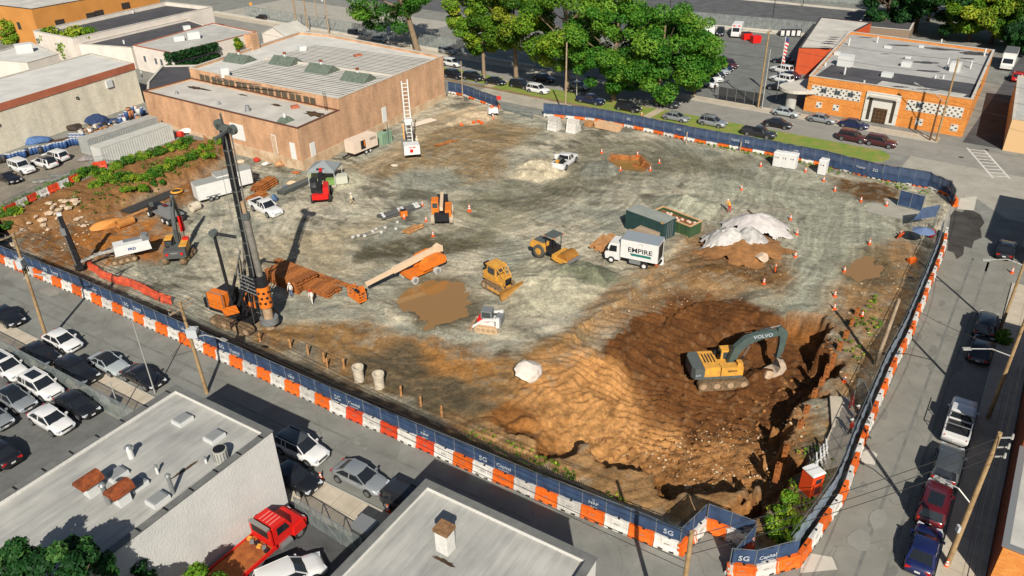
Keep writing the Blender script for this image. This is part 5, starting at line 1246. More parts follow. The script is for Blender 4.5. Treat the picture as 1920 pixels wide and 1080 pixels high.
for kind, c, a, b_, lab in (
 ('suv', 'black', (1290, 66), (1318, 74), 'black car left of the white box truck'),
 ('suv', 'black', (1352, 58), (1348, 73), 'black car between white box truck and white van'),
 ('suv', 'maroon', (1347, 118), (1386, 134), 'maroon car at the end of the lot row'),
 ('sedan', 'navy', (1340, 125), (1374, 139), 'navy car second in the lot row'),
 ('sedan', 'pale', (1334, 131), (1366, 143), 'pale car third in the lot row'),
 ('sedan', 'darkgrey', (1328, 138), (1356, 149), 'dark car fourth in the lot row'),
 ('suv', 'white', (1324, 146), (1350, 157), 'white car fifth in the lot row behind the tree'),
 ('suv', 'white', (1316, 156), (1340, 167), 'white car last in the lot row by the tree'),
 ('sedan', 'black', (1486, 121), (1448, 116), 'black car beside the red walled wing'),
 ('suv', 'white', (1484, 140), (1446, 132), 'white SUV left of the canopy, farther of two'),
 ('suv', 'white', (1484, 158), (1446, 150), 'white SUV left of the canopy, nearer of two'),
 ('suv', 'black', (1478, 172), (1440, 166), 'black SUV behind the black gate by the flagpole'),
 ('sedan', 'navy', (1490, 149), (1464, 144), 'navy car squeezed between the two white SUVs')):
 A_, B_ = P(*a), P(*b_); car(kind, c, (A_ + B_) / 2, math.atan2(B_.y - A_.y, B_.x - A_.x), lab, g)
g = 'cars on far streets'
car('suv', 'black', P(493, 38), hp((508, 40), (478, 35)), 'black SUV on the far street above the brick chimney', g)
car('pickup', 'white', P(523, 77), hp((506, 82), (545, 74)), 'white pickup behind the brick warehouse chimney', g, scale=.93)
car('suv', 'black', P(218, 12), hp((205, 8), (232, 14)), 'black car parked beside the orange stucco building', g); car('sedan', 'burgundy', P(236, 15), hp((222, 12), (250, 18)), 'dark red car right of the orange stucco building', g)
car('suv', 'red', P(1906, 150), hp((1900, 165), (1912, 135)), 'red car beside the white box truck in the alley', g)
# rack and open doors
def add_rack(t):
 for x in (-2.6, -.9):
  for s in (-1, 1): MB().bar((x, s * .85, 1.2), (x, s * .85, 1.95), .06).build('rack_post', METG, t)
  MB().bar((x, -.85, 1.95), (x, .85, 1.95), .06).build('rack_bar', METG, t)
 for s in (-1, 1): MB().bar((-2.6, s * .85, 1.95), (.9, s * .85, 1.97), .05).build('rack_bar', METG, t)
for o in list(COL.objects):
 if o.get('label', '').startswith('white pickup with rack'): add_rack(o)
# ------------------------------------------------------------------ machines and site equipment
YEL = mat('machine_yellow', C(246, 178, 66), .55, vscale=1.6, col2=C(206, 150, 74)); ORG = mat('machine_orange', C(252, 134, 36), .5, vscale=1.6, col2=C(222, 122, 50)); DKG = mat('machine_grey', C(96, 102, 98), .5, var=.12, vscale=2)
BOOMG = mat('boom_grey_green', C(86, 100, 94), .5, var=.2, vscale=2); TRK = mat('muddy_track', C(150, 122, 88), .9, vscale=4, col2=C(92, 76, 58), bump=.03, bscale=10); BLKM = mat('machine_black', C(48, 48, 50), .5, .2, var=.2, vscale=3)
REDM = mat('machine_red', C(222, 36, 30), .4); WHM = mat('machine_white', C(236, 234, 228), .45, var=.07, vscale=2); STEEL = mat('bright_steel', C(190, 190, 186), .3, .7); RUSTY = mat('rusty_steel', C(204, 126, 62), .8, vscale=2.5, col2=C(128, 74, 40), metal=.1)
CREAM = mat('cream_boom', C(240, 208, 172), .5, var=.08, vscale=1.5); MUDDY = mat('mud_caked_steel', C(186, 156, 124), .85, var=.25, vscale=3); WOOD = mat('timber', C(214, 160, 104), .8, vscale=2, col2=C(172, 118, 72)); WOODG = mat('grey_timber', C(190, 168, 140), .85, vscale=2, col2=C(156, 134, 110))
YGLASS = mat('cab_glass', C(70, 78, 78), .1, spec=.6)
V = Vector
def face_text(t, body, size, mt, pos, dirx, up=(0, 0, 1), sx=1.0):
 x = V(dirx).normalized(); y = V(up).normalized(); z = x.cross(y); M = Matrix(((x.x, y.x, z.x, pos[0]), (x.y, y.y, z.y, pos[1]), (x.z, y.z, z.z, pos[2]), (0, 0, 0, 1)))
 return text(body, size, mt, t, M, sx=sx)
def track(t, x0, x1, y, w, h, mt=TRK, z0=0.0, taper=.45):
 r_ = h / 2; pts = []
 for k in range(7): a_ = -math.pi / 2 + math.pi * k / 6; pts.append((x1 - r_ + r_ * math.cos(a_), z0 + r_ + r_ * math.sin(a_)))
 for k in range(7): a_ = math.pi / 2 + math.pi * k / 6; pts.append((x0 + r_ + r_ * math.cos(a_), z0 + r_ + r_ * math.sin(a_)))
 o = MB().prof(pts, y - w / 2, y + w / 2).build('track', mt, t)
 n = max(6, int((x1 - x0) / .28)); b = MB()
 for k in range(n):
  x = x0 + r_ * .6 + (x1 - x0 - r_ * 1.2) * (k + .5) / n
  b.box((x, y, z0 + h + .012), (.10, w, .05))
 p = b.build('grouser', mt, o); p['kind'] = 'stuff'
 for k in range(4):
  x = x0 + r_ + (x1 - x0 - h) * k / 3
  for s in (-1, 1): MB().cyl((x, y + s * (w / 2 - .02), z0 + r_), (x, y + s * (w / 2 + .03), z0 + r_), r_ * .62, n=12).build('track_roller', MUDDY, o)
 return o
def wheel(t, x, y, r_, w, rim=WHM, tyre=TYRE, rr_=.55):
 o = MB().cyl((x, y - w / 2, r_), (x, y + w / 2, r_), r_, n=20).build('wheel', tyre, t, True)
 s = 1 if y > 0 else -1
 MB().cyl((x, y + s * (w / 2 - .02), r_), (x, y + s * (w / 2 + .02), r_), r_ * rr_, n=14).build('rim', rim, o)
 return o
def arm(t, name, pts, w, hs, mt):
 """a boom in the x-z plane: pts centreline, hs depth at each"""
 up, dn = [], []
 for i, (x, z) in enumerate(pts):
  a_ = V((*pts[max(0, i - 1)], 0)); c_ = V((*pts[min(len(pts) - 1, i + 1)], 0)); d = (c_ - a_).normalized(); n = V((-d.y, d.x, 0)) * hs[i] / 2
  up.append((x + n.x, z + n.y)); dn.append((x - n.x, z - n.y))
 b = MB(); n = len(pts)
 for i in range(n - 1): b.prof([up[i], up[i + 1], dn[i + 1], dn[i]], -w / 2, w / 2)
 return b.build(name, mt, t)
def cylr(t, a, b_, r_=.09, mid=.55):
 a, b_ = V(a), V(b_); m_ = a.lerp(b_, mid); o = MB().cyl(a, m_, r_, n=10).build('hydraulic_cylinder', BLKM, t, True); MB().cyl(m_, b_, r_ * .55, n=8).build('piston_rod', STEEL, o, True)
def cab(t, c, d, mt, name='cab', rz=0):
 o = MB().box(c, d, rz, taper=.94).build(name, mt, t); x, y, z = d
 for s in (-1, 1): MB().box((c[0], c[1] + s * (y / 2 - .015), c[2] + z * .14), (x * .74, .05, z * .48)).build('side_window', YGLASS, o)
 MB().box((c[0] + x / 2 - .02, c[1], c[2] + z * .10), (.06, y * .74, z * .58)).build('front_window', YGLASS, o); MB().box((c[0] - x / 2 + .02, c[1], c[2] + z * .18), (.06, y * .7, z * .38)).build('rear_window', YGLASS, o)
 return o
def upper(name, label, loc, rz, cat, group=None): return thing(name, label, cat, loc, rz, group)
def at(px, py, dz=0.0): q = G(px, py); q.z += dz; return q
def hg(a, b_): A_, B_ = G(*a), G(*b_); return math.atan2(B_.y - A_.y, B_.x - A_.x)

# --- big excavator digging in the pit
q = at(1345, 712); t = thing('excavator', 'yellow and grey excavator digging in the pit', 'excavator', q, R(4))
for s in (-1, 1): track(t, -2.4, 2.5, s * 1.32, .65, 1.0)
MB().box((0, 0, .75), (2.4, 2.1, .5)).build('undercarriage', MUDDY, t); MB().cyl((0, 0, .95), (0, 0, 1.25), .75, n=18).build('slew_ring', BLKM, t)
MB().poly([(-1.9, -1.45), (1.75, -1.45), (1.75, 1.35), (-1.9, 1.45)], 1.25, 1.5).build('deck', DKG, t)
MB().poly([(-3.0, -.9), (-2.75, -1.38), (-1.9, -1.5), (-1.9, 1.5), (-2.75, 1.38), (-3.0, .9)], 1.25, 2.45).build('counterweight', DKG, t)
h_ = MB().box((-1.15, 0, 2.0), (1.6, 2.86, 1.02), taper=.95).build('engine_hood', YEL, t)
for k in range(4): MB().box((-1.6 + k * .3, .2, 2.53), (.12, 1.4, .03)).build('hood_slot', BLKM, h_)
sb = MB().box((.75, -1.02, 1.95), (2.1, .86, .95)).build('side_box', YEL, t); MB().box((1.5, -1.0, 2.6), (.5, .6, .36)).build('air_filter', YEL, t)
MB().box((.1, .05, 1.75), (1.2, 1.1, .5)).build('pump_deck', YEL, t); MB().cyl((-.35, .75, 2.4), (-.35, .75, 2.95), .14).build('exhaust', BLKM, t)
cab(t, (1.05, .98, 2.2), (1.7, .95, 1.6), YEL)
face_text(t, 'EMPIRE', .30, BLKM, (.75, -1.462, 2.02), (1, 0, 0)); face_text(t, 'EC300', .26, PRINT, (-2.4, -1.47, 1.75), (1, .12, 0))
arm(t, 'boom', [(.9, 1.9), (1.5, 3.6), (2.3, 4.5), (3.6, 5.0), (5.6, 5.2)], .55, [.55, .85, .85, .72, .45], BOOMG)
face_text(t, 'VOLVO', .55, PRINT, (3.7, -.285, 4.98), (1, 0, .12), (-.12, 0, 1))
arm(t, 'stick', [(5.2, 5.75), (5.7, 5.1), (5.75, 3.8), (5.55, 2.3)], .42, [.35, .75, .58, .32], BOOMG)
for s in (-1, 1): cylr(t, (1.5, s * .42, 1.7), (2.5, s * .36, 4.0), .10)
cylr(t, (3.3, 0, 5.5), (5.25, 0, 5.9), .10); cylr(t, (6.1, 0, 4.9), (6.0, 0, 2.7), .09); MB().bar((5.6, -.1, 2.4), (6.0, -.1, 2.1), .16).build('bucket_link', BLKM, t)
bk = [(5.45, 2.25), (6.1, 2.05), (6.35, 1.4), (6.05, .75), (5.3, .42), (4.75, .5), (5.5, .9), (5.75, 1.5)]
MB().prof(bk, -.75, .75).build('bucket', mat('worn_bucket', C(206, 182, 158), .7, var=.2, vscale=2), t)
for k in range(5): MB().bar((4.9, -.62 + k * .31, .5), (4.55, -.62 + k * .31, .38), .12, .08, w2=.06).build('tooth', STEEL, t)
# --- excavator with red hydraulic breaker
q = at(338, 486); hd = hg((348, 506), (381, 469)); t = thing('breaker_excavator', 'dark grey and orange excavator with raised red hydraulic breaker', 'excavator', q, hg((336, 492), (352, 452)))
ua = hd - t.rotation_euler.z
uc = MB().box((0, 0, .6), (2.0, 2.0, .45), ua).build('undercarriage', BLKM, t)
tr_ = thing('tmp', None, None)
for s in (-1, 1):
 o = track(t, -1.75, 1.75, s * 1.1, .55, .85); o.rotation_euler.z = ua
bpy.data.objects.remove(tr_)
MB().cyl((0, 0, .8), (0, 0, 1.0), .6).build('slew_ring', BLKM, t)
MB().poly([(-1.75, -.8), (-1.55, -1.25), (1.3, -1.3), (1.3, 1.3), (-1.55, 1.25), (-1.75, .8)], 1.0, 1.25).build('deck', DKG, t)
MB().poly([(-1.85, -.7), (-1.6, -1.25), (-.9, -1.3), (-.9, 1.3), (-1.6, 1.25), (-1.85, .7)], 1.25, 2.1).build('counterweight', mat('counterweight_grey', C(92, 92, 90), .5), t)
MB().box((.1, -.85, 1.72), (1.9, .85, .95)).build('side_box', YEL, t); MB().box((-.3, .1, 1.6), (1.2, 1.3, .7)).build('engine_hood', DKG, t); MB().box((1.0, -.95, 2.3), (.5, .7, .3)).build('hose_bracket', REDM, t)
c_ = cab(t, (.55, .85, 2.0), (1.5, .9, 1.5), BLKM); MB().box((.55, .85, 2.8), (1.4, .88, .16)).build('cab_roof', YEL, c_)
for s in (-.85, .85): MB().box((-1.83, s, 1.6), (.06, .3, .3)).build('tail_panel', REDM, t)
face_text(t, 'VOLVO', .24, PRINT, (-1.88, 0, 1.75), (0, -1, 0))
arm(t, 'boom', [(.8, 1.6), (1.1, 3.6), (1.7, 5.4), (2.7, 6.6), (3.2, 6.8)], .42, [.45, .6, .6, .5, .35], mat('dark_boom', C(70, 74, 74), .5, var=.15)); face_text(t, 'VOLVO', .42, PRINT, (1.45, -.215, 4.7), (.3, 0, 1), (-1, 0, .3))
arm(t, 'stick', [(3.0, 7.2), (3.3, 6.6), (3.9, 5.0), (4.1, 4.1)], .34, [.28, .5, .42, .28], DKG)
for s in (-1, 1): cylr(t, (1.2, s * .3, 1.4), (1.6, s * .28, 4.2), .08)
cylr(t, (1.9, 0, 6.3), (3.0, 0, 7.2), .08); cylr(t, (3.7, 0, 6.2), (4.3, 0, 4.4), .07)
MB().box((4.2, 0, 3.0), (.55, .5, 2.1), taper=.85).build('breaker', REDM, t); MB().cyl((4.2, 0, 2.0), (4.2, 0, 1.1), .09, .05).build('breaker_chisel', STEEL, t)
# --- tall drilling rig
q = at(462, 603); t = thing('drilling_rig', 'tall rotary drilling rig with black mast and orange casing', 'drilling rig', q, hg((412, 592), (488, 613)))
for s in (-1, 1): track(t, -3.0, 2.6, s * 1.75, .8, 1.05)
MB().box((0, 0, .8), (3.2, 2.8, .55)).build('undercarriage', BLKM, t); MB().cyl((0, 0, 1.0), (0, 0, 1.35), .9).build('slew_ring', BLKM, t)
MB().box((-1.2, 0, 1.5), (4.6, 2.8, .3)).build('deck', BLKM, t); MB().box((-2.6, -.7, 2.5), (2.2, 1.2, 1.7), taper=.95).build('engine_hood', ORG, t); MB().box((-2.6, .75, 2.4), (2.0, 1.2, 1.5)).build('pump_house', BLKM, t); MB().box((-3.9, 0, 2.0), (.6, 2.6, 1.1)).build('counterweight', BLKM, t)
cab(t, (.4, 1.1, 2.4), (1.5, 1.0, 1.6), ORG); MB().bar((-1.4, -1.45, 1.6), (.8, -1.45, 2.6), .1, .9).build('side_guard', ORG, t)
lean = V((.0, .0, 0)); mx = 2.5; top = V((mx + .5, -.25, 21.6)); bot = V((mx, 0, .9)); d_ = (top - bot)
ms = MB().bar(bot, top, .5, .62, up=(1, 0, 0)).build('mast', BLKM, t)
for k in range(14):
 p = bot.lerp(top, .05 + k * .066); MB().box(p, (.72, .6, .10)).build('mast_collar', DKG, ms)
for s in (-.36, .36): MB().bar(bot + V((.42, s, 0)), top + V((.42, s, -.4)), .09).build('mast_rail', STEEL, ms)
MB().bar(top + V((-.7, 0, .3)), top + V((1.3, 0, .15)), .4, .6).build('mast_head', DKG, t); MB().cyl(top + V((1.1, -.2, .2)), top + V((1.1, .2, .2)), .45, n=16).build('sheave', DKG, t); MB().cyl(top + V((-.5, -.2, .5)), top + V((-.5, .2, .5)), .45, n=16).build('sheave', DKG, t)
MB().bar(top + V((0, 0, .3)), top + V((.1, -.1, 1.6)), .3, .12, w2=.1).build('mast_tip', DKG, t); MB().bar(top + V((.6, 0, .2)), top + V((.9, -2.0, -.1)), .22).build('auxiliary_jib', DKG, t); MB().cyl(top + V((.9, -2.0, -.1)), V((mx + 1.2, -2.2, 2.0)), .02, n=5).build('hoist_rope', STEEL, t)
kx = mx + .95
MB().cyl((kx, 0, 6.0), (kx - .12, -.12, 12.8), .34, n=16).build('kelly_bar', mat('kelly_grey', C(150, 144, 134), .5, .3, var=.25, vscale=1.5), t, True); MB().cyl((kx - .12, -.12, 12.8), (kx - .13, -.12, 13.4), .46).build('kelly_swivel', DKG, t); MB().cyl((kx - .13, -.13, 13.4), (kx - .15, -.15, 14.6), .2).build('kelly_neck', MUDDY, t)
MB().cyl((kx, 0, 5.3), (kx, 0, 6.5), .62, n=18).build('rotary_drive', BLKM, t, True); MB().box((kx - .5, 0, 5.9), (.9, 1.5, 1.2)).build('drive_carriage', BLKM, t)
cs = MB().cyl((kx, 0, 2.9), (kx, 0, 5.3), .68, n=22).build('casing_driver', ORG, t, True)
for j in range(3):
 for k in range(8):
  a_ = 2 * math.pi * (k + j * .5) / 8; p = V((kx + .66 * math.cos(a_), .66 * math.sin(a_), 3.5 + j * .6)); MB().cyl(p, p + V((math.cos(a_), math.sin(a_), 0)) * .05, .15, n=10).build('casing_hole', TRIM, cs)
MB().cyl((kx, 0, .2), (kx, 0, 2.9), .5, n=18).build('casing', MUDDY, t, True); MB().tube((kx, 0, .9), (kx, 0, 1.5), .95, .55, 18).build('casing_clamp', METG, t)
for s in (-1, 1): cylr(t, (-1.2, s * .8, 1.7), (mx - .5, s * .5, 9.2), .16, .6); MB().bar((-.2, s * .7, 1.7), (mx - .4, s * .4, 6.0), .3, .35).build('mast_support', BLKM, t)
for k, (x, y) in enumerate(((1.3, -.8), (.7, -.6), (1.6, .8), (.9, .5), (1.9, -.55))): MB().cyl((x, y, 1.6), (x + .7, y * .9, 8.5 - k * .6), .06 + .02 * (k % 2), n=7).build('hydraulic_hose', TRIM, t)
MB().cyl((-.4, -.9, 1.6), (-.6, -1.0, 10.8), .16, n=10).build('backstay', BLKM, t, True); MB().cyl((-.6, -1.0, 10.8), (1.7, -.4, 10.6), .16, n=10).build('backstay_link', BLKM, t, True); MB().cyl((-.62, -1.3, 10.8), (-.62, -.7, 10.8), .4, n=14).build('sheave', DKG, t)
cylr(t, (-.4, .9, 1.6), (1.4, .7, 10.2), .14, .5)
for k in range(5): MB().bar((1.2, -.75, 4.8 + k * .45), (kx - .2, -.75, 4.5 + k * .45), .09).build('platform_bar', METG, t)
for x, y in ((-3.5, -1.4), (-1.2, -1.4), (-3.5, 1.4)): MB().bar((x, y, 1.6), (x, y, 3.8), .05).build('handrail_post', METG, t)
MB().bar((-3.5, -1.4, 3.75), (-1.2, -1.4, 3.75), .05).build('handrail', METG, t)
# --- white crawler drill with black feed mast
q = at(232, 487); t = thing('crawler_drill', 'white crawler drill with upright black feed mast by the front fence', 'drilling rig', q, hg((268, 470), (180, 492)))
for s in (-1, 1): track(t, -1.5, 1.5, s * 1.0, .42, .75)
MB().box((0, 0, .6), (1.8, 1.6, .4)).build('undercarriage', MUDDY, t)
bd = MB().box((-1.3, 0, 1.6), (4.2, 1.9, 1.2), taper=.94).build('body', WHM, t); MB().box((-1.5, -.35, 2.24), (2.0, .8, .1)).build('roof_grille', METG, bd); MB().box((-3.0, .4, 2.35), (.8, .9, .5)).build('dust_collector', METG, t); MB().cyl((-3.0, .4, 2.6), (-3.0, .4, 3.0), .45).build('collector_head', METG, t)
MB().box((-3.42, 0, 1.5), (.06, 1.5, .9)).build('radiator', BLKM, t); MB().box((-3.46, -.6, 1.7), (.05, .4, .4)).build('tail_panel', REDM, t); face_text(t, 'FRD', .5, mat('blue_print', C(60, 80, 150), .6), (-1.2, .985, 1.6), (-1, 0, 0))
arm(t, 'boom', [(.6, 1.6), (2.2, 1.6), (3.6, 1.3), (4.6, 1.1)], .3, [.4, .32, .28, .28], mat('dusty_white', C(206, 202, 192), .6, vscale=2, col2=C(150, 146, 138))); cylr(t, (.8, .3, 1.1), (2.6, .25, 1.5), .09); cylr(t, (.8, -.3, 1.3), (3.0, -.3, 1.6), .08)
MB().bar((4.8, 0, .1), (5.1, .2, 7.6), .38, .5, up=(1, 0, 0)).build('feed_mast', BLKM, t); MB().bar((5.15, .05, .2), (5.35, .2, 7.2), .14).build('drill_rod', STEEL, t); MB().box((5.3, .2, 5.4), (.5, .5, .9)).build('rock_drill', METG, t); MB().box((4.9, .0, .5), (.9, .8, .6)).build('dust_hood', BLKM, t); MB().box((5.1, .2, 7.6), (.5, .5, .3)).build('mast_top', METW, t)
for k in range(5): MB().cyl((4.5 + k * .1, -.2 + k * .1, 1.2), (4.8 + k * .05, -.3 + k * .12, 5.8 - k * .5), .05, n=6).build('hydraulic_hose', TRIM, t)
MB().cyl((4.3, 0, 1.2), (1.0, 0, 1.9), .12, n=8).build('hose_bundle', TRIM, t)
# --- dark compressor trailer
q = at(312, 410); t = thing('compressor_truck', 'dark grey flat truck with compressor unit behind the breaker excavator', 'truck', q, hg((345, 422), (283, 392)))
MB().box((0, 0, .95), (6.2, .9, .3)).build('chassis', BLKM, t); MB().box((-1.0, 0, 1.2), (4.0, 2.3, .22)).build('platform', METG, t); MB().box((-1.3, 0, 1.75), (2.6, 1.7, .9), taper=.92).build('compressor_housing', mat('tin_grey', C(132, 134, 132), .5), t); MB().box((-.9, .1, 2.24), (1.0, .6, .12)).build('housing_vent', mat('dark_red', C(96, 40, 40), .6), t)
MB().box((2.2, 0, 1.2), (1.3, 1.7, .7)).build('pump_block', BLKM, t); MB().box((2.0, .6, 1.8), (.5, .4, .6)).build('hose_reel', DKG, t)
for x in (2.4, -1.2, -2.4):
 for s in (-1, 1): wheel(t, x, s * 1.0, .48, .32)
# --- red rotating telehandler
q = at(604, 372); t = thing('red_telehandler', 'red and black telehandler with raised boom facing the canopy tent', 'telehandler', q, hg((606, 376), (609, 340)))
MB().box((0, 0, .95), (4.4, 1.2, .6)).build('chassis', REDM, t); MB().box((-2.1, 0, 1.2), (.7, 2.2, .7)).build('rear_bumper', REDM, t); MB().box((-.6, -.8, 1.7), (2.6, .8, 1.2), taper=.9).build('engine_hood', REDM, t)
cab(t, (.2, .85, 2.0), (1.7, .95, 1.7), BLKM); MB().box((-1.6, 0, 1.75), (.7, .8, .6)).build('boom_pivot', BLKM, t)
MB().bar((-1.7, 0, 2.0), (2.6, 0, 2.7), .5, .6, up=(0, 0, 1)).build('boom', BLKM, t); MB().bar((2.0, 0, 2.6), (3.9, 0, 2.9), .36, .42).build('boom_extension', REDM, t); MB().box((4.0, 0, 2.5), (.4, 1.2, .9)).build('fork_carriage', BLKM, t); cylr(t, (-.5, 0, 1.3), (1.4, 0, 2.4), .12)
for x in (-1.4, 1.5):
 for s in (-1, 1): wheel(t, x, s * 1.15, .62, .45, METG)
# --- orange telehandler
q = at(830, 410); t = thing('orange_telehandler', 'orange telehandler with cream boom seen from behind', 'telehandler', q, hg((829, 420), (831, 380)))
MB().box((0, 0, 1.0), (4.6, 1.2, .6)).build('chassis', BLKM, t); MB().box((-2.1, 0, 1.25), (.7, 1.9, 1.0)).build('rear_counterweight', BLKM, t); MB().box((-.7, -.85, 1.6), (2.6, .8, 1.0)).build('engine_hood', ORG, t); cab(t, (-.1, .85, 2.0), (1.6, .95, 1.7), ORG)
MB().bar((-2.0, 0, 2.3), (2.9, 0, 2.3), .42, .5).build('boom', CREAM, t); MB().bar((2.7, 0, 2.3), (4.0, 0, 1.7), .3, .36).build('boom_head', DKG, t); MB().box((4.1, 0, 1.2), (.3, 1.4, 1.0)).build('fork_carriage', BLKM, t)
for s in (-.35, .35): MB().bar((4.2, s, .75), (5.4, s, .75), .14, .06).build('fork', STEEL, t)
for x in (-1.5, 1.6):
 for s in (-1, 1): wheel(t, x, s * 1.2, .68, .48, mat('tan_rim', C(214, 196, 170), .6), mat('dusty_tyre', C(186, 170, 146), .9))
# --- orange boom lift
q = at(792, 515); t = thing('boom_lift', 'orange boom lift with cream boom and orange basket beside the puddle', 'boom lift', q, hg((815, 505), (765, 530)))
MB().box((0, 0, .75), (3.4, 1.5, .45)).build('chassis', ORG, t)
MB().box((2.0, 0, .85), (.7, 2.2, .5)).build('axle_box', ORG, t)
pts = [(-2.6, 1.15), (-2.75, 1.6), (-2.5, 2.15), (-1.8, 2.35), (-.2, 2.3), (.5, 1.9), (.7, 1.15)]
for s, y0, y1 in ((1, .35, 1.25), (-1, -1.25, -.35)): MB().prof(pts, y0, y1).build('turntable_cowl', ORG, t, False)
MB().box((-2.5, 0, 1.7), (.6, 1.2, .9)).build('counterweight', BLKM, t)
A_ = V((-2.6, 0, 2.6)); bpx = G(684, 558); loc = Matrix.Rotation(-t.rotation_euler.z, 3, 'Z') @ (V(bpx) - t.location); B_ = V((loc.x, loc.y, 1.55))
MB().bar(A_, A_.lerp(B_, .62), .5, .62).build('boom', CREAM, t); MB().bar(A_.lerp(B_, .3), A_.lerp(B_, .97), .34, .42).build('fly_boom', CREAM, t); MB().bar(A_.lerp(B_, .15) + V((0, -.32, -.2)), A_.lerp(B_, .9) + V((0, -.3, -.15)), .10, .14).build('cable_track', BLKM, t)
MB().prof([(-3.0, 1.9), (-2.2, 1.9), (-2.0, 2.9), (-2.6, 3.1), (-3.0, 2.8)], -.32, .32).build('boom_knuckle', CREAM, t); cylr(t, (-.4, 0, 1.6), tuple(A_.lerp(B_, .3)), .1)
d_ = (B_ - A_).normalized(); bx = B_ + V((d_.x, d_.y, 0)) * .9; bz = .35
n_ = V((-d_.y, d_.x, 0)).normalized(); dd = V((d_.x, d_.y, 0)).normalized()
bs_ = MB().box((bx.x, bx.y, bz + .05), (.95, 2.3, .1), math.atan2(dd.y, dd.x)).build('basket', ORG, t)
for i in (-1, 0, 1):
 for j in (-1, 1): p = bx + n_ * i * 1.12 + dd * j * .45; MB().bar((p.x, p.y, bz), (p.x, p.y, bz + 1.15), .06).build('basket_post', ORG, bs_)
for z in (bz + .4, bz + .78, bz + 1.15):
 for j in (-1, 1): p = bx + dd * j * .45; MB().bar(p + n_ * -1.15 + V((0, 0, z - p.z)), p + n_ * 1.15 + V((0, 0, z - p.z)), .07).build('basket_rail', ORG, bs_)
 for i in (-1, 1): p = bx + n_ * i * 1.12; MB().bar(p + dd * -.45 + V((0, 0, z - p.z)), p + dd * .45 + V((0, 0, z - p.z)), .07).build('basket_rail', ORG, bs_)
MB().box((B_.x + dd.x * .25, B_.y + dd.y * .25, 1.2), (.5, .5, .6)).build('control_box', ORG, t); MB().box((bx.x, bx.y, bz + .9), (.3, .6, .3)).build('control_panel', BLKM, t)
for x in (-1.35, 1.9):
 for s in (-1, 1): wheel(t, x, s * 1.08, .46, .36, METG, mat('grey_tyre', C(196, 192, 184), .8))
# --- yellow dozer
q = at(935, 540); t = thing('bulldozer', 'yellow bulldozer with caged cab beside the muddy puddle', 'bulldozer', q, hg((915, 528), (968, 550)))
for s in (-1, 1): track(t, -1.6, 1.6, s * .95, .55, .95)
MB().box((.0, 0, .9), (2.8, 1.3, .6)).build('frame', YEL, t); MB().box((1.05, 0, 1.55), (1.2, 1.1, .9), taper=.94).build('engine_hood', YEL, t); MB().box((1.66, 0, 1.5), (.05, .9, .75)).build('radiator', BLKM, t)
cb_ = cab(t, (-.35, 0, 2.1), (1.5, 1.5, 1.6), YEL); MB().box((-.35, 0, 2.95), (1.7, 1.6, .12)).build('cab_roof', YEL, cb_)
for s in (-.7, 0, .7): MB().bar((.5, s, 2.95), (1.5, s * .8, 2.0), .08).build('cage_bar', YEL, t)
for k in range(3): MB().bar((.6 + k * .35, -.7, 2.85 - k * .33), (.6 + k * .35, .7, 2.85 - k * .33), .08).build('cage_bar', YEL, t)
MB().box((-1.6, 0, 1.3), (.6, 1.2, .9)).build('fuel_tank', YEL, t); MB().cyl((-1.9, -.3, 2.4), (-1.9, .3, 2.4), .3).build('winch', BLKM, t)
MB().prof([(2.25, .02), (2.05, .35), (2.02, .8), (2.2, 1.2), (2.34, 1.2), (2.16, .8), (2.2, .35), (2.4, .02)], -1.65, 1.65).build('blade', mat('blade_steel', C(196, 140, 70), .5, .2, var=.25, vscale=1.5), t)
for s in (-1, 1): MB().bar((-.3, s * 1.3, .5), (2.1, s * 1.25, .45), .16).build('push_arm', YEL, t); cylr(t, (1.3, s * .5, 1.2), (2.1, s * .5, .7), .07)
# --- yellow roller
q = at(1040, 484); t = thing('road_roller', 'yellow single-drum roller with dark canopy', 'road roller', q, hg((1008, 472), (1068, 488)))
MB().box((-1.8, 0, 1.35), (2.2, 1.7, .9), taper=.93).build('engine_hood', YEL, t); MB().box((-2.95, 0, 1.15), (.35, 1.6, .6)).build('rear_bumper', YEL, t); MB().box((-1.9, 0, 1.86), (1.5, 1.3, .1)).build('hood_lid', DKG, t)
MB().box((-.2, 0, 1.2), (1.1, 1.5, .7)).build('operator_platform', BLKM, t); MB().box((-.35, 0, 1.8), (.5, .55, .6)).build('seat', TRIM, t); MB().cyl((.25, 0, 1.5), (.15, 0, 2.1), .05).build('steering_column', TRIM, t)
for x in (-.75, .35):
 for s in (-.7, .7): MB().bar((x, s, 1.4), (x, s, 3.0), .07).build('canopy_post', BLKM, t)
cn_ = MB().box((-.2, 0, 3.05), (1.5, 1.7, .12)).build('canopy', DKG, t)
for x in (-.9, .5):
 for s in (-.8, .8): MB().box((x, s, 3.0), (.16, .18, .16)).build('work_light', ORG, cn_)
for s in (-1, 1): wheel(t, -1.6, s * .85, .78, .5, YEL, mat('roller_tyre', C(92, 90, 80), .9))
MB().cyl((1.9, -1.02, .78), (1.9, 1.02, .78), .78, n=28).build('drum', mat('drum_steel', C(206, 142, 66), .45, .4, var=.2, vscale=1.2), t, True)
for s in (-1, 1): MB().prof([(.4, .7), (1.0, 1.05), (2.6, .95), (2.95, .6), (2.6, .4), (1.0, .45)], s * 1.15 - .07, s * 1.15 + .07).build('drum_frame', YEL, t)
MB().box((2.85, 0, .75), (.2, 2.3, .3)).build('front_beam', METG, t); MB().box((.75, 0, .95), (.5, 2.3, .35)).build('rear_beam', YEL, t)
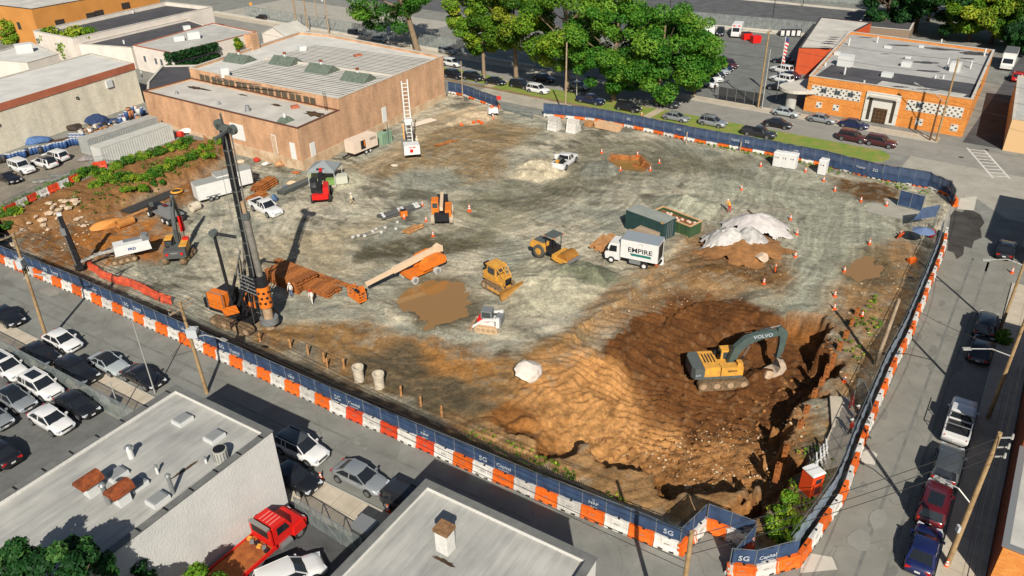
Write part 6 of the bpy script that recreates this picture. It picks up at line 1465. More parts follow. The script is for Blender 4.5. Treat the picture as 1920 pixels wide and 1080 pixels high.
# --- box truck
q = at(1187, 493); t = thing('box_truck', 'white box truck lettered EMPIRE with grey roof', 'truck', q, hg((1215, 500), (1150, 490)))
bx_ = MB().box((-.95, 0, 2.25), (4.4, 2.35, 2.3)).build('cargo_box', WHM, t); MB().box((-.95, 0, 3.43), (4.42, 2.37, .06)).build('box_roof', mat('truck_roof', C(152, 160, 166), .6), t)
MB().box((-3.14, -.95, 2.2), (.1, .12, 2.2)).build('rear_door_frame', WHM, t); MB().box((-3.13, 0, 2.2), (.05, 1.8, 1.9)).build('open_rear_doorway', TRIM, t)
MB().box((-.5, 0, .85), (5.6, .8, .25)).build('chassis', BLKM, t)
cbp = [(1.35, .55), (3.1, .5), (3.2, 1.2), (2.95, 1.6), (2.65, 2.55), (1.45, 2.65)]
cm_ = MB().prof(cbp, -.98, .98).build('cab', WHM, t)
for s in (-1, 1): MB().prof([(1.75, 1.55), (2.75, 1.5), (2.5, 2.3), (1.75, 2.3)], s * .985 - .015, s * .985 + .015).build('side_window', CGLASS, cm_); MB().box((3.15, s * .75, 1.0), (.08, .3, .22)).build('headlight', HEADL, cm_); MB().bar((2.8, s * 1.05, 1.6), (2.95, s * 1.25, 2.0), .08, .22).build('mirror', TRIM, cm_)
MB().add([(2.98, -.85, 1.62), (2.98, .85, 1.62), (2.68, .8, 2.48), (2.68, -.8, 2.48)], [(0, 1, 2, 3)]).build('windscreen', CGLASS, cm_)
for x in (2.35, -1.6):
 for s in (-1, 1): wheel(t, x, s * .92, .42, .28)
face_text(t, 'EMPIRE', .80, BLKM, (-1.05, 1.182, 2.25), (-1, 0, 0), sx=1.15); gs = MB(); gs.prof([(-2.45, 1.55), (-.05, 1.55), (.1, 1.85), (-2.3, 1.85)], 1.176, 1.184); gs.build('green_stripe', mat('green_print', C(36, 120, 110), .6), t)
for s in (-1, 1): MB().bar((-1.1 + s * .3, 1.182, 2.95), (-1.1 + s * .03, 1.182, 3.25), .05, .01).build('chevron_mark', BLKM, t)
MB().box((-.5, .95, .75), (1.3, .35, .45)).build('tool_box', METG, t)
q = at(1231, 497); MB().cyl((0, 0, 0), (0, 0, .75), .28, n=14).build('orange_drum', ORANGE_PL, None, loc=q); o = COL.objects[-1]; tag(o, 'orange drum standing behind the box truck', 'drum')
q = at(1238, 494); o = MB().cyl((0, 0, 0), (0, 0, .8), .42, .36, n=14).build('water_tank', WHM, None, True, loc=q); tag(o, 'white plastic water tank behind the box truck', 'tank'); MB().cyl((0, 0, .8), (0, 0, .88), .14).build('lid', CAPM, o)
# --- skid steer
q = at(916, 616); t = thing('skid_steer', 'white and red tracked skid steer with grey cab', 'loader', q, hg((938, 618), (892, 610)))
for s in (-1, 1): track(t, -1.2, 1.2, s * .8, .42, .75, mat('pale_track', C(214, 180, 140), .9))
MB().box((-.2, 0, .95), (2.3, 1.2, .7)).build('body', WHM, t); MB().box((-1.2, 0, 1.3), (.7, 1.4, .8)).build('engine_cover', METG, t); cab(t, (.05, 0, 1.75), (1.2, 1.0, 1.2), METG)
for s in (-1, 1): MB().bar((-1.3, s * .82, 1.75), (.3, s * .82, 1.5), .2, .26).build('lift_arm', WHM, t); MB().bar((.3, s * .82, 1.5), (1.5, s * .82, .5), .18, .24).build('lift_arm', WHM, t); MB().box((-1.25, s * .8, 1.35), (.35, .3, 1.1)).build('arm_tower', WHM, t)
MB().box((.75, 0, 1.25), (.5, 1.2, .35)).build('front_panel', REDM, t); MB().box((.3, .75, 1.45), (1.2, .12, .3)).build('red_stripe', REDM, t)
MB().prof([(1.45, .1), (2.15, .02), (2.1, .1), (1.6, .3), (1.55, .75), (1.4, .75)], -.95, .95).build('bucket', MUDDY, t)
# --- white drill rig with ladder mast by the brick wall
q = at(772, 292); t = thing('white_drill_rig', 'white drill rig with ladder-like mast before the brick warehouse', 'drilling rig', q, hg((776, 300), (764, 262)))
for s in (-1, 1): track(t, -.6, 2.8, s * 1.0, .5, .8, MUDDY)
MB().box((-.8, 0, 1.55), (2.0, 2.5, 1.5), taper=.96).build('engine_house', WHM, t); MB().box((-1.82, .1, 1.45), (.05, .5, .5)).build('red_logo', REDM, t); face_text(t, 'SOILMEC', .28, REDM, (-1.84, -.1, 2.0), (0, -1, 0))
MB().box((1.2, 0, 1.0), (2.6, 1.6, .4)).build('deck', METG, t); cab(t, (.9, .95, 1.7), (1.1, .8, 1.3), METG)
tp = V((3.3, 0, 11.2));
for s in (-.55, .35): MB().bar((2.9, s, .5), tp + V((0, s, -.2 if s > 0 else 0)), .17, .22).build('mast_beam', WHM, t)
for k in range(16): MB().bar((2.93 + k * .022, -.55, 1.6 + k * .6), (2.93 + k * .022, .35, 1.6 + k * .6), .1).build('mast_rung', WHM, t)
MB().box((3.0, -.1, 4.6), (.8, 1.3, .9)).build('drill_head', WHM, t); MB().cyl((3.5, -.1, .1), (3.5, -.1, 4.3), .16).build('drill_string', STEEL, t)
for s in (-.7, .6): cylr(t, (.6, s, 1.3), (2.95, s * .8, 5.2), .12)
MB().bar((.6, .9, 1.4), (2.8, .75, 4.4), .16, .22).build('mast_brace', mat('brace_orange', C(226, 150, 60), .5), t)
# --- generator trailer, green tank, tent
q = at(678, 287); t = thing('generator_trailer', 'cream enclosed generator trailer beside the brick wall', 'trailer', q, hg((655, 297), (703, 275)))
MB().box((.2, 0, 1.75), (5.2, 2.1, 2.0)).build('enclosure', mat('cream_panel', C(240, 218, 196), .6, var=.06), t); MB().box((-.4, -1.06, 1.75), (1.0, .04, 1.4)).build('open_panel', BLKM, t); MB().box((-.1, -1.08, 1.9), (.25, .04, 1.0)).build('control_strip', ORG, t); MB().box((.2, 0, .6), (5.0, .9, .25)).build('chassis', BLKM, t); MB().bar((-2.4, 0, .6), (-4.0, 0, .5), .2).build('drawbar', BLKM, t)
for k in range(5): MB().box((1.2 + k * .28, -1.06, 2.2), (.12, .03, .4)).build('vent', BLKM, t)
for x in (.1, 1.0):
 for s in (-1, 1): wheel(t, x, s * .95, .36, .24)
q = at(722, 268); t = thing('green_tank', 'green ribbed water tank beside the generator trailer', 'tank', q, hg((655, 297), (703, 275)))
MB().box((0, 0, 1.0), (2.4, 1.4, 2.0), taper=.9).build('tank', mat('tank_green', C(150, 178, 150), .6, var=.15), t)
for k in range(6): MB().box((-1.0 + k * .4, -.71, 1.0), (.1, .06, 1.8)).build('rib', mat('tank_green_dark', C(110, 142, 118), .6), t)
MB().cyl((.2, 0, 2.0), (.2, 0, 2.2), .3).build('lid', BLKM, t); MB().cyl((0, -.9, 0), (0, -.9, 3.6), .07).build('riser_pipe', DKG, t)
q = at(612, 340); t = thing('canopy_tent', 'grey canopy tent with tool crates under it', 'tent', q, hg((590, 342), (640, 336)))
hw_, hd_, ze, za = 2.0, 1.9, 2.3, 3.3
MB().add([(-hw_, -hd_, ze), (hw_, -hd_, ze), (hw_, hd_, ze), (-hw_, hd_, ze), (0, 0, za), (-hw_, -hd_, ze - .25), (hw_, -hd_, ze - .25), (hw_, hd_, ze - .25), (-hw_, hd_, ze - .25)], [(0, 1, 4), (1, 2, 4), (2, 3, 4), (3, 0, 4), (5, 6, 1, 0), (6, 7, 2, 1), (7, 8, 3, 2), (8, 5, 0, 3)]).build('canopy', mat('tent_cloth', C(150, 156, 156), .8, var=.08), t)
for x in (-hw_, hw_):
 for y in (-hd_, hd_): MB().bar((x * .97, y * .97, 0), (x * .97, y * .97, ze), .06).build('tent_pole', METW, t)
for i, (px, py, d, mm, lab) in enumerate(((590, 338, (1.5, 1.2, 1.4), mat('crate_green', C(170, 176, 140), .7), 'sage green tool crate left of the tent'), (622, 344, (1.6, 1.0, .7), mat('crate_lime', C(130, 166, 90), .7), 'lime green crate under the tent edge'), (640, 342, (1.8, 1.3, 1.1), mat('tarp_white', C(206, 206, 186), .7), 'pale covered crate right of the tent'))):
 q = at(px, py); t = thing('tool_crate', lab, 'crate', q, .3); MB().box((0, 0, d[2] / 2), d).build('crate_body', mm, t); MB().box((0, 0, d[2] + .04), (d[0] + .06, d[1] + .06, .08)).build('lid', mm, t)
# --- white cargo trailers
for px, py, a, b_, lab, L in ((405, 362, (385, 366), (430, 352), 'white cargo trailer with grey roof, nearer of two', 5.4), (440, 345, (420, 352), (465, 338), 'white cargo trailer with grey roof, farther of two', 5.0)):
 q = at(px, py + 8); t = thing('cargo_trailer', lab, 'trailer', q, hg(a, b_), 'white cargo trailers by the bank')
 MB().poly([(-L / 2, -1.1), (L / 2, -1.1), (L / 2 + .5, 0), (L / 2, 1.1), (-L / 2, 1.1)], .55, 2.75).build('trailer_body', WHM, t); MB().poly([(-L / 2, -1.12), (L / 2, -1.12), (L / 2 + .5, 0), (L / 2, 1.12), (-L / 2, 1.12)], 2.753, 2.82).build('trailer_roof', mat('trailer_roof', C(168, 168, 160), .6), t)
 MB().box((1.4, -1.11, 1.6), (.8, .03, 1.8)).build('side_door', FRAMEW, t); MB().bar((L / 2 + .3, 0, .6), (L / 2 + 1.6, 0, .55), .15).build('drawbar', BLKM, t)
 for x in (-1.0, -.2):
  for s in (-1, 1): wheel(t, x, s * 1.02, .36, .22, METG);
 for s in (-1, 1): MB().box((-.6, s * 1.14, .85), (2.0, .1, .12)).build('mudguard', METG, t)
# --- site pickups
t = car('pickup', 'white', at(500, 398), hg((472, 386), (522, 408)), 'white crew-cab pickup with its doors open on the site', 'pickups on the site')
for s, a_ in ((-1, -1.0), (1, 1.0)): MB().box((.45, 0, 0), (.95, .07, .75)).build('open_door', PAINT['white'], t, loc=(.75, s * 1.02, 1.1), rz=math.pi + a_ * 1.1 * 1 if s < 0 else math.pi + a_ * 1.1)
t = car('pickup', 'white', at(1060, 310), hg((1045, 318), (1078, 296)), 'white pickup with loaded bed beside the sand pile', 'pickups on the site')
MB().box((0, 0, 0), (.95, .07, .75)).build('open_door', PAINT['white'], t, loc=(.3, 1.4, 1.1), rz=1.9)
for k, (x, y) in enumerate(((-2.2, .3), (-1.6, -.3), (-1.2, .4))): MB().box((x, y, 1.35), (.5, .4, .4)).build('bed_cargo', (YEL, BLKM, DKG)[k], t)
# --- vans, trucks and bins in far lots
def far_truck(lab, a, b_, L, W, Hh_, colm, capm, cat='truck', nm='box_truck'):
 A_, B_ = P(*a), P(*b_); t = thing(nm, lab, cat, (A_ + B_) / 2, math.atan2(B_.y - A_.y, B_.x - A_.x))
 MB().box((-.9, 0, .6 + Hh_ / 2), (L - 2, W, Hh_)).build('cargo_box', colm, t); MB().box((-.9, 0, .6 + Hh_ + .03), (L - 2, W, .06)).build('box_roof', capm, t)
 x0 = L / 2 - 1.9
 cm = MB().prof([(x0, .45), (x0 + 1.85, .45), (x0 + 1.9, 1.15), (x0 + 1.3, 1.4), (x0 + .8, 2.3), (x0, 2.4)], -W * .45, W * .45).build('cab', colm, t)
 MB().add([(x0 + 1.32, -W * .38, 1.42), (x0 + 1.32, W * .38, 1.42), (x0 + .84, W * .36, 2.25), (x0 + .84, -W * .36, 2.25)], [(0, 1, 2, 3)]).build('windscreen', CGLASS, cm)
 for s in (-1, 1): MB().box((x0 + .5, s * W * .452, 1.75), (.7, .03, .6)).build('side_window', CGLASS, cm); MB().box((x0 + 1.86, s * W * .33, .95), (.06, .3, .2)).build('headlight', HEADL, cm)
 for x in (x0 + 1.0, -L / 2 + 1.4):
  for s in (-1, 1): wheel(t, x, s * W * .42, .4, .26)
 return t
far_truck('white box truck with its back to the lot', (1329, 72), (1334, 58), 6.4, 2.3, 2.3, WHM, METG)
t = far_truck('white van with red and white roof lights', (1385, 60), (1376, 74), 6.2, 2.2, 2.2, WHM, WHM, 'van', 'ambulance_van')
for y, m_ in ((-.6, REDM), (0, PRINT), (.6, REDM)): MB().box((1.32, y, 2.55), (.06, .5, .3)).build('roof_light', m_, t)
far_truck('white delivery truck with dark grey roof in the alley', (1894, 112), (1882, 138), 8.6, 2.4, 2.6, WHM, mat('dark_truck_roof', C(110, 112, 112), .6))
for px, py, lab in ((1399, 74, 'red dumpster with black lid beside the white van'), (1416, 80, 'red dumpster with closed red front, nearer of two')):
 t = thing('dumpster', lab, 'dumpster', P(px, py), .2, 'red dumpsters in the civic lot'); MB().box((0, 0, .8), (2.0, 1.5, 1.5), taper=1.08).build('bin', REDM, t); MB().box((0, .1, 1.6), (2.1, 1.6, .1)).build('lid', BLKM if px < 1405 else REDM, t); face_text(t, 'RED', .3, PRINT, (0, -.79, .8), (1, 0, 0)) if False else None
for k in range(4):
 t = thing('recycling_bin', 'grey and white waste bin by the far wall, %s from the left' % ordinal(k + 1), 'bin', P(1467 + k * 10, 68), -.4, 'waste bins by the far wall'); MB().box((0, 0, .9), (1.1, 1.0, 1.8)).build('bin', BLKM, t); MB().box((0, -.52, .85), (.8, .05, 1.2)).build('front_panel', WHM, t); MB().box((0, 0, 1.84), (1.15, 1.05, .1)).build('lid', METG, t)
# --- red tow truck
t = thing('tow_truck', 'red flatbed tow truck with rusty deck at the bottom edge', 'tow truck', (P(517, 1016) + P(451, 1083)) / 2, math.atan2(*( (P(545, 975) - P(440, 1065)).yx )))
t.scale = (.92,) * 3
DECK = mat('rusty_deck', C(190, 112, 52), .7, vscale=1.2, col2=C(136, 70, 34))
MB().box((-2.0, 0, 1.15), (5.8, 2.5, .18)).build('deck', DECK, t)
for s in (-1, 1): MB().box((-2.0, s * 1.24, 1.2), (5.8, .12, .3)).build('deck_rail', REDM, t)
MB().box((-.5, 0, .75), (7.6, .9, .3)).build('chassis', BLKM, t)
cp_ = [(.95, .7), (4.0, .7), (4.1, 1.35), (3.7, 1.7), (2.75, 1.85), (2.3, 2.75), (1.1, 2.85), (.95, 2.4)]
cm = MB().prof(cp_, -1.05, 1.05).build('cab', REDM, t)
for s in (-1, 1):
 MB().prof([(1.35, 1.85), (2.5, 1.8), (2.2, 2.5), (1.35, 2.55)], s * 1.055 - .015, s * 1.055 + .015).build('side_window', CGLASS, cm); MB().box((3.2, s * 1.12, 1.15), (1.2, .3, .75), taper=.8).build('fender', REDM, cm); MB().box((4.02, s * .8, 1.3), (.1, .3, .25)).build('headlight', HEADL, cm)
 MB().cyl((1.3, s * 1.15, .75), (2.3, s * 1.15, .75), .3, n=14).build('fuel_tank', STEEL, t)
MB().add([(2.72, -.9, 1.9), (2.72, .9, 1.9), (2.33, .85, 2.7), (2.33, -.85, 2.7)], [(0, 1, 2, 3)]).build('windscreen', CGLASS, cm)
for k in range(4): MB().bar((1.2, -.55 + k * .36, 2.86), (2.2, -.55 + k * .36, 2.8), .06, .03).build('roof_rib', mat('pink_rib', C(250, 150, 140), .4), cm)
MB().box((.75, 0, 2.0), (.14, 2.3, 1.6)).build('headboard', REDM, t); MB().box((.66, 0, 2.35), (.06, 1.7, .6)).build('headboard_window', TRIM, t); MB().box((.72, 0, 2.95), (.3, 2.0, .18)).build('light_bar', STEEL, t)
for k in range(6): MB().box((.2 + .12 * (k % 2), -1.0 + k * .4, 1.34), (.3, .3, .2), k).build('deck_gear', (BLKM, METG, YEL)[k % 3], t)
for x in (3.2, -2.6, -3.7):
 for s in (-1, 1): wheel(t, x, s * 1.0, .5, .32, STEEL)
# ------------------------------------------------------------------ things lying and standing about on the site
def fit(pts): return [at(*p) for p in pts]
# containers, skip, timber
CGREEN = mat('container_green', C(48, 76, 74), .6, var=.2, vscale=1.2); CTOP = mat('container_top', C(158, 162, 152), .7, var=.12)
def container(name, label, a, b_, w, h, mt, top, ribs=22, loc=None, side=1, group=None):
 A_, B_ = at(*a), at(*b_); L = (B_ - A_).length; rz = math.atan2(B_.y - A_.y, B_.x - A_.x); d = (B_ - A_).normalized(); n = V((-d.y, d.x, 0)) * side
 c = (A_ + B_) / 2 + n * w / 2; c.z = min(A_.z, B_.z); t = thing(name, label, 'container', c, rz, group)
 MB().box((0, 0, h / 2), (L - .08, w - .08, h)).build('shell', mt, t); MB().box((0, 0, h + .02), (L, w, .05)).build('roof', top, t)
 for s in (-1, 1):
  for k in range(ribs): MB().box((-L / 2 + .25 + (L - .5) * k / (ribs - 1), s * (w / 2 - .03), h / 2), ((L - .5) / ribs * .5, .07, h - .3)).build('corrugation', mt, t)
  MB().box((0, s * (w / 2 - .03), .08), (L, .1, .16)).build('bottom_rail', mt, t)
 for x in (-1, 1):
  for s in (-1, 1): MB().box((x * (L / 2 - .07), s * (w / 2 - .07), h / 2), (.16, .16, h)).build('corner_post', mt, t)
 for y in (-.55, -.2, .2, .55): MB().bar((L / 2 + .02, y, .2), (L / 2 + .02, y, h - .2), .05).build('door_bar', METG, t)
 return t, L
t, L = container('shipping_container', 'dark green shipping container behind the box truck', (1172, 428), (1243, 452), 2.4, 2.55, CGREEN, CTOP)
MB().box((L / 2 - .3, -1.16, 2.5), (.5, .08, .16)).build('yellow_mark', YEL, t)
A_, B_ = at(1225, 420), at(1290, 442); d = (B_ - A_).normalized(); n = V((-d.y, d.x, 0)); L = (B_ - A_).length + .6
t = thing('roll_off_skip', 'open green skip with tan rim full of rubble', 'skip', (A_ + B_) / 2 + n * 1.0, math.atan2(d.y, d.x))
b = MB(); ring(b, [(-L / 2, -1.15), (L / 2, -1.15), (L / 2, 1.15), (-L / 2, 1.15)], [(-L / 2 + .1, -1.05), (L / 2 - .1, -1.05), (L / 2 - .1, 1.05), (-L / 2 + .1, 1.05)], 0, 1.5); b.build('shell', mat('skip_green', C(70, 96, 64), .6, var=.2), t)
b = MB(); ring(b, [(-L / 2 - .05, -1.2), (L / 2 + .05, -1.2), (L / 2 + .05, 1.2), (-L / 2 - .05, 1.2)], [(-L / 2 + .13, -1.02), (L / 2 - .13, -1.02), (L / 2 - .13, 1.02), (-L / 2 + .13, 1.02)], 1.503, 1.62); b.build('rim', mat('tan_rim_paint', C(222, 178, 132), .6), t)
MB().box((0, 0, .6), (L - .3, 2.0, 1.1)).build('soil_fill', mat('fill_soil', C(150, 96, 56), .9, var=.3), t)
for k in range(14): rnd = random.Random(k); MB().blob((rnd.uniform(-L / 2 + .5, L / 2 - .5), rnd.uniform(-.8, .8), 1.2), (.3, .25, .18), k, 1).build('rubble_piece', mat('pink_rubble', C(226, 196, 174), .9), t)
for k in range(9): MB().box((-L / 2 + .5 + (L - 1) * k / 8, -1.17, .75), (.12, .08, 1.4)).build('rib', mat('skip_green', (0, 0, 0)), t)
def timber(name, label, px, py, rz, L, n, rows, w, h, mt, cat='timber', messy=0.0, cross=False, shape='box', group=None):
 q = at(px, py); t = thing(name, label, cat, q, rz, group); rnd = random.Random(px)
 if shape == 'box': me = MB().box((0, 0, 0), (L, w * .92, h * .9)).mesh('plank')
 elif shape == 'pipe': me = MB().tube((-L / 2, 0, 0), (L / 2, 0, 0), w * .42, w * .30, 10).mesh('pipe', False)
 else:
  b = MB(); b.box((0, 0, h * .42), (L, w * .9, h * .12)); b.box((0, 0, -h * .42), (L, w * .9, h * .12)); b.box((0, 0, 0), (L, w * .14, h * .74)); me = b.mesh('beam')
 me.materials.append(mt)
 for j in range(rows):
  for k in range(n - (j if shape == 'pipe' else 0)):
   o = bpy.data.objects.new({'box': 'plank', 'pipe': 'pipe', 'beam': 'beam'}[shape], me); COL.objects.link(o); o.parent = t
   o.location = (rnd.uniform(-.15, .15) * (1 + messy * 3), (k - (n - 1) / 2 + (j * .5 if shape == 'pipe' else 0)) * w, h * (j + .5) + .08)
   o.rotation_euler = (0, 0, rnd.gauss(0, messy * .12))
 if not messy:
  for x in (-L * .3, L * .3): MB().box((x, 0, .04), (.12, n * w + .3, .08)).build('bearer', WOODG, t)
 return t
timber('timber_stack', 'large tidy stack of weathered boards in front of the green container', 1206, 452, hg((1180, 462), (1235, 430)) , 3.4, 10, 5, .30, .22, WOODG)
timber('timber_stack', 'low stack of grey boards left of the large board stack', 1176, 452, hg((1160, 465), (1190, 432)), 4.0, 4, 3, .30, .2, WOODG)
timber('timber_pile', 'loose pile of brown timbers left of the box truck', 1135, 460, hg((1110, 470), (1155, 440)), 3.6, 7, 2, .32, .26, WOOD, messy=.8)
timber('steel_pipe_stack', 'stack of rusty steel pipes between trailers and brick wall, upper one', 497, 352, hg((480, 362), (515, 340)), 3.6, 8, 4, .30, .26, RUSTY, 'pipes', shape='pipe')
timber('steel_pipe_stack', 'low stack of rusty steel pipes behind the pickup', 482, 372, hg((470, 380), (500, 362)), 3.0, 6, 2, .30, .26, RUSTY, 'pipes', shape='pipe')
timber('steel_beam_stack', 'big stack of rusty steel beams beside the drilling rig', 548, 530, hg((505, 505), (600, 545)), 5.6, 9, 4, .34, .36, RUSTY, 'beams', shape='beam')
timber('steel_beam_stack', 'lower stack of rusty steel beams where workers stand', 603, 545, hg((575, 535), (640, 555)), 4.2, 6, 2, .34, .34, RUSTY, 'beams', shape='beam')
timber('long_steel_beam', 'pair of long rusty beams lying from the drilling rig to the lift basket', 590, 518, hg((505, 490), (670, 545)), 13.0, 2, 1, .4, .36, RUSTY, 'beams', shape='beam')
timber('steel_channel_stack', 'grey steel channels lying beside the red telehandler', 556, 352, hg((530, 365), (585, 338)), 6.0, 4, 2, .34, .24, mat('grey_steel_bar', C(112, 116, 112), .6, .2), 'beams', shape='beam')
timber('black_beam_row', 'black steel sheets on sleepers at the foot of the bank', 288, 378, hg((245, 398), (335, 358)), 9.0, 4, 1, .5, .2, mat('dark_sheet', C(70, 68, 66), .6), 'beams', shape='box')
timber('plank_row', 'tan planks beside the black steel sheets', 268, 397, hg((245, 405), (335, 366)), 6.5, 2, 1, .3, .15, WOOD, 'timber')
timber('drill_rod_bundle', 'bundle of black drill rods with white collars', 750, 400, hg((715, 408), (795, 382)), 6.0, 6, 2, .26, .24, mat('black_rod', C(92, 92, 90), .6), 'pipes', shape='pipe')
t = COL.objects[-1].parent
for x in (-2.7, -.2, .3, 2.6, 2.2):
 for k in range(3): MB().box((x + k * .12, -.6 + k * .5, .55), (.34, .3, .2), k).build('collar', WHM, t)
for k, (a, b_) in enumerate((((672, 445), (722, 428)), ((662, 448), (745, 418)), ((684, 446), (742, 430)))):
 A_, B_ = at(*a), at(*b_); t = thing('drill_rod', 'loose grey drill rod with white ends, %s of three' % ('left', 'longest', 'right')[k], 'pipes', (A_ + B_) / 2, math.atan2(B_.y - A_.y, B_.x - A_.x)); L = (B_ - A_).length
 MB().cyl((-L / 2, 0, .14), (L / 2, 0, .14), .09, n=8).build('rod', mat('rod_grey', C(130, 128, 118), .6), t)
 for x in (-L / 2, L / 2, 0.1): MB().box((x, 0, .18), (.3, .26, .26), .3).build('collar', WHM, t)
timber('scrap_timber', 'splintered tan timbers beside the loose rods', 775, 432, hg((755, 440), (790, 425)), 2.4, 5, 2, .22, .16, WOOD, messy=1.2)
timber('reinforcement_bars', 'rusty bars lying by the white drill rig', 835, 270, hg((815, 278), (860, 266)), 4.0, 4, 1, .2, .2, RUSTY, 'bars', messy=.8, shape='pipe')
timber('white_pipe_bundle', 'white pipes leaning along the brick wall', 790, 232, hg((768, 238), (808, 226)), 5.5, 6, 1, .28, .2, mat('white_pipe', C(226, 208, 186), .6), 'pipes', shape='pipe')
timber('pallet_stack', 'stack of tan pallets by the back fence', 1105, 237, BK_A, 1.4, 4, 5, .3, .17, WOOD, 'pallets')
timber('beam_crate', 'long tan timber bundle before the back fence', 1140, 242, BK_A, 4.6, 4, 3, .4, .32, mat('pink_timber', C(226, 184, 142), .8, var=.1), 'timber')
for px, py, lab in ((1040, 243, 'white notched barrier blocks stacked at the back opening, left stack'), (1075, 247, 'white notched barrier blocks stacked at the back opening, right stack')):
 q = at(px, py); t = thing('barrier_block_stack', lab, 'barriers', q, BK_A)
 for j in range(3):
  o = bpy.data.objects.new('spare_barrier', BAR_ME['white']); COL.objects.link(o); o.parent = t; o.location = (0, -.7 + j * .68, 0); o.rotation_euler.z = .03 * j
  if j < 2: o = bpy.data.objects.new('spare_barrier', BAR_ME['white']); COL.objects.link(o); o.parent = t; o.location = (.1, -.35 + j * .68, 1.06)
# concrete rings, boulders, tarps
CONCP = mat('concrete_pipe', C(220, 206, 182), .85, var=.1, vscale=1.5)
for px, py, lab in ((674, 713, 'upright concrete pipe by the front picket fence, left of two'), (712, 726, 'upright concrete pipe by the front picket fence, right of two')):
 q = at(px, py); t = thing('concrete_pipe', lab, 'pipe', q, 0, 'upright concrete pipes'); MB().tube((0, 0, 0), (0, 0, 1.35), .48, .39, 20).build('barrel', CONCP, t, True); MB().tube((0, 0, 1.35), (0, 0, 1.6), .56, .40, 20).build('collar', CONCP, t, True); MB().cyl((0, 0, .9), (0, 0, 1.0), .388, n=18).build('pipe_shade_disc', TRIM, t)  # black disc stands in for the shade inside the open pipe
q = at(367, 395); t = thing('concrete_pipe', 'large concrete pipe lying beside the white trailers', 'pipe', q, 1.0); MB().tube((-.6, 0, .62), (.6, 0, .62), .62, .46, 22).build('barrel', CONCP, t, True)
for i, (px, py, r_, lab, rgb) in enumerate(((988, 712, (1.5, 1.25, 1.15), 'large pale wrapped boulder at the pit edge', (226, 214, 200)), (1427, 490, (.95, .85, .6), 'rounded pale boulder below the white sheeting', (222, 196, 168)), (1440, 708, (.6, .5, .5), 'pale boulder at the digger bucket', (210, 180, 150)))):
 q = at(px, py); o = MB().blob((0, 0, r_[2] * .8), r_, i + 5, 3, jag=.36).build('boulder', mat('boulder_%d' % i, C(*rgb), .9, var=.1, vscale=1.5, bump=.05, bscale=4), None, False, loc=q, rz=.6); tag(o, lab, 'boulder')
# broken concrete on the left bank, each slab its own thing
SLAB = mat('broken_concrete', C(216, 190, 160), .9, var=.18, vscale=2, bump=.05, bscale=5)
rnd = random.Random(3); sl = [(40, 432), (55, 420), (68, 408), (80, 415), (92, 384), (98, 392), (105, 402), (112, 396), (118, 388), (124, 380), (95, 402), (108, 410), (128, 392), (137, 378), (145, 384), (82, 425), (90, 432), (155, 408), (157, 425), (146, 413), (20, 462), (8, 452), (115, 377), (103, 384)]
nm_ = ['slab', 'chunk', 'block']
for k, (px, py) in enumerate(sl):
 q = at(px, py); s = rnd.uniform(.35, .9); o = MB().blob((0, 0, s * .28), (s, s * rnd.uniform(.5, .9), s * rnd.uniform(.25, .5)), k + 40, 1, jag=.35).build('concrete_' + nm_[k % 3], SLAB, None, loc=q, rz=rnd.uniform(0, 3)); tag(o, 'broken pale concrete %s on the left bank, %s counted from the hedge end' % (nm_[k % 3], ordinal(k + 1)), 'rubble', 'broken concrete on the left bank')
# orange tarpaulin rolls by the bank
TARPO = mat('orange_tarp', C(226, 152, 76), .7, var=.15, vscale=1.5)
q = at(205, 425); o = MB().blob((0, 0, .4), (2.5, 1.0, .65), 77, 3, jag=.2).build('tarp_pile', TARPO, None, True, loc=q, rz=hg((175, 425), (250, 402))); tag(o, 'crumpled orange tarpaulin pile at the foot of the bank', 'tarpaulin')
q = at(237, 424); t = thing('casing_tube', 'short orange-brown steel casing lying beside the tarpaulin', 'pipe', q, hg((222, 428), (252, 417))); MB().tube((-1.1, 0, .55), (1.1, 0, .55), .55, .48, 20).build('tube', mat('casing_orange', C(198, 132, 66), .7, var=.2), t, True)
q = at(332, 362); t = thing('hose_coil', 'yellow-orange hose coil on the black sheets', 'hose', q, 0)
for k in range(3):
 b = MB(); n_ = 22; r_ = .85 - k * .07
 for j in range(n_): a0, a1 = 2 * math.pi * j / n_, 2 * math.pi * (j + 1) / n_; b.cyl((r_ * math.cos(a0), r_ * math.sin(a0), .3 + k * .06), (r_ * math.cos(a1), r_ * math.sin(a1), .3 + k * .06), .05, n=5, caps=False)
 b.build('loop', mat('hose_yellow', C(244, 176, 62), .6), t, True)
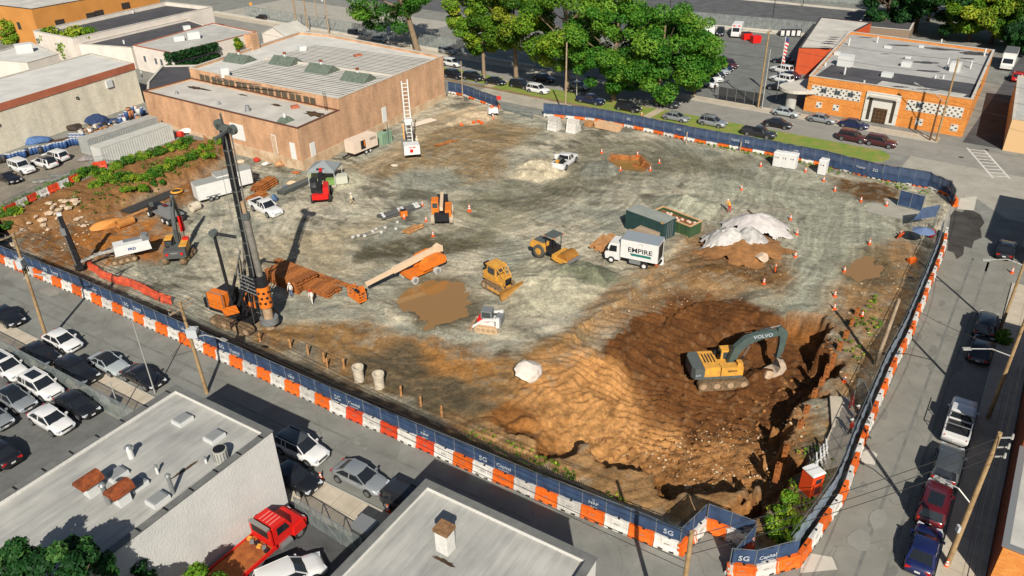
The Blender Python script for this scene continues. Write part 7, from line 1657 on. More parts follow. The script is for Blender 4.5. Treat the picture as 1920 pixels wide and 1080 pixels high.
# white sheeting over the spoil heap
SHEETW = mat('white_sheeting', C(222, 216, 208), .6, vscale=.9, col2=C(186, 180, 172), bump=.12, bscale=2.2); SHEETG = mat('grey_sheeting', C(206, 200, 194), .6, vscale=.7, col2=C(160, 156, 150), bump=.14, bscale=2.5)
tq = at(1395, 452); t = thing('covered_spoil_heap', 'spoil heap covered with white and grey plastic sheeting', 'spoil heap', tq)
def drape(name, cpx, rx, ry, h, mt, seed, rz, z0=0.0, ex=1.3):
 c = at(*cpx) - tq; n = 44; xs = np.linspace(-1, 1, n); XX, YY = np.meshgrid(xs, xs, indexing='ij'); rr = np.hypot(XX, YY); an = np.arctan2(YY, XX)
 nz_ = fbm(XX * 3 + 50 + seed * 3, YY * 3 + 50, 1.0, 5, seed); wr = np.abs(fbm(XX * 5 + 60, YY * 5 + 60 + seed, 1.0, 4, seed + 5, .6) - .5)
 prof_ = np.clip(1 - (rr * (1 + .35 * (nz_ - .5))) ** ex, -.25, 1); Z = h * prof_ * (.8 + .5 * nz_) - wr * h * .32
 wx = (XX * math.cos(rz) - YY * math.sin(rz)); keep = rr < .92 + .22 * np.sin(an * 5 + seed) * .5 + .1 * np.sin(an * 11)
 b = MB(); vs = []
 for i in range(n):
  for j in range(n):
   x, y = XX[i, j] * rx, YY[i, j] * ry; X_, Y_ = x * math.cos(rz) - y * math.sin(rz) + c.x, x * math.sin(rz) + y * math.cos(rz) + c.y
   g_ = H(tq.x + X_, tq.y + Y_) - tq.z; vs.append((X_, Y_, max(g_ + .04, g_ * .3 + c.z * .7 + Z[i, j] + z0)))
 fs = [(i * n + j, (i + 1) * n + j, (i + 1) * n + j + 1, i * n + j + 1) for i in range(n - 1) for j in range(n - 1) if keep[i, j] and keep[i + 1, j + 1]]
 return b.add(vs, fs).build(name, mt, t, True)
drape('soil', (1390, 470), 6.0, 4.6, 1.6, SOIL if False else mat('spoil_soil', C(160, 112, 66), .95, var=.3, vscale=1.2, bump=.1, bscale=4), 4, .2)
drape('white_sheet', (1362, 462), 3.6, 3.4, 2.6, SHEETW, 11, .5, .1); drape('grey_sheet', (1402, 462), 3.0, 2.8, 2.4, SHEETG, 17, -.3, .12); drape('pale_sheet', (1418, 432), 4.6, 3.2, 2.4, mat('pale_sheeting', C(214, 206, 200), .6, vscale=1, col2=C(196, 188, 182), bump=.08, bscale=2), 23, -.35, .1)
MB().bar(at(1398, 420) - tq + V((0, 0, 1.9)), at(1440, 440) - tq + V((0, 0, 1.2)), .16).build('weighting_timber', mat('dark_timber', C(96, 70, 48), .8), t)
# cones
CONE_O = mat('cone_orange', C(255, 96, 30), .5); CONE_W = mat('cone_white', C(240, 238, 232), .5)
c0 = MB().box((0, 0, .02), (.40, .40, .04)).cyl((0, 0, .04), (0, 0, .76), .16, .035, n=12).mesh('cone_body'); c0.materials.append(CONE_O)
cA = MB().cyl((0, 0, .46), (0, 0, .62), .091, .067, n=12, caps=False).mesh('reflective_band'); cA.materials.append(CONE_W); cB = MB().cyl((0, 0, .28), (0, 0, .38), .124, .109, n=12, caps=False).mesh('reflective_band'); cB.materials.append(CONE_W)
def cone(px, py, lab, site=True, s=1.0):
 q = at(px, py) if site else P(px, py, .0)
 if lab in ('by the silver sedan', ) : pass
 o = bpy.data.objects.new('traffic_cone', c0); COL.objects.link(o); o.location = q; o.scale = (s, s, s); tag(o, 'orange traffic cone ' + lab, 'traffic cone', 'traffic cones')
 for me in (cA, cB): c = bpy.data.objects.new('reflective_band', me); COL.objects.link(c); c.parent = o
for px, py, lab in ((1128, 287, 'at the far left of the dug hole'), (1163, 320, 'at the near left of the dug hole'), (1195, 292, 'at the far edge of the dug hole'), (1219, 320, 'at the near right of the dug hole'), (1236, 306, 'right of the dug hole'), (1426, 312, 'near the back fence weeds'),
 (1390, 356, 'alone above the sheeted heap'), (1482, 412, 'right of the sheeted heap, farthest'), (1494, 440, 'right of the sheeted heap, second'), (1491, 482, 'right of the sheeted heap, third'), (1432, 532, 'below the sheeted heap'), (1630, 458, 'beside the gravel track near the gate'), (1583, 510, 'left of the small round puddle'),
 (1565, 556, 'above the row of steel piles, first'), (1564, 580, 'above the row of steel piles, second'), (1616, 594, 'beside the highest steel pile'), (1544, 340, 'left of the brown soil patch, farther'), (1565, 358, 'left of the brown soil patch, nearer'), (1614, 378, 'before the brown soil patch'), (1662, 386, 'left of the open gate'), (1688, 442, 'beside the blue gate tent'), (1510, 322, 'between the toilets'),
 (799, 415, 'beside the orange telehandler'), (812, 443, 'below the orange telehandler'), (792, 386, 'at the right end of the drill rods'), (758, 410, 'beside the yellow light box'), (1583, 716, 'beside the red hanging cloth'), (925, 222, 'at the back opening by the pump')):
 cone(px, py, lab)
cone(880, 396, 'with a sign right of the orange telehandler', s=1.4)
for px, py, lab in ((602, 899, 'left of the silver sedan on the kerb'), (728, 960, 'right of the silver sedan on the kerb'), (1773, 1063, 'at the foot of the near right pole'), (1897, 512, 'on the far right pavement'), (1203, 217, 'behind the black SUV under the tree')): cone(px, py, lab, False)
q = at(1453, 528 - 18); t = thing('delineator_post', 'tall slim orange delineator post beside the gravel', 'post', q); MB().cyl((0, 0, .06), (0, 0, 1.15), .07, .05, n=10).build('tube', CONE_O, t); MB().cyl((0, 0, 0), (0, 0, .06), .25, n=12).build('base', TRIM, t); MB().cyl((0, 0, .8), (0, 0, .95), .075, n=10).build('reflective_band', CONE_W, t)
q = at(757, 405); t = thing('light_box', 'small yellow and black box beside the drill rods', 'box', q, .4); MB().box((0, 0, .45), (.9, .7, .8)).build('case', ORG, t); MB().box((0, 0, .88), (.8, .6, .06)).build('top_panel', BLKM, t)
# portable toilets
def toilet(px, py, rz, body, roof, label, group, door=None):
 q = at(px, py); t = thing('portable_toilet', label, 'toilet', q, rz, group)
 MB().box((0, 0, 1.1), (1.1, 1.1, 2.1)).build('cabin', body, t); MB().box((0, 0, 2.2), (1.2, 1.2, .16), taper=.86).build('roof', roof, t); MB().box((0, -.56, 1.05), (.85, .04, 1.9)).build('door', door or body, t); MB().box((0, 0, .04), (1.2, 1.2, .08)).build('skid', METG, t)
 MB().box((.12, -.59, 1.5), (.14, .02, .2)).build('sign', TRIM, t); MB().box((-.2, -.59, 1.5), (.12, .02, .16)).build('sign', TRIM, t); MB().cyl((.4, .4, 2.2), (.4, .4, 2.55), .06).build('vent_pipe', METG, t)
 return t
TW = mat('toilet_white', C(236, 234, 228), .5)
for k, px in enumerate((1457, 1471, 1485)): toilet(px, 311 + k * 2, BK_A + math.pi, TW, TW, 'white portable toilet in the row of three, %s from the left' % ordinal(k + 1), 'portable toilets')
toilet(1541, 326, BK_A + math.pi, TW, TW, 'single white portable toilet apart from the row of three', 'portable toilets')
t = toilet(1517, 922, RT_A - .55, mat('booth_orange', C(240, 84, 36), .5), TW, 'orange-red booth with white roof at the near right corner', None); t.name = 'site_booth'
MB().box((0, -.6, 1.55), (.5, .03, .4)).build('window', GLASS, t); MB().box((.1, -.6, .6), (.6, .03, .7)).build('dark_panel', mat('dark_red_panel', C(96, 52, 48), .6), t)
# white sawhorses
for k, (px, py) in enumerate(((1527, 878), (1534, 868), (1540, 862), (1545, 852))):
 q = at(px, py); t = thing('sawhorse', 'white folding trestle behind the orange booth, %s from the booth' % ordinal(k + 1), 'trestle', q, RT_A + .3, 'white trestles')
 for s in (-.5, .5):
  for e in (-1, 1): MB().bar((s, e * .35, 0), (s * .9, 0, 1.0), .09).build('leg', WHM, t)
 MB().bar((-.65, 0, 1.0), (.65, 0, 1.0), .1, .16).build('top_bar', WHM, t)
# steel soldier piles along the pit's right wall
for k, (px, py) in enumerate(((1606, 592), (1595, 612), (1585, 634), (1574, 655), (1562, 676), (1551, 697), (1540, 722), (1527, 742), (1512, 772), (1500, 800), (1474, 845), (1459, 880))):
 q = P(px, py, -.15); zb = -1.4; t = thing('soldier_pile', 'rusty steel pile along the right pit wall, %s from the far end' % ordinal(k + 1), 'steel pile', (q.x, q.y, zb), RT_A, 'steel piles along the pit wall'); h = -zb + .75 - .03 * k
 MB().box((-.18, 0, h / 2), (.05, .42, h)).build('flange', RUSTY, t); MB().box((.18, 0, h / 2), (.05, .42, h)).build('flange', RUSTY, t); MB().box((0, 0, h / 2), (.34, .05, h)).build('web', RUSTY, t)
for k, (px, py) in enumerate(((545, 652), (578, 665), (608, 678), (614, 690), (645, 690), (752, 742), (789, 762), (828, 780), (488, 640))):
 q = at(px, py); o = MB().bar((0, 0, -.6), (.05, 0, 1.1), .18).build('timber_stake', WOOD, None, loc=q); tag(o, 'wooden stake inside the front picket fence, %s from the left' % ordinal(k + 1), 'stake', 'stakes along the front edge')
for k, (px, py, h) in enumerate(((1286, 270, 2.0), (1387, 284, 1.6))):
 o = MB().bar((0, 0, -.2), (.03, 0, h), .16).build('timber_stake', WOODG, None, loc=at(px, py)); tag(o, 'pale stake before the back fence, %s one' % ('left', 'right')[k], 'stake')
# orange plastic netting and concrete pieces at the front left edge
NET = screen_mat('orange_netting', (240, 96, 60), .72)
npts = [(164, 504), (185, 520), (215, 535), (245, 540), (270, 552), (300, 568), (322, 574)]
t = thing('orange_netting', 'crumpled orange safety netting along the front left edge', 'netting', at(*npts[0]))
for k in range(len(npts) - 1):
 a, b_ = at(*npts[k]), at(*npts[k + 1]); rnd = random.Random(k); vs = []
 for i in range(9):
  for j in range(4): p = a.lerp(b_, i / 8); vs.append((p.x + rnd.uniform(-.12, .12), p.y + j * .3 + rnd.uniform(-.1, .1), p.z + .15 + .75 * math.sin(j * .8) + rnd.uniform(-.1, .1)))
 MB().add(vs, [(i * 4 + j, (i + 1) * 4 + j, (i + 1) * 4 + j + 1, i * 4 + j + 1) for i in range(8) for j in range(3)]).build('net_length', NET, t, True, world=True)
# gate tent, bicycle-side clutter, blue tarp panel
A_, B_ = at(1712, 430), at(1745, 420); t = thing('gate_tarp', 'tilted blue screen panel propped beside the site gate', 'screen', (A_ + B_) / 2)
p0, p1, p2, p3 = at(1706, 430) + V((0, 0, 1.2)), at(1748, 428) + V((0, 0, 1.6)), at(1752, 424) + V((0, 0, 2.9)), at(1722, 424) + V((0, 0, 2.5))
MB().add([p0, p1, p2, p3], [(0, 1, 2, 3)]).build('screen', SCREEN, t, world=True)
for p in (p0, p1, p2, p3): MB().bar((p.x, p.y, p.z), (p.x, p.y, H(p.x, p.y)), .07).build('prop', GALV, t, world=True)
q = at(1725, 458); t = thing('patio_umbrella', 'blue-grey umbrella over the gate keeper spot', 'umbrella', q); b = MB(); n_ = 8
b.add([(1.3 * math.cos(2 * math.pi * k / n_), 1.3 * math.sin(2 * math.pi * k / n_), 1.75) for k in range(n_)] + [(0, 0, 2.25)], [(k, (k + 1) % n_, n_) for k in range(n_)]); b.build('canopy', mat('umbrella_blue', C(112, 132, 168), .8), t); MB().cyl((0, 0, 0), (0, 0, 2.2), .03, n=6).build('pole', GALV, t)
q = at(1745, 445); o = MB().blob((0, 0, .5), (.5, .35, .6), 8, 2).build('red_bundle', REDM, None, loc=q); tag(o, 'red covered bundle beside the gate fence', 'bundle')
q = at(1688, 448); t = thing('orange_sign_trestle', 'orange sign trestle leaning by the gate', 'sign', q, .6); MB().box((0, 0, .5), (1.0, .08, .6), rot=Matrix.Rotation(.5, 3, 'X')).build('board', CONE_O, t)
for s in (-.4, .4): MB().bar((s, .2, 0), (s, 0, .9), .06).build('leg', CONE_O, t)
q = at(1709, 492); o = MB().box((0, 0, .25), (1.0, .5, .5), .3).build('orange_barrier_piece', ORANGE_PL, None, loc=q); o2 = MB().box((0, 0, .55), (.8, .3, .12), .3).build('ridge', ORANGE_PL, o); tag(o, 'small orange barrier piece lying inside the right fence', 'barrier')
# red hanging cloth, slab walk and mesh panels on the right
q = at(1594, 770); t = thing('red_cloth_post', 'tall red cloth hung on a post beside the right gate gap', 'cloth', q, .6); MB().cyl((0, 0, 0), (0, 0, 2.2), .04).build('post', GALV, t)
MB().add([(-.45, -.1, .3), (.45, .05, .4), (.3, .12, 1.4), (.05, 0, 2.2), (-.3, -.12, 1.3), (0, .25, .35), (0, .2, 1.4)], [(0, 5, 6, 4), (5, 1, 2, 6), (4, 6, 3), (6, 2, 3)]).build('cloth', REDM, t)
sw = sheet('slab_walk', [(1556, 742), (1592, 745), (1612, 790), (1580, 870), (1545, 880), (1534, 862), (1560, 800)], WALK, .14, True, -3.2)
p0, p1, p2 = P(1612, 748), P(1622, 775), P(1602, 742)
t = thing('mesh_panel_fence', 'leaning chain-link panels at the gap in the right fence', 'fence', p0)
for a, b_ in ((p2, p0), (p0, p1), (p1, P(1626, 800))):
 MB().bar(a + V((0, 0, .95)), b_ + V((0, 0, .95)), .02, 1.8).build('chain_mesh', WIREM, t, world=True); MB().bar(a + V((0, 0, 1.9)), b_ + V((0, 0, 1.9)), .06).build('rail', GALV, t, world=True); MB().bar(a, a + V((0, 0, 1.9)), .06).build('post', GALV, t, world=True)
# pump trailer and small heap by the back opening
q = at(924, 216); t = thing('pump_trailer', 'small white pump trailer at the back opening', 'trailer', q, .3); MB().box((0, 0, .9), (1.8, 1.0, .9), taper=.9).build('housing', WHM, t); MB().bar((.8, 0, .45), (2.0, 0, .4), .12).build('drawbar', BLKM, t); MB().cyl((-.2, 0, 1.35), (-.2, 0, 1.9), .22, .02).build('beacon_cone', CONE_O, t)
for s in (-1, 1): wheel(t, -.2, s * .6, .3, .2)
for k, (px, py) in enumerate(((888, 232), (897, 230), (903, 233), (865, 236))):
 o = MB().blob((0, 0, .25), (.4, .3, .3), k + 3, 1).build('orange_sandbag', CONE_O, None, loc=at(px, py)); tag(o, 'orange bag by the pale heap at the back, %s from the left' % ordinal((2, 3, 4, 1)[k]), 'bag', 'orange bags by the pale heap')
# sheets and boxes along the brick wall corner
for k, (px, py, d, rgb, lab) in enumerate(((500, 310, (1.4, 1.0, .6), (236, 226, 214), 'white plastic sheet bundle by the brick corner'), (525, 312, (1.6, 1.2, .9), (206, 158, 110), 'tan plywood crate by the brick corner'), (482, 303, (1.0, .8, .6), (196, 60, 40), 'red machine part by the brick wall'), (555, 325, (1.2, .8, .3), (198, 112, 60), 'rust heap at the brick corner'), (548, 346, (1.6, .8, .5), (222, 190, 150), 'tan sacks beside grey channels'), (540, 352, (1.4, .6, .3), (70, 96, 150), 'blue folded tarp beside grey channels'), (516, 378, (.8, .8, 1.0), (90, 116, 150), 'blue-grey bin behind the white pickup'), (452, 305, (1.2, 1.0, .4), (230, 200, 170), 'pale pallet by the bank'), (740, 312, (1.0, .6, .4), (216, 200, 176), 'pale sack by the sand heap'))):
 o = MB().blob((0, 0, d[2] * .5), (d[0] * .6, d[1] * .6, d[2] * .7), k + 20, 2, jag=.3).build('supply_heap', mat('heap_%d' % k, C(*rgb), .8, var=.1), None, loc=at(px, py)); tag(o, lab, 'supplies')

# ------------------------------------------------------------------ people
SKIN = mat('skin', C(206, 156, 124), .6)
def person(px, py, rz, label, shirt, trousers, hat, pose='stand', q=None):
 q = q or at(px, py); t = thing('person', label, 'person', q, rz)
 st = {'stand': .10, 'walk': .34, 'bend': .14}[pose]; ln = .45 if pose == 'bend' else .02
 J = {'pel': (0, 0, .95), 'che': (ln * .5, 0, 1.25), 'nek': (ln, 0, 1.5 - ln * .25), 'hea': (ln + .04, 0, 1.66 - ln * .3), 'hdt': (ln + .04, 0, 1.74 - ln * .3)}
 for s, nme in ((1, 'l'), (-1, 'r')):
  sw_ = st * s; J['hip' + nme] = (0, .10 * s, .92); J['kne' + nme] = (sw_ * .55 + .03, .11 * s, .5); J['ank' + nme] = (sw_, .11 * s, .08); J['toe' + nme] = (sw_ + .17, .12 * s, .05)
  J['sho' + nme] = (ln * .9, .20 * s, 1.43 - ln * .2); J['elb' + nme] = (ln * .9 - sw_ * .3 + .03, .26 * s, 1.15 - ln * .2); J['wri' + nme] = (ln * .9 - sw_ * .4 + .16, .25 * s, .92 - ln * .2); J['han' + nme] = (ln * .9 - sw_ * .4 + .22, .24 * s, .85 - ln * .2)
 E_ = [('pel', 'che'), ('che', 'nek'), ('nek', 'hea'), ('hea', 'hdt')]
 for n in 'lr': E_ += [('pel', 'hip' + n), ('hip' + n, 'kne' + n), ('kne' + n, 'ank' + n), ('ank' + n, 'toe' + n), ('nek', 'sho' + n), ('sho' + n, 'elb' + n), ('elb' + n, 'wri' + n), ('wri' + n, 'han' + n)]
 Rd = {'pel': .15, 'che': .165, 'nek': .075, 'hea': .10, 'hdt': .085, 'hip': .095, 'kne': .068, 'ank': .05, 'toe': .045, 'sho': .075, 'elb': .05, 'wri': .038, 'han': .045}
 ks = list(J); me = bpy.data.meshes.new('body'); me.from_pydata([J[k] for k in ks], [(ks.index(a), ks.index(b_)) for a, b_ in E_], []); o = bpy.data.objects.new('body', me); COL.objects.link(o)
 o.modifiers.new('skin', 'SKIN'); sd = me.skin_vertices[0].data
 for i, k in enumerate(ks): r_ = Rd[k[:3]]; sd[i].radius = (r_, r_); sd[i].use_root = (k == 'pel')
 o.modifiers.new('sub', 'SUBSURF').levels = 1
 dg = bpy.context.evaluated_depsgraph_get(); m2 = bpy.data.meshes.new_from_object(o.evaluated_get(dg)); bpy.data.objects.remove(o); m2.name = 'body'
 for mm in (shirt, trousers, SKIN, TRIM): m2.materials.append(mm)
 for p in m2.polygons:
  c = p.center; side = abs(c.y) > .225 and c.z < 1.3; p.use_smooth = True
  p.material_index = 3 if c.z < .10 else 2 if (c.z > 1.52 - ln * .28 or (side and c.z < 1.1 - ln * .2)) else 1 if c.z < .97 else 0
 bo = bpy.data.objects.new('body', m2); COL.objects.link(bo); bo.parent = t
 hx, hz = ln + .04, 1.70 - ln * .3
 if hat: MB().blob((hx, 0, hz + .04), (.13, .12, .10), 1, 2, jag=0).build('helmet', hat, t, True); MB().cyl((hx + .03, 0, hz + .0), (hx + .03, 0, hz + .02), .155, n=14).build('helmet_brim', hat, t)
 else: MB().blob((hx - .02, 0, hz + .02), (.115, .105, .11), 1, 2, jag=0).build('hair', TRIM, t, True)
 return t
SH_W = mat('cloth_white', C(236, 230, 218), .8); SH_B = mat('cloth_blue', C(90, 112, 150), .8); SH_D = mat('cloth_dark', C(60, 60, 62), .8); SH_Y = mat('cloth_hi_vis', C(250, 170, 50), .7); SH_R = mat('cloth_red', C(210, 50, 40), .8); TRO = mat('cloth_tan', C(196, 172, 136), .8); SH_C = mat('cloth_cream', C(238, 224, 190), .8)
person(586, 570, 4.2, 'person in white shirt and trousers with red helmet by the beams', SH_W, SH_W, REDM); person(547, 556, 4.6, 'person in pale shirt and blue jeans by the beam stack', SH_W, SH_B, WHM)
person(661, 384, 3.4, 'person in white shirt walking left of the drill rods', SH_C, TRO, WHM, 'walk'); person(1367, 398, 2.0, 'person in orange vest behind the sheeted heap', SH_Y, SH_R, WHM, 'bend'); person(782, 275, 1.0, 'person in white helmet beside the white drill rig', SH_C, SH_D, WHM)
person(1604, 792, 2.6, 'person in dark clothes inside the right fence gap', SH_D, SH_D, WHM); person(1592, 818, 2.4, 'person in red vest with white helmet inside the right fence', SH_R, SH_D, WHM)
person(1339, 172, .5, 'person in dark clothes on the civic lot driveway', SH_D, SH_D, None, q=P(1339, 174)); person(1479, 196, 2.0, 'person in orange vest by the civic gate', SH_Y, SH_D, None, q=P(1480, 196))
# ------------------------------------------------------------------ trees, bushes, weeds
def leaf_mat(name, c1, c2, c3_):
 mt = bpy.data.materials.new(name); mt.use_nodes = True; nt = mt.node_tree; b = nt.nodes['Principled BSDF']; out = nt.nodes['Material Output']
 a = nt.nodes.new('ShaderNodeAttribute'); a.attribute_name = 'hue'; r = nt.nodes.new('ShaderNodeValToRGB'); r.color_ramp.elements.new(.5)
 for e, c, p in zip(r.color_ramp.elements, (c1, c2, c3_), (0, .55, 1)): e.color = (*C(*c), 1); e.position = p
 nt.links.new(a.outputs['Fac'], r.inputs[0]); nt.links.new(r.outputs[0], b.inputs['Base Color']); b.inputs['Roughness'].default_value = .6; b.inputs['Specular IOR Level'].default_value = .2
 tr = nt.nodes.new('ShaderNodeBsdfTranslucent'); nt.links.new(r.outputs[0], tr.inputs[0]); mx = nt.nodes.new('ShaderNodeMixShader'); mx.inputs[0].default_value = .3
 nt.links.new(b.outputs[0], mx.inputs[1]); nt.links.new(tr.outputs[0], mx.inputs[2]); nt.links.new(mx.outputs[0], out.inputs[0])
 return mt
LF_A = leaf_mat('leaves_bright', (64, 112, 26), (116, 160, 40), (190, 200, 60)); LF_B = leaf_mat('leaves_mid', (42, 96, 26), (78, 138, 38), (132, 174, 56)); LF_C = leaf_mat('leaves_dark', (26, 62, 30), (44, 92, 40), (90, 132, 60)); LF_Y = leaf_mat('leaves_yellowish', (52, 98, 26), (98, 138, 34), (172, 182, 54)); LF_G = leaf_mat('weeds', (46, 96, 24), (74, 130, 34), (130, 160, 56))
BARK = mat('bark', C(150, 128, 102), .9, var=.25, vscale=3, bump=.04, bscale=8); BARKD = mat('bark_dark', C(96, 78, 62), .9, var=.25, vscale=3)
def leaves(name, cent, rad, n, size, hue, mt, parent, seed, world=True):
 """n leaf faces around cluster centres; cent (k,3), rad (k,), hue (k,)"""
 rs = np.random.RandomState(seed); k = len(cent); pick = rs.choice(k, n, p=(rad ** 2) / (rad ** 2).sum())
 dirs = rs.normal(size=(n, 3)); dirs /= np.linalg.norm(dirs, axis=1)[:, None]; rr = rad[pick] * rs.uniform(.45, 1.05, n) ** .6
 pos = cent[pick] + dirs * rr[:, None] * np.array([1, 1, .75])
 nor = dirs + rs.normal(size=(n, 3)) * .7 + np.array([0, 0, .5]); nor /= np.linalg.norm(nor, axis=1)[:, None]
 t1 = np.cross(nor, rs.normal(size=(n, 3))); t1 /= np.linalg.norm(t1, axis=1)[:, None]; t2 = np.cross(nor, t1)
 s = size * rs.uniform(.6, 1.3, n)[:, None]
 v = np.stack([pos - t1 * s, pos - t2 * s * .55, pos + t1 * s, pos + t2 * s * .55], 1).reshape(-1, 3)
 if world and parent is not None: v = v - np.array(parent.location)
 me = bpy.data.meshes.new(name); me.vertices.add(4 * n); me.vertices.foreach_set('co', v.ravel()); me.loops.add(4 * n); me.loops.foreach_set('vertex_index', np.arange(4 * n, dtype=np.int32)); me.polygons.add(n)
 me.polygons.foreach_set('loop_start', np.arange(0, 4 * n, 4, dtype=np.int32)); me.polygons.foreach_set('loop_total', np.full(n, 4, np.int32)); me.update(calc_edges=True)
 h = np.clip(hue[pick] + rs.normal(size=n) * .14, 0, 1); at_ = me.attributes.new('hue', 'FLOAT', 'POINT'); at_.data.foreach_set('value', np.repeat(h, 4))
 me.materials.append(mt); o = bpy.data.objects.new(name, me); COL.objects.link(o)
 if parent is not None: o.parent = parent
 return o
def tree(label, base, h, crown, mt, seed, n=9000, size=.34, trunk_r=.35, bark=BARK, low=.28, clumps=46, group='street trees', hue0=.45, off=(0, 0)):
 rs = np.random.RandomState(seed); base = V(base); t = thing('tree', label, 'tree', base, 0, group)
 rx, ry = crown; cz = h * (1 + low) / 2; rz = h * (1 - low) / 2
 d = rs.normal(size=(clumps, 3)); d /= np.linalg.norm(d, axis=1)[:, None]; rr = rs.uniform(.35, 1, clumps) ** .45
 cent = np.array([base.x + off[0], base.y + off[1], base.z + cz]) + d * rr[:, None] * np.array([rx, ry, rz]) * .86
 rad = rs.uniform(.13, .25, clumps) * (rx + ry) / 2 * 1.0; hue = np.clip(hue0 + rs.normal(size=clumps) * .22, 0, 1)
 leaves('crown', cent, rad, n, size, hue, mt, t, seed)
 b = MB(); p0 = V((0, 0, -.3)); p1 = V((off[0] * .3 + rs.uniform(-.3, .3), off[1] * .3, h * .3)); p2 = V((off[0] * .8 + rs.uniform(-.6, .6), off[1] * .8, h * .72))
 b.cyl(p0, p1, trunk_r, trunk_r * .75, 10); b.cyl(p1, p2, trunk_r * .75, trunk_r * .25, 9)
 for k in range(9):
  a_ = 2 * math.pi * k / 9 + rs.uniform(-.3, .3); s0 = p1.lerp(p2, rs.uniform(0, .6)); e = V((off[0] + math.cos(a_) * rx * .6, off[1] + math.sin(a_) * ry * .6, min(h * .9, s0.z + h * rs.uniform(.12, .32)))); b.cyl(s0, e, trunk_r * .36, trunk_r * .1, 6)
 b.build('trunk', bark, t, True)
 return t
tree('tall leafy tree with pale trunk behind the brick warehouse roof', P(785, 100), 27, (11.5, 9), LF_B, 1, 30000, .27, .75, low=.12, clumps=80, hue0=.5, off=(-6.5, 0))
tree('leafy tree at the left of the big clump on the verge', P(908, 150), 20, (8.5, 7.5), LF_A, 2, 27000, .25, .4, low=.16, clumps=60, hue0=.55, off=(0, 4))
tree('yellow-green tree with forked trunk in the big clump', P(968, 152), 23, (9.5, 8), LF_Y, 3, 32000, .25, .5, low=.2, clumps=70, hue0=.5)
tree('bright green tree in the middle of the big clump', P(1062, 172), 24, (10.5, 8), LF_A, 4, 36000, .25, .45, low=.14, clumps=80, hue0=.5)
tree('dense dark green tree in the big clump, left of the largest', P(1150, 190), 21, (10, 8), LF_B, 5, 34000, .25, .5, low=.04, clumps=80, hue0=.6)
tree('largest dense round tree at the right end of the clump', P(1235, 196), 19.5, (11, 8.5), LF_B, 6, 40000, .25, .55, low=.02, clumps=90, hue0=.62)
tree('round green tree behind the largest tree, by the lot cars', P(1302, 178), 12, (6, 5), LF_B, 7, 14000, .25, .3, low=.1, hue0=.55)
for i, (px, py, h, r_, mm, lab) in enumerate(((1655, 62, 15, 5.2, LF_C, 'dark conifer-like tree behind the red walled wing'), (1712, 60, 20, 6.0, LF_C, 'thick-trunked dark tree behind the hall roof'), (1768, 72, 17, 7.0, LF_C, 'shady tree behind the hall roof, second from the thick trunk'), (1815, 78, 17, 7.0, LF_A, 'bright green tree behind the hall roof'), (1858, 82, 15, 6.5, LF_Y, 'yellow-green tree above the white delivery truck'), (1905, 85, 16, 7.0, LF_Y, 'yellow-green tree at the upper right corner'), (1740, 40, 22, 8.0, LF_B, 'tall green tree farthest back in the upper right wood'), (1830, 35, 22, 9.0, LF_B, 'tall broad tree in the upper right wood'), (1925, 40, 22, 9.0, LF_B, 'tall tree cut by the right edge in the wood'), (1935, 105, 9, 5, LF_C, 'low dark tree right of the delivery truck'))):
 tree(lab, P(px, py), h, (r_ * 1.3, r_ * 1.2), mm, 20 + i, 17000, .34, .45 if i != 1 else .9, BARKD, .02 if i != 1 else .3, 60, 'trees in the upper right wood', .5)
q = P(105, 1062, 9.0); base = V((q.x, q.y - .6, 0)); tree('dark leafy tree at the lower left corner before the near white building', base, 12.2, (4.2, 2.6), LF_C, 41, 22000, .17, .3, BARKD, .2, 60, 'near trees', .5)
def bush(label, c, r_, n, size, mt, seed, hue0=.5, k=18, name='bush', cat='bush', group=None, flat=1.0):
 rs = np.random.RandomState(seed); t = thing(name, label, cat, c, 0, group); d = rs.normal(size=(k, 3)); d /= np.linalg.norm(d, axis=1)[:, None]
 cent = np.array(c) + np.array([0, 0, r_[2] * .6]) + d * np.array(r_) * .62; rad = np.full(k, (r_[0] + r_[1]) / 2 * .42)
 if max(r_[0], r_[1]) > 2.2 * min(r_[0], r_[1]): rad = np.full(k, min(r_[0], r_[1]) * .7)
 rad = np.minimum(rad, r_[2] * .7); leaves('foliage', cent, rad, n, size, np.clip(hue0 + rs.normal(size=k) * .2, 0, 1), mt, t, seed); MB().cyl((0, 0, -.2), (0, 0, r_[2] * .7), .06, .02, 6).build('stem', BARKD, t)
 return t
q = P(385, 1080, 3.6); bush('bright bush at the bottom edge beside the tow truck', (q.x, q.y - .3, 0), (1.7, 1.3, 3.6), 5000, .14, LF_A, 51, .5); q = P(255, 1070, 5.0); bush('dark bush in the shade at the bottom edge', (q.x, q.y - .2, 0), (1.4, 1.2, 4.6), 3000, .14, LF_C, 52, .4)
bush('round green bush beside the orange stucco building', P(24, 80), (3.2, 3.0, 4.2), 2500, .32, LF_A, 53); bush('overgrown vine mass behind the block building roof', P(165, 112), (7.0, 3.0, 5.2), 5000, .34, LF_A, 54, .6, 26); bush('leafy shrub left of the white walls', P(110, 106), (4, 2.5, 5.0), 2500, .34, LF_Y, 55)
iv = thing('ivy', 'dark ivy covering the side wall of the pale shop', 'ivy', V((-69.3, 162.7, 0)))
rs = np.random.RandomState(8); cs_ = [np.array([-69.4 + .54 * s + .3, 162.7 + .84 * s - .2, z]) for s in np.arange(0, 11, .8) for z in (1.0, 2.6, 4.2, 5.0)] + [np.array([-70.5 - s * .82, 163.4 + s * .57, z]) for s in (0, .8) for z in (1, 2.5, 4, 4.8)]
leaves('foliage', np.array(cs_), np.full(len(cs_), .75), 7000, .26, np.clip(.25 + rs.normal(size=len(cs_)) * .15, 0, 1), LF_C, iv, 9); MB().cyl((0.3, 0, 0), (.4, .2, 4.5), .1, .04, 6).build('stem', BARKD, iv)
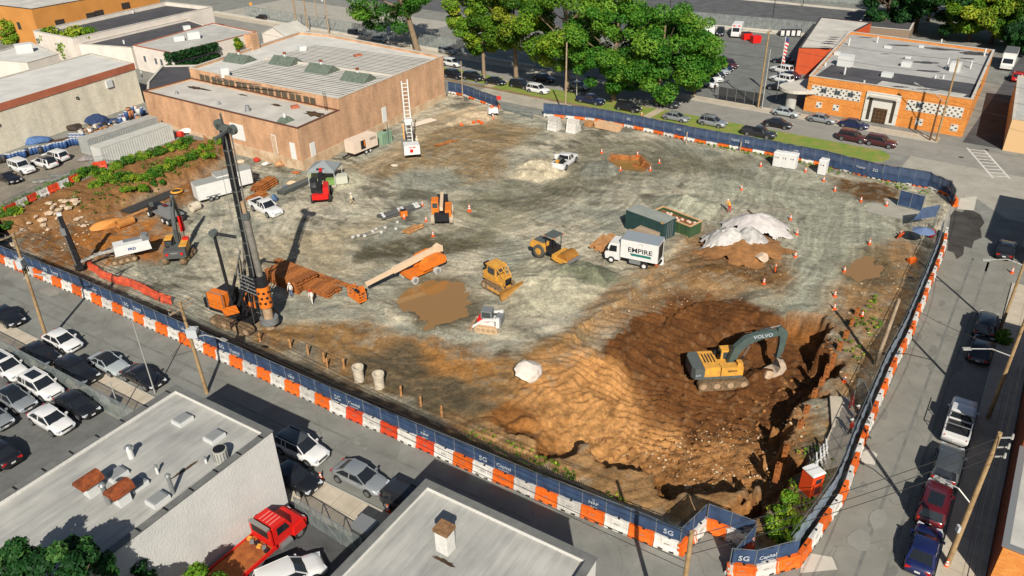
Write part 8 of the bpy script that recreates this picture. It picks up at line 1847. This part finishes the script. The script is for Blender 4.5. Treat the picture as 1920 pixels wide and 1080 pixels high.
bush('shrub growing from the pale shop wall', V((-60.3, 176.6, 3.0)), (1.2, 1.2, 1.6), 800, .26, LF_A, 56)
# hedge at the containers and the bushes on the hill, each one thing
hb = [(430, 262, 1.1), (405, 268, 1.3), (385, 280, 1.2), (352, 268, 1.4), (335, 278, 1.5), (315, 283, 1.5), (295, 288, 1.5), (275, 295, 1.5), (255, 302, 1.5), (236, 308, 1.5), (219, 316, 1.4), (372, 292, 1.3), (350, 300, 1.4), (330, 306, 1.5), (310, 318, 1.4), (292, 328, 1.3), (272, 335, 1.2), (250, 340, 1.4), (228, 338, 1.6), (206, 340, 1.5), (190, 330, 1.5), (170, 325, 1.5), (152, 330, 1.4), (135, 340, 1.3), (120, 348, 1.2), (100, 352, 1.2), (80, 362, 1.1), (60, 372, 1.1), (40, 384, 1.2), (22, 392, 1.3), (10, 405, 1.3), (240, 358, 1.0), (270, 355, 1.1), (296, 345, 1.0), (392, 296, 1.1), (178, 350, 1.0), (10, 425, 1.2), (30, 400, 1.0)]
wd = ['leafy', 'spreading', 'rounded', 'ragged']
for i, (px, py, r_) in enumerate(hb):
 q = at(px, py); bush('%s green bush on the left hill, %s along the hedge line' % (wd[i % 4], ordinal(i + 1)), q, (r_ * 1.35, r_ * 1.1, r_ * .48), 1500, .12, LF_A if i % 3 else LF_G, 100 + i, .5, 14, group='bushes on the left hill')
for i, (px, py, r_) in enumerate(((1472, 975, .9), (1448, 990, .8), (1500, 985, .7), (1480, 940, .7), (1462, 1012, .8), (1492, 1015, .7), (1880, 640 - 4, 1.0))):
 q = at(px, py) if i < 6 else P(1878, 640); bush('green weeds behind the corner screen fence, %s from the booth' % ordinal(i + 1) if i < 6 else 'green weeds round the pole on the right pavement', q, (r_, r_, r_ * .8), 900, .15, LF_A, 200 + i, .5, 10, 'weed_clump', 'weeds', 'weeds at the corner')
# grass and ground cover: stuff
def grasscover(name, regions, dens, size, seed, mt=LF_G, hz=.14, outside=False):
 rs = np.random.RandomState(seed); pts = []
 for poly in regions:
  w = [tuple(P(a, b_, -.3)[:2]) for a, b_ in poly]; xs = [p[0] for p in w]; ys = [p[1] for p in w]; n = int((max(xs) - min(xs)) * (max(ys) - min(ys)) * dens); x = rs.uniform(min(xs), max(xs), n); y = rs.uniform(min(ys), max(ys), n)
  k = (poly_sd(x, y, w) < 0) & (fbm(x, y, 1.8, 3, seed) > .42); pts += [(a, b_, (0.1 if outside else H(a, b_)) + hz * rs.uniform(.2, 1)) for a, b_ in zip(x[k], y[k])]
 pts = np.array(pts); o = leaves(name, pts, np.full(len(pts), size * 1.2), len(pts) * 5, size, np.clip(.5 + rs.normal(size=len(pts)) * .25, 0, 1), mt, None, seed, False); tag(o, kind='stuff'); return o
grasscover('bank_grass', [[(870, 795), (920, 800), (960, 830), (1020, 845), (1080, 880), (1190, 930), (1180, 950), (1060, 905), (960, 862), (880, 820)], [(500, 672), (600, 700), (640, 715), (600, 690), (520, 660)]], 9.0, .12, 3, LF_A, .2)
grasscover('fence_weeds', [[(1440, 285), (1560, 318), (1640, 342), (1745, 362), (1735, 372), (1640, 352), (1550, 328), (1440, 300)], [(1300, 262), (1445, 288), (1440, 303), (1360, 285), (1300, 272)], [(1560, 640), (1640, 560), (1660, 600), (1610, 690)], [(1480, 860), (1530, 830), (1560, 870), (1520, 960), (1440, 1000), (1440, 930)]], 4.0, .13, 5, LF_A, .3)
grasscover('hill_cover', [[(90, 390), (200, 340), (330, 290), (420, 270), (410, 290), (330, 330), (260, 360), (150, 400)]], 2.2, .15, 7, LF_G, .25)
# ------------------------------------------------------------------ clods and stones
rs = np.random.RandomState(12)
def scatter(name, poly, n, s0, s1, mt, seed, z=-1.5):
 rs = np.random.RandomState(seed); w = [tuple(P(a, b_, z)[:2]) for a, b_ in poly]; xs = [p[0] for p in w]; ys = [p[1] for p in w]; m = int(n * 2.2); x = rs.uniform(min(xs), max(xs), m); y = rs.uniform(min(ys), max(ys), m)
 k = (poly_sd(x, y, w) < 0); x, y = x[k][:n], y[k][:n]; V_, F_ = [], []
 ico = MB().blob((0, 0, 0), (1, 1, 1), seed, 1, jag=.5); base = np.array(ico.v); fc_ = ico.f
 for a, b_ in zip(x, y):
  s = s0 + (s1 - s0) * rs.rand() ** 4; th = rs.uniform(0, 6.3); c, q = math.cos(th), math.sin(th); d = base * np.array([s, s * rs.uniform(.6, 1), s * rs.uniform(.45, .8)])
  d = np.stack([d[:, 0] * c - d[:, 1] * q, d[:, 0] * q + d[:, 1] * c, d[:, 2]], 1) + np.array([a, b_, H(a, b_) + s * .12]); o = len(V_); V_ += [tuple(p) for p in d]; F_ += [tuple(i + o for i in f) for f in fc_]
 b = MB(); b.v = V_; b.f = F_; b.mi = [0] * len(F_); o = b.build(name, mt); tag(o, kind='stuff'); return o
ST_P = mat('pale_stones', C(216, 188, 150), .9, var=.2, vscale=1); ST_B = mat('brown_clods', C(158, 108, 60), .95, var=.3, vscale=1); ST_G = mat('grey_stones', C(176, 166, 146), .9, var=.2, vscale=1)
scatter('pit_stones', [(1160, 840), (1320, 790), (1480, 780), (1500, 850), (1450, 950), (1280, 905)], 600, .03, .2, ST_P, 5, -2.5); scatter('pit_clods', [(1080, 820), (1300, 780), (1450, 720), (1570, 660), (1480, 940), (1280, 910)], 1800, .04, .34, ST_B, 6, -2.5)
scatter('ledge_stones', [(1080, 600), (1250, 500), (1330, 480), (1480, 520), (1480, 590), (1250, 580)], 420, .03, .16, ST_P, 7, -.7); scatter('crack_stones', [(600, 545), (700, 575), (800, 605), (880, 640), (860, 655), (720, 600), (600, 565)], 260, .04, .2, ST_G, 8, -1); scatter('bank_stones', [(30, 420), (150, 380), (200, 400), (180, 450), (60, 470)], 160, .05, .3, ST_P, 9, -1); scatter('right_stones', [(1560, 560), (1690, 480), (1700, 600), (1620, 760), (1560, 740)], 300, .04, .22, ST_P, 10, 0)
# ------------------------------------------------------------------ poles, wires, chain-link fence, yard clutter
PWOOD = mat('pole_wood', C(186, 156, 112), .85, vscale=1.2, col2=C(150, 120, 84), bump=.02, bscale=6); PGREY = mat('pole_grey', C(190, 188, 180), .5, .2); XFMR = mat('transformer_grey', C(200, 204, 204), .5)
def pole(label, base, h, r_=.16, mt=PWOOD, lean=(0, 0), arms=0, az=FR_A + math.pi / 2, group='utility poles', name='utility_pole'):
 t = thing(name, label, 'pole', base, 0, group); top = V((lean[0], lean[1], h)); MB().cyl((0, 0, -.1), top, r_, r_ * .7, 12).build('shaft', mt, t, True)
 for k in range(arms):
  c = top * (1 - .02 - .05 * k); d = V((math.cos(az), math.sin(az), 0)) * 1.2; MB().bar(c - d, c + d, .12, .14).build('crossarm', WOODG, t)
  for e in (-1, -.55, .55, 1): MB().cyl(c + d * e + V((0, 0, .07)), c + d * e + V((0, 0, .3)), .05, .03, 8).build('insulator', METG, t)
 return t, V(base) + top
def lamp_arm(t, z, tip, mt=PGREY):
 """tip relative to the pole base"""
 a = V((0, 0, z)); tip = V(tip); m_ = a.lerp(tip, .5) + V((0, 0, .35)); MB().cyl(a, m_, .05, n=7).cyl(m_, tip, .045, n=7).build('lamp_arm', mt, t, True); d = (tip - m_).normalized(); MB().bar(tip - d * .1, tip + d * .55, .26, .14).build('lamp_head', mt, t)
def lampto(t, z, px, py, zt): q = P(px, py, zt) - t.location; lamp_arm(t, z, (q.x, q.y, zt))
def transformer(t, c, n=1):
 for k in range(n): p = V(c) + V((.0, 0, -k * .9)); MB().cyl(p - V((0, 0, .45)), p + V((0, 0, .45)), .32, n=14).build('transformer', XFMR, t, True)
def base_for(px, py, h, v, f):
 """base of a pole on line v of a street frame whose top is seen at the pixel"""
 q = P(px, py, h); best = min(((f(u, v) - V((q.x, q.y, 0))).length, u) for u in np.arange(-60, 80, .25)); return f(best[1], v)
t, U1 = pole('leaning wooden utility pole at the left edge of the front street', P(90, 641), 12.0, .17, lean=(.5, .2), arms=1);
for k in range(3): MB().box((.35 + k * .02, .25 - k * .3, 8.9), (.5, .26, .9)).build('switch_box', XFMR, t)
for k in range(4): MB().cyl((.6, -.5 + k * .25, 8.6), (.6, -.5 + k * .25, 7.9), .05, n=6).build('cable_drop', TRIM, t)
lampto(t, 7.2, 74, 515, 7.4)
t, U2 = pole('wooden utility pole with transformer by the near white roof corner', P(388, 737), 9.6, .17, lean=(-.2, 0), arms=2)
MB().box((.25, -.1, 6.6), (.9, .7, .8)).build('transformer_box', XFMR, t)
for k in range(5): MB().cyl((.55, -.4 + k * .16, 7.0), (.8, -.4 + k * .16, 6.3), .04, n=6).build('cable_drop', TRIM, t)
lampto(t, 6.0, 415, 636, 6.6)
pole('thin grey light pole in front of the black coupe', P(291, 738), 7.9, .06, PGREY, name='light_pole', group='light poles'); pole('short grey post on the lot corner', P(228, 779), 3.6, .06, PGREY, name='light_pole', group='light poles')
b3 = base_for(1316, 970, 11.5, 8.2, FR); t, U3 = pole('wooden utility pole rising in front of the fence recess', b3, 11.5, .18, arms=0)
t, R1 = pole('nearest wooden pole on the right street with three insulators', P(1776, 1058), 11.4, .19, lean=(.15, .1));
for k in range(3): p = V((.15, .1, 11.0 - k * .75)); MB().bar(p, p + V((.75, -.1, .1)), .07).build('insulator_bracket', PGREY, t); MB().cyl(p + V((.75, -.1, .0)), p + V((.75, -.1, .35)), .1, .06, 10).build('insulator', PGREY, t)
lampto(t, 5.6, 1768, 901, 6.2); MB().box((-.2, 0, 3.4), (.16, .3, .5)).build('meter_box', XFMR, t)
b2 = base_for(1924, 575, 11.0, 8.1, RT); t, R2 = pole('second wooden pole on the right street', b2, 11.0, .17); lampto(t, 6.4, 1818, 654, 7.2)
t, R3 = pole('third thin wooden pole on the right street by the weeds', P(1874, 622), 11.0, .15); lampto(t, 7.4, 1855, 487, 7.6)
t, I1 = pole('weathered pole stub standing inside the right fence', P(1641, 684), 7.0, .2, WOODG, lean=(.6, .1))
t, B1 = pole('wooden pole by the civic lot gate', P(1421, 203), 13.5, .18, arms=1, az=BK_A + 1.57); t, B1b = pole('slim metal pole beside the civic lot gate pole', P(1428, 205), 10.5, .1, PGREY)
t, B2 = pole('wooden pole before the right end of the orange hall', P(1755, 266), 13.0, .18, arms=0); lampto(t, 6.2, 1720, 158, 8.0); pole('short dark pole beside the hall pole', P(1743, 264), 6.6, .16, mat('dark_pole', C(110, 78, 52), .8))
t, B3 = pole('wooden pole behind the back blue fence, left end', P(1060, 222), 13.0, .17, WOODG); pole('pale street light pole in the tree shade', P(1081, 182), 9.0, .1, PGREY, name='light_pole', group='light poles'); t, B4 = pole('pale pole behind the fence by the brick corner', P(868, 190), 7.5, .12, WOODG)
far = []
for px, py, h, lab in ((559, 62, 14, 'first far pole above the warehouse roof'), (578, 60, 14, 'second far pole above the warehouse roof'), (597, 52, 13, 'third far pole above the warehouse roof'), (617, 64, 11, 'far pole with transformer above the warehouse roof')):
 t, tp_ = pole(lab, P(px, py), h, .2, PWOOD if h > 13 else WOODG, arms=1, az=.2); far.append(tp_)
transformer(t, (-.6, 0, 8.5))
t, _ = pole('black lot light behind the largest tree', P(1255, 33), 8.0, .1, BLACKM, name='light_pole', group='light poles'); MB().box((-.4, 0, 8.0), (1.0, .3, .12)).build('lamp_head', BLACKM, t)
for px, py, h, lab in ((1446, 52, 12, 'left thin black lot light on the far lot'), (1505, 12, 9, 'right thin black lot light on the far lot')): pole(lab, P(px, py), h, .09, BLACKM, name='light_pole', group='light poles')
for px, py, rgb, lab in ((473, 25, (236, 160, 50), 'yellow warning sign on the far street corner'), (695, 62, (240, 150, 40), 'orange warning sign left of the tall tree'), (936, 210, (214, 60, 50), 'red road sign by the back opening')):
 t, _ = pole(lab, P(px, py), 2.8, .04, PGREY, name='road_sign', group='road signs'); t['category'] = 'sign'; MB().box((0, -.06, 2.6), (.75, .04, .75), rot=Matrix.Rotation(R(45), 3, 'Y') if px < 700 else None).build('sign_plate', mat('sign_%d' % px, C(*rgb), .5), t)
# flag
t, tp_ = pole('white flagpole with limp American flag before the orange hall', P(1455, 186), 11.5, .07, METW, name='flagpole', group='flags'); fl = MB();
for k in range(13): z1 = 10.6 - k * .30; fl.m = k % 2; fl.add([(.07 + .05 * math.sin(k), -.05, z1), (.62 - .02 * k + .1 * math.sin(k * 1.3), -.16 + .12 * math.sin(k * .9), z1 - .25), (.60 - .02 * k + .1 * math.sin(k * 1.3 + .6), -.16 + .12 * math.sin(k * .9 + .9), z1 - .55), (.07, -.05, z1 - .30)], [(0, 1, 2, 3)])
fl.build('flag', [REDM, WHM], t); MB().add([(.08, -.09, 11.2), (.55, -.16, 11.0), (.56, -.2, 10.3), (.08, -.09, 10.5)], [(0, 1, 2, 3)]).build('flag_canton', mat('flag_blue', C(50, 64, 120), .7), t)
# wires
WIRE = mat('wire', (.015, .015, .015), .6)
def wire(label, a, b_, sag=.5, r_=.024, group='overhead wires'):
 a, b_ = V(a), V(b_); n = 14; pts = [a.lerp(b_, i / n) - V((0, 0, 4 * sag * (i / n) * (1 - i / n))) for i in range(n + 1)]; b = MB()
 for i in range(n): b.cyl(pts[i], pts[i + 1], r_, n=4, caps=False)
 o = b.build('overhead_wire', WIRE); return tag(o, label, 'wire', group)
U0 = FR(-45, 7.3, 12.0); off = V((math.cos(FR_A + 1.57), math.sin(FR_A + 1.57), 0))
for k, (e, dz) in enumerate(((-1.1, 0), (-.6, 0), (.6, 0), (1.1, 0), (.1, -2.4), (-.1, -2.9))):
 lab = ('outermost', 'second', 'third', 'street-side', 'upper telephone', 'lower telephone')[k]
 wire('%s wire from the left edge to the leaning pole' % lab, U0 + off * e + V((0, 0, dz)), U1 + off * e + V((0, 0, dz)), .5); wire('%s wire between the two front street poles' % lab, U1 + off * e + V((0, 0, dz)), U2 + off * e + V((0, 0, dz * .6)), .4); wire('%s wire from transformer pole to recess pole' % lab, U2 + off * e + V((0, 0, dz * .6)), U3 + off * e * .2 + V((0, 0, dz * .8 - .1 * k)), .7)
for k in range(3): wire('%s wire from recess pole to nearest right pole' % ('upper', 'middle', 'lower')[k], U3 + V((0, 0, -.3 - k * .7)), R1 + V((0, 0, -.4 - k * .8)), .4)
offr = V((math.cos(RT_A), math.sin(RT_A), 0))
for k in range(3):
 lab = ('upper', 'middle', 'lower')[k]; R4 = R3 + (R3 - R2) * 1.4; R0 = R1 - offr * 25
 for nm2, a, b_ in (('behind the camera side', R0, R1), ('between first and second right poles', R1, R2), ('between second and third right poles', R2, R3), ('beyond the third right pole', R3, R4)): wire('%s wire %s' % (lab, nm2), a + V((.6 if k else 0, 0, -.2 - k * .8)), b_ + V((.6 if k else 0, 0, -.2 - k * .8)), .45)
wire('thin service wire from pole stub across the right street', I1, R2 + V((0, 0, -4)), .5); wire('guy wire from transformer pole to the pavement', U2 + V((0, 0, -3.2)), P(322, 668, .1), 0.05)
for k in range(4): lab = ('top', 'second', 'third', 'lowest')[k]; B5 = B1 + (B1 - B2); wire('%s wire in front of the orange hall' % lab, B1 + V((0, 0, -.2 - 2.2 * k)), B2 + V((0, 0, -.2 - 2.2 * k)), .5, .02); wire('%s wire right of the hall pole' % lab, B2 + V((0, 0, -.2 - 2.2 * k)), B2 + (B2 - B1) + V((0, 0, -.2 - 2.2 * k)), .5, .02); wire('%s wire across the civic lot entrance' % lab, B5 + V((0, 0, -.2 - 2.2 * k)), B1 + V((0, 0, -.2 - 2.2 * k)), .5, .02)
# chain-link lot fence
def chain_fence(label, a, b_, h, n, wm=None, group=None):
 t = thing('chain_link_fence', label, 'fence', a, 0, group); d = (b_ - a)
 for k in range(n + 1): p = a + d * k / n; MB().cyl(p, p + V((0, 0, h)), .04, n=7).build('post', GALV, t, world=True);
 for k in range(n): p, q = a + d * k / n, a + d * (k + 1) / n; MB().bar(p + V((0, 0, h / 2)), q + V((0, 0, h / 2)), .012, h - .1).build('chain_mesh', wm or WIREM, t, world=True); MB().bar(p + V((0, 0, h)), q + V((0, 0, h)), .05).build('top_rail', GALV, t, world=True)
 return t
t = chain_fence('chain-link fence with white sign round the corner car lot', FR(-30, 10.8), FR(28.2, 10.8), 2.1, 18); q = FR(22.2, 10.72, 1.3); MB().box(q, (1.6, .04, .9), FR_A).build('sign_board', WHM, t, world=True)
g0, g1 = FR(45.2, 11.0), FR(52.0, 11.4); t = chain_fence('sliding chain-link gate of the tow yard', g0, g1, 2.0, 3)
for k in range(3):
 a, b_ = g0.lerp(g1, k / 3), g0.lerp(g1, (k + 1) / 3); MB().bar(a + V((0, 0, 2)), b_, .06).build('gate_brace', GALV, t, world=True)
WIREL = screen_mat('far_chain_link', (168, 174, 168), .4)
chain_fence('far chain-link fence of the dark lot behind the trees', BK(35, 83.2), BK(68, 79.4), 3.6, 14, WIREL); chain_fence('far chain-link fence behind the tall tree', BK(96, 24.4), BK(176, 24.4), 3.2, 26, WIREL); chain_fence('farthest chain-link fence along the top edge', BK(28, 131), BK(75, 124), 3.0, 10, WIREL)
qsheet('far_low_wall', [BK(35, 82.9), BK(68, 79.1), BK(68, 79.35), BK(35, 83.15)], PALE_C, .9, -.02); qsheet('far_white_kerb', rect(BK, 76, 190, 23.2, 24.2), PALE_C, .5, -.02); qsheet('top_white_kerb', rect(BK, 20, 80, 121, 122), PALE_C, .4, -.02)
# storage yard: containers, barrels, tarps, pallets
WCON = mat('container_white', C(214, 214, 206), .6, var=.08); GCON = mat('container_roof_white', C(206, 204, 192), .7, var=.1)
container('shipping_container', 'white ribbed shipping container nearest the hedge', (196, 309), (328, 262), 2.5, 2.6, WCON, GCON, 30); container('shipping_container', 'grey ribbed shipping container behind the white one', (172, 292), (302, 247), 2.5, 2.55, mat('container_grey', C(176, 178, 172), .6, var=.1), mat('container_roof_grey', C(186, 184, 174), .7, var=.15), 30)
b0 = MB().cyl((0, 0, 0), (0, 0, .9), .29, n=14).mesh('drum_body', True); ridge = MB().cyl((0, 0, .58), (0, 0, .62), .305, n=14).mesh('drum_ridge'); lidm = MB().cyl((0, 0, .9), (0, 0, .93), .27, n=14).mesh('drum_lid')
DC = [mat('drum_blue', C(52, 84, 132), .5), mat('drum_dark', C(66, 62, 60), .6), mat('drum_tan', C(196, 128, 84), .7), mat('drum_white', C(216, 216, 212), .6)]; dn = ['blue', 'dark', 'tan', 'white']; cnt = [0, 0, 0, 0]
rnd = random.Random(5); dl = []
for k in range(24): dl.append((2 + k * 6.4 + rnd.uniform(-1, 1), 305 - k * 1.5 + rnd.uniform(-1.5, 1.5), rnd.choice((0, 0, 1)), 0))
for k in range(16): dl.append((228 + (k % 8) * 6 + rnd.uniform(-2, 2), 232 - (k % 8) * 1.4 - (k // 8) * 5 + rnd.uniform(-1, 1), rnd.choice((0, 3, 2, 0)), rnd.choice((0, .9))))
for k in range(8): dl.append((136 + (k % 4) * 7, 268 - (k // 4) * 5, 0, 0))
for px, py, c_, dz in dl:
 cnt[c_] += 1; q = P(px, py); t = bpy.data.objects.new('storage_drum', b0); COL.objects.link(t); t.location = (q.x, q.y, dz); t.scale = (1.25,) * 3; t.data = b0
 if not b0.materials: b0.materials.append(None)
 t.material_slots[0].link = 'OBJECT'; t.material_slots[0].material = DC[c_]; tag(t, '%s steel drum in the storage yard, %s from the left among the %s ones' % (dn[c_], ordinal(cnt[c_]), dn[c_]), 'drum', 'drums in the storage yard'); _part(ridge, 'ridge', t, DC[c_]); _part(lidm, 'lid', t, DC[(c_ + 3) % 4] if c_ else DC[3])
jk = [(182, 236, 2.2, 1.4, 1.9, (46, 66, 104), 'dark blue tarp over a tall stack'), (205, 232, 2.4, 1.2, .8, (60, 78, 110), 'low blue tarp right of the tall tarp'), (60, 268, 3.2, 1.2, .9, (84, 116, 164), 'bright blue tarp along the block wall'), (12, 275, 2.0, 1.2, .8, (60, 84, 128), 'blue tarp at the left edge by the block wall'), (122, 268, 2.6, 1.3, 1.0, (88, 62, 50), 'brown tarp heap by the block wall'), (142, 243, 1.4, 1.0, 1.1, (72, 60, 50), 'dark crates below the block wall'), (232, 222, 1.2, 1.0, .7, (196, 150, 104), 'tan sack heap among the drums'), (196, 252, 1.4, 1.0, .5, (186, 140, 96), 'brown pallets beside the containers'), (212, 246, 1.5, 1.0, .5, (160, 112, 76), 'splintered boards beside the containers'), (228, 238, 1.6, 1.0, .5, (206, 190, 168), 'pale boxes beside the containers'), (248, 232, 1.4, 1.0, .5, (226, 226, 220), 'white pails beside the containers'), (305, 212, 1.2, 1.0, 1.6, (206, 160, 104), 'tan crates stacked at the brick wall'), (318, 222, .9, .9, 1.8, (54, 76, 122), 'blue gas cylinders at the brick wall'), (352, 228, 2.2, 1.2, .9, (150, 140, 126), 'grey scrap heap along the brick wall'), (372, 236, 2.2, 1.0, .8, (188, 184, 172), 'grey covered machine along the brick wall'), (160, 300, 1.8, 1.0, .7, (150, 140, 136), 'scrap heap before the containers'), (118, 330, 2.6, .9, .5, (130, 128, 122), 'grey scrap metal strip by the yard barriers'), (90, 340, 2.2, .8, .5, (140, 138, 130), 'grey scrap left of the yard barriers'), (362, 250, 2.4, .5, .9, (236, 232, 224), 'white low block at the hedge end'), (340, 256, .9, .6, .8, (226, 60, 40), 'red-orange barrel piece at the hedge end')]
for k, (px, py, a, b_, h, rgb, lab) in enumerate(jk):
 q = P(px, py) if px < 330 else at(px, py); o = MB().blob((0, 0, h * .4), (a, b_, h * .75), 300 + k, 3, jag=.4).build('yard_heap', mat('yard_%d' % k, C(*rgb), .8, var=.3, vscale=2.5, bump=.1, bscale=3), None, loc=q, rz=-.3 + .5); tag(o, lab, 'heap', 'heaps in the storage yard')
rnd = random.Random(9); JM = [mat('junk_%d' % i, C(*c), .8) for i, c in enumerate(((196, 140, 90), (214, 206, 192), (90, 110, 150), (110, 84, 64), (228, 226, 220), (160, 150, 136), (60, 56, 54)))]
b = MB()
for k in range(420):
 s = rnd.random(); px = 150 + s * 170 + rnd.gauss(0, 6); py = 262 - s * 40 + rnd.gauss(0, 7); q = P(px, py); b.m = rnd.randrange(7); w = rnd.uniform(.2, .7); b.box((q.x, q.y, w * .3 + rnd.uniform(0, .7)), (w, w * rnd.uniform(.4, 1), w * rnd.uniform(.2, .9)), rnd.uniform(0, 3))
o = b.build('yard_clutter', JM); tag(o, kind='stuff')
cols_ = lambda k: ('red', 'white')[k % 2]
run([P(12, 402), P(60, 378), P(110, 355), P(148, 338)], 'along the storage yard edge', 'chain-link fence on barriers along the storage yard edge', first='%s from the left', cols=cols_, z0=1.05, z1=1.9, scr=WIREM, side=-1); run([P(172, 318), P(205, 312)], 'before the white container', 'chain-link fence on barriers before the white container', first='%s from the left', cols=cols_, z0=1.05, z1=1.9, scr=WIREM, side=-1)
# black yard gate by the civic lot
chain_fence('black steel gate fence by the civic hall entrance', BK(25.5, 23.6), BK(34, 23.6), 2.4, 5, screen_mat('black_bars', (50, 50, 52), .5))
# rooftop box beside near grey roof
q = P(690, 1020, 0); t = thing('yard_skip', 'grey metal tub beside the near grey roof', 'tub', (q.x, q.y, 0), FR_A); MB().box((0, 0, 1.6), (1.4, 1.1, 1.0), taper=1.08).build('tub', METG, t); MB().box((0, 0, .55), (1.6, 1.2, 1.1)).build('stand', BLKM, t)
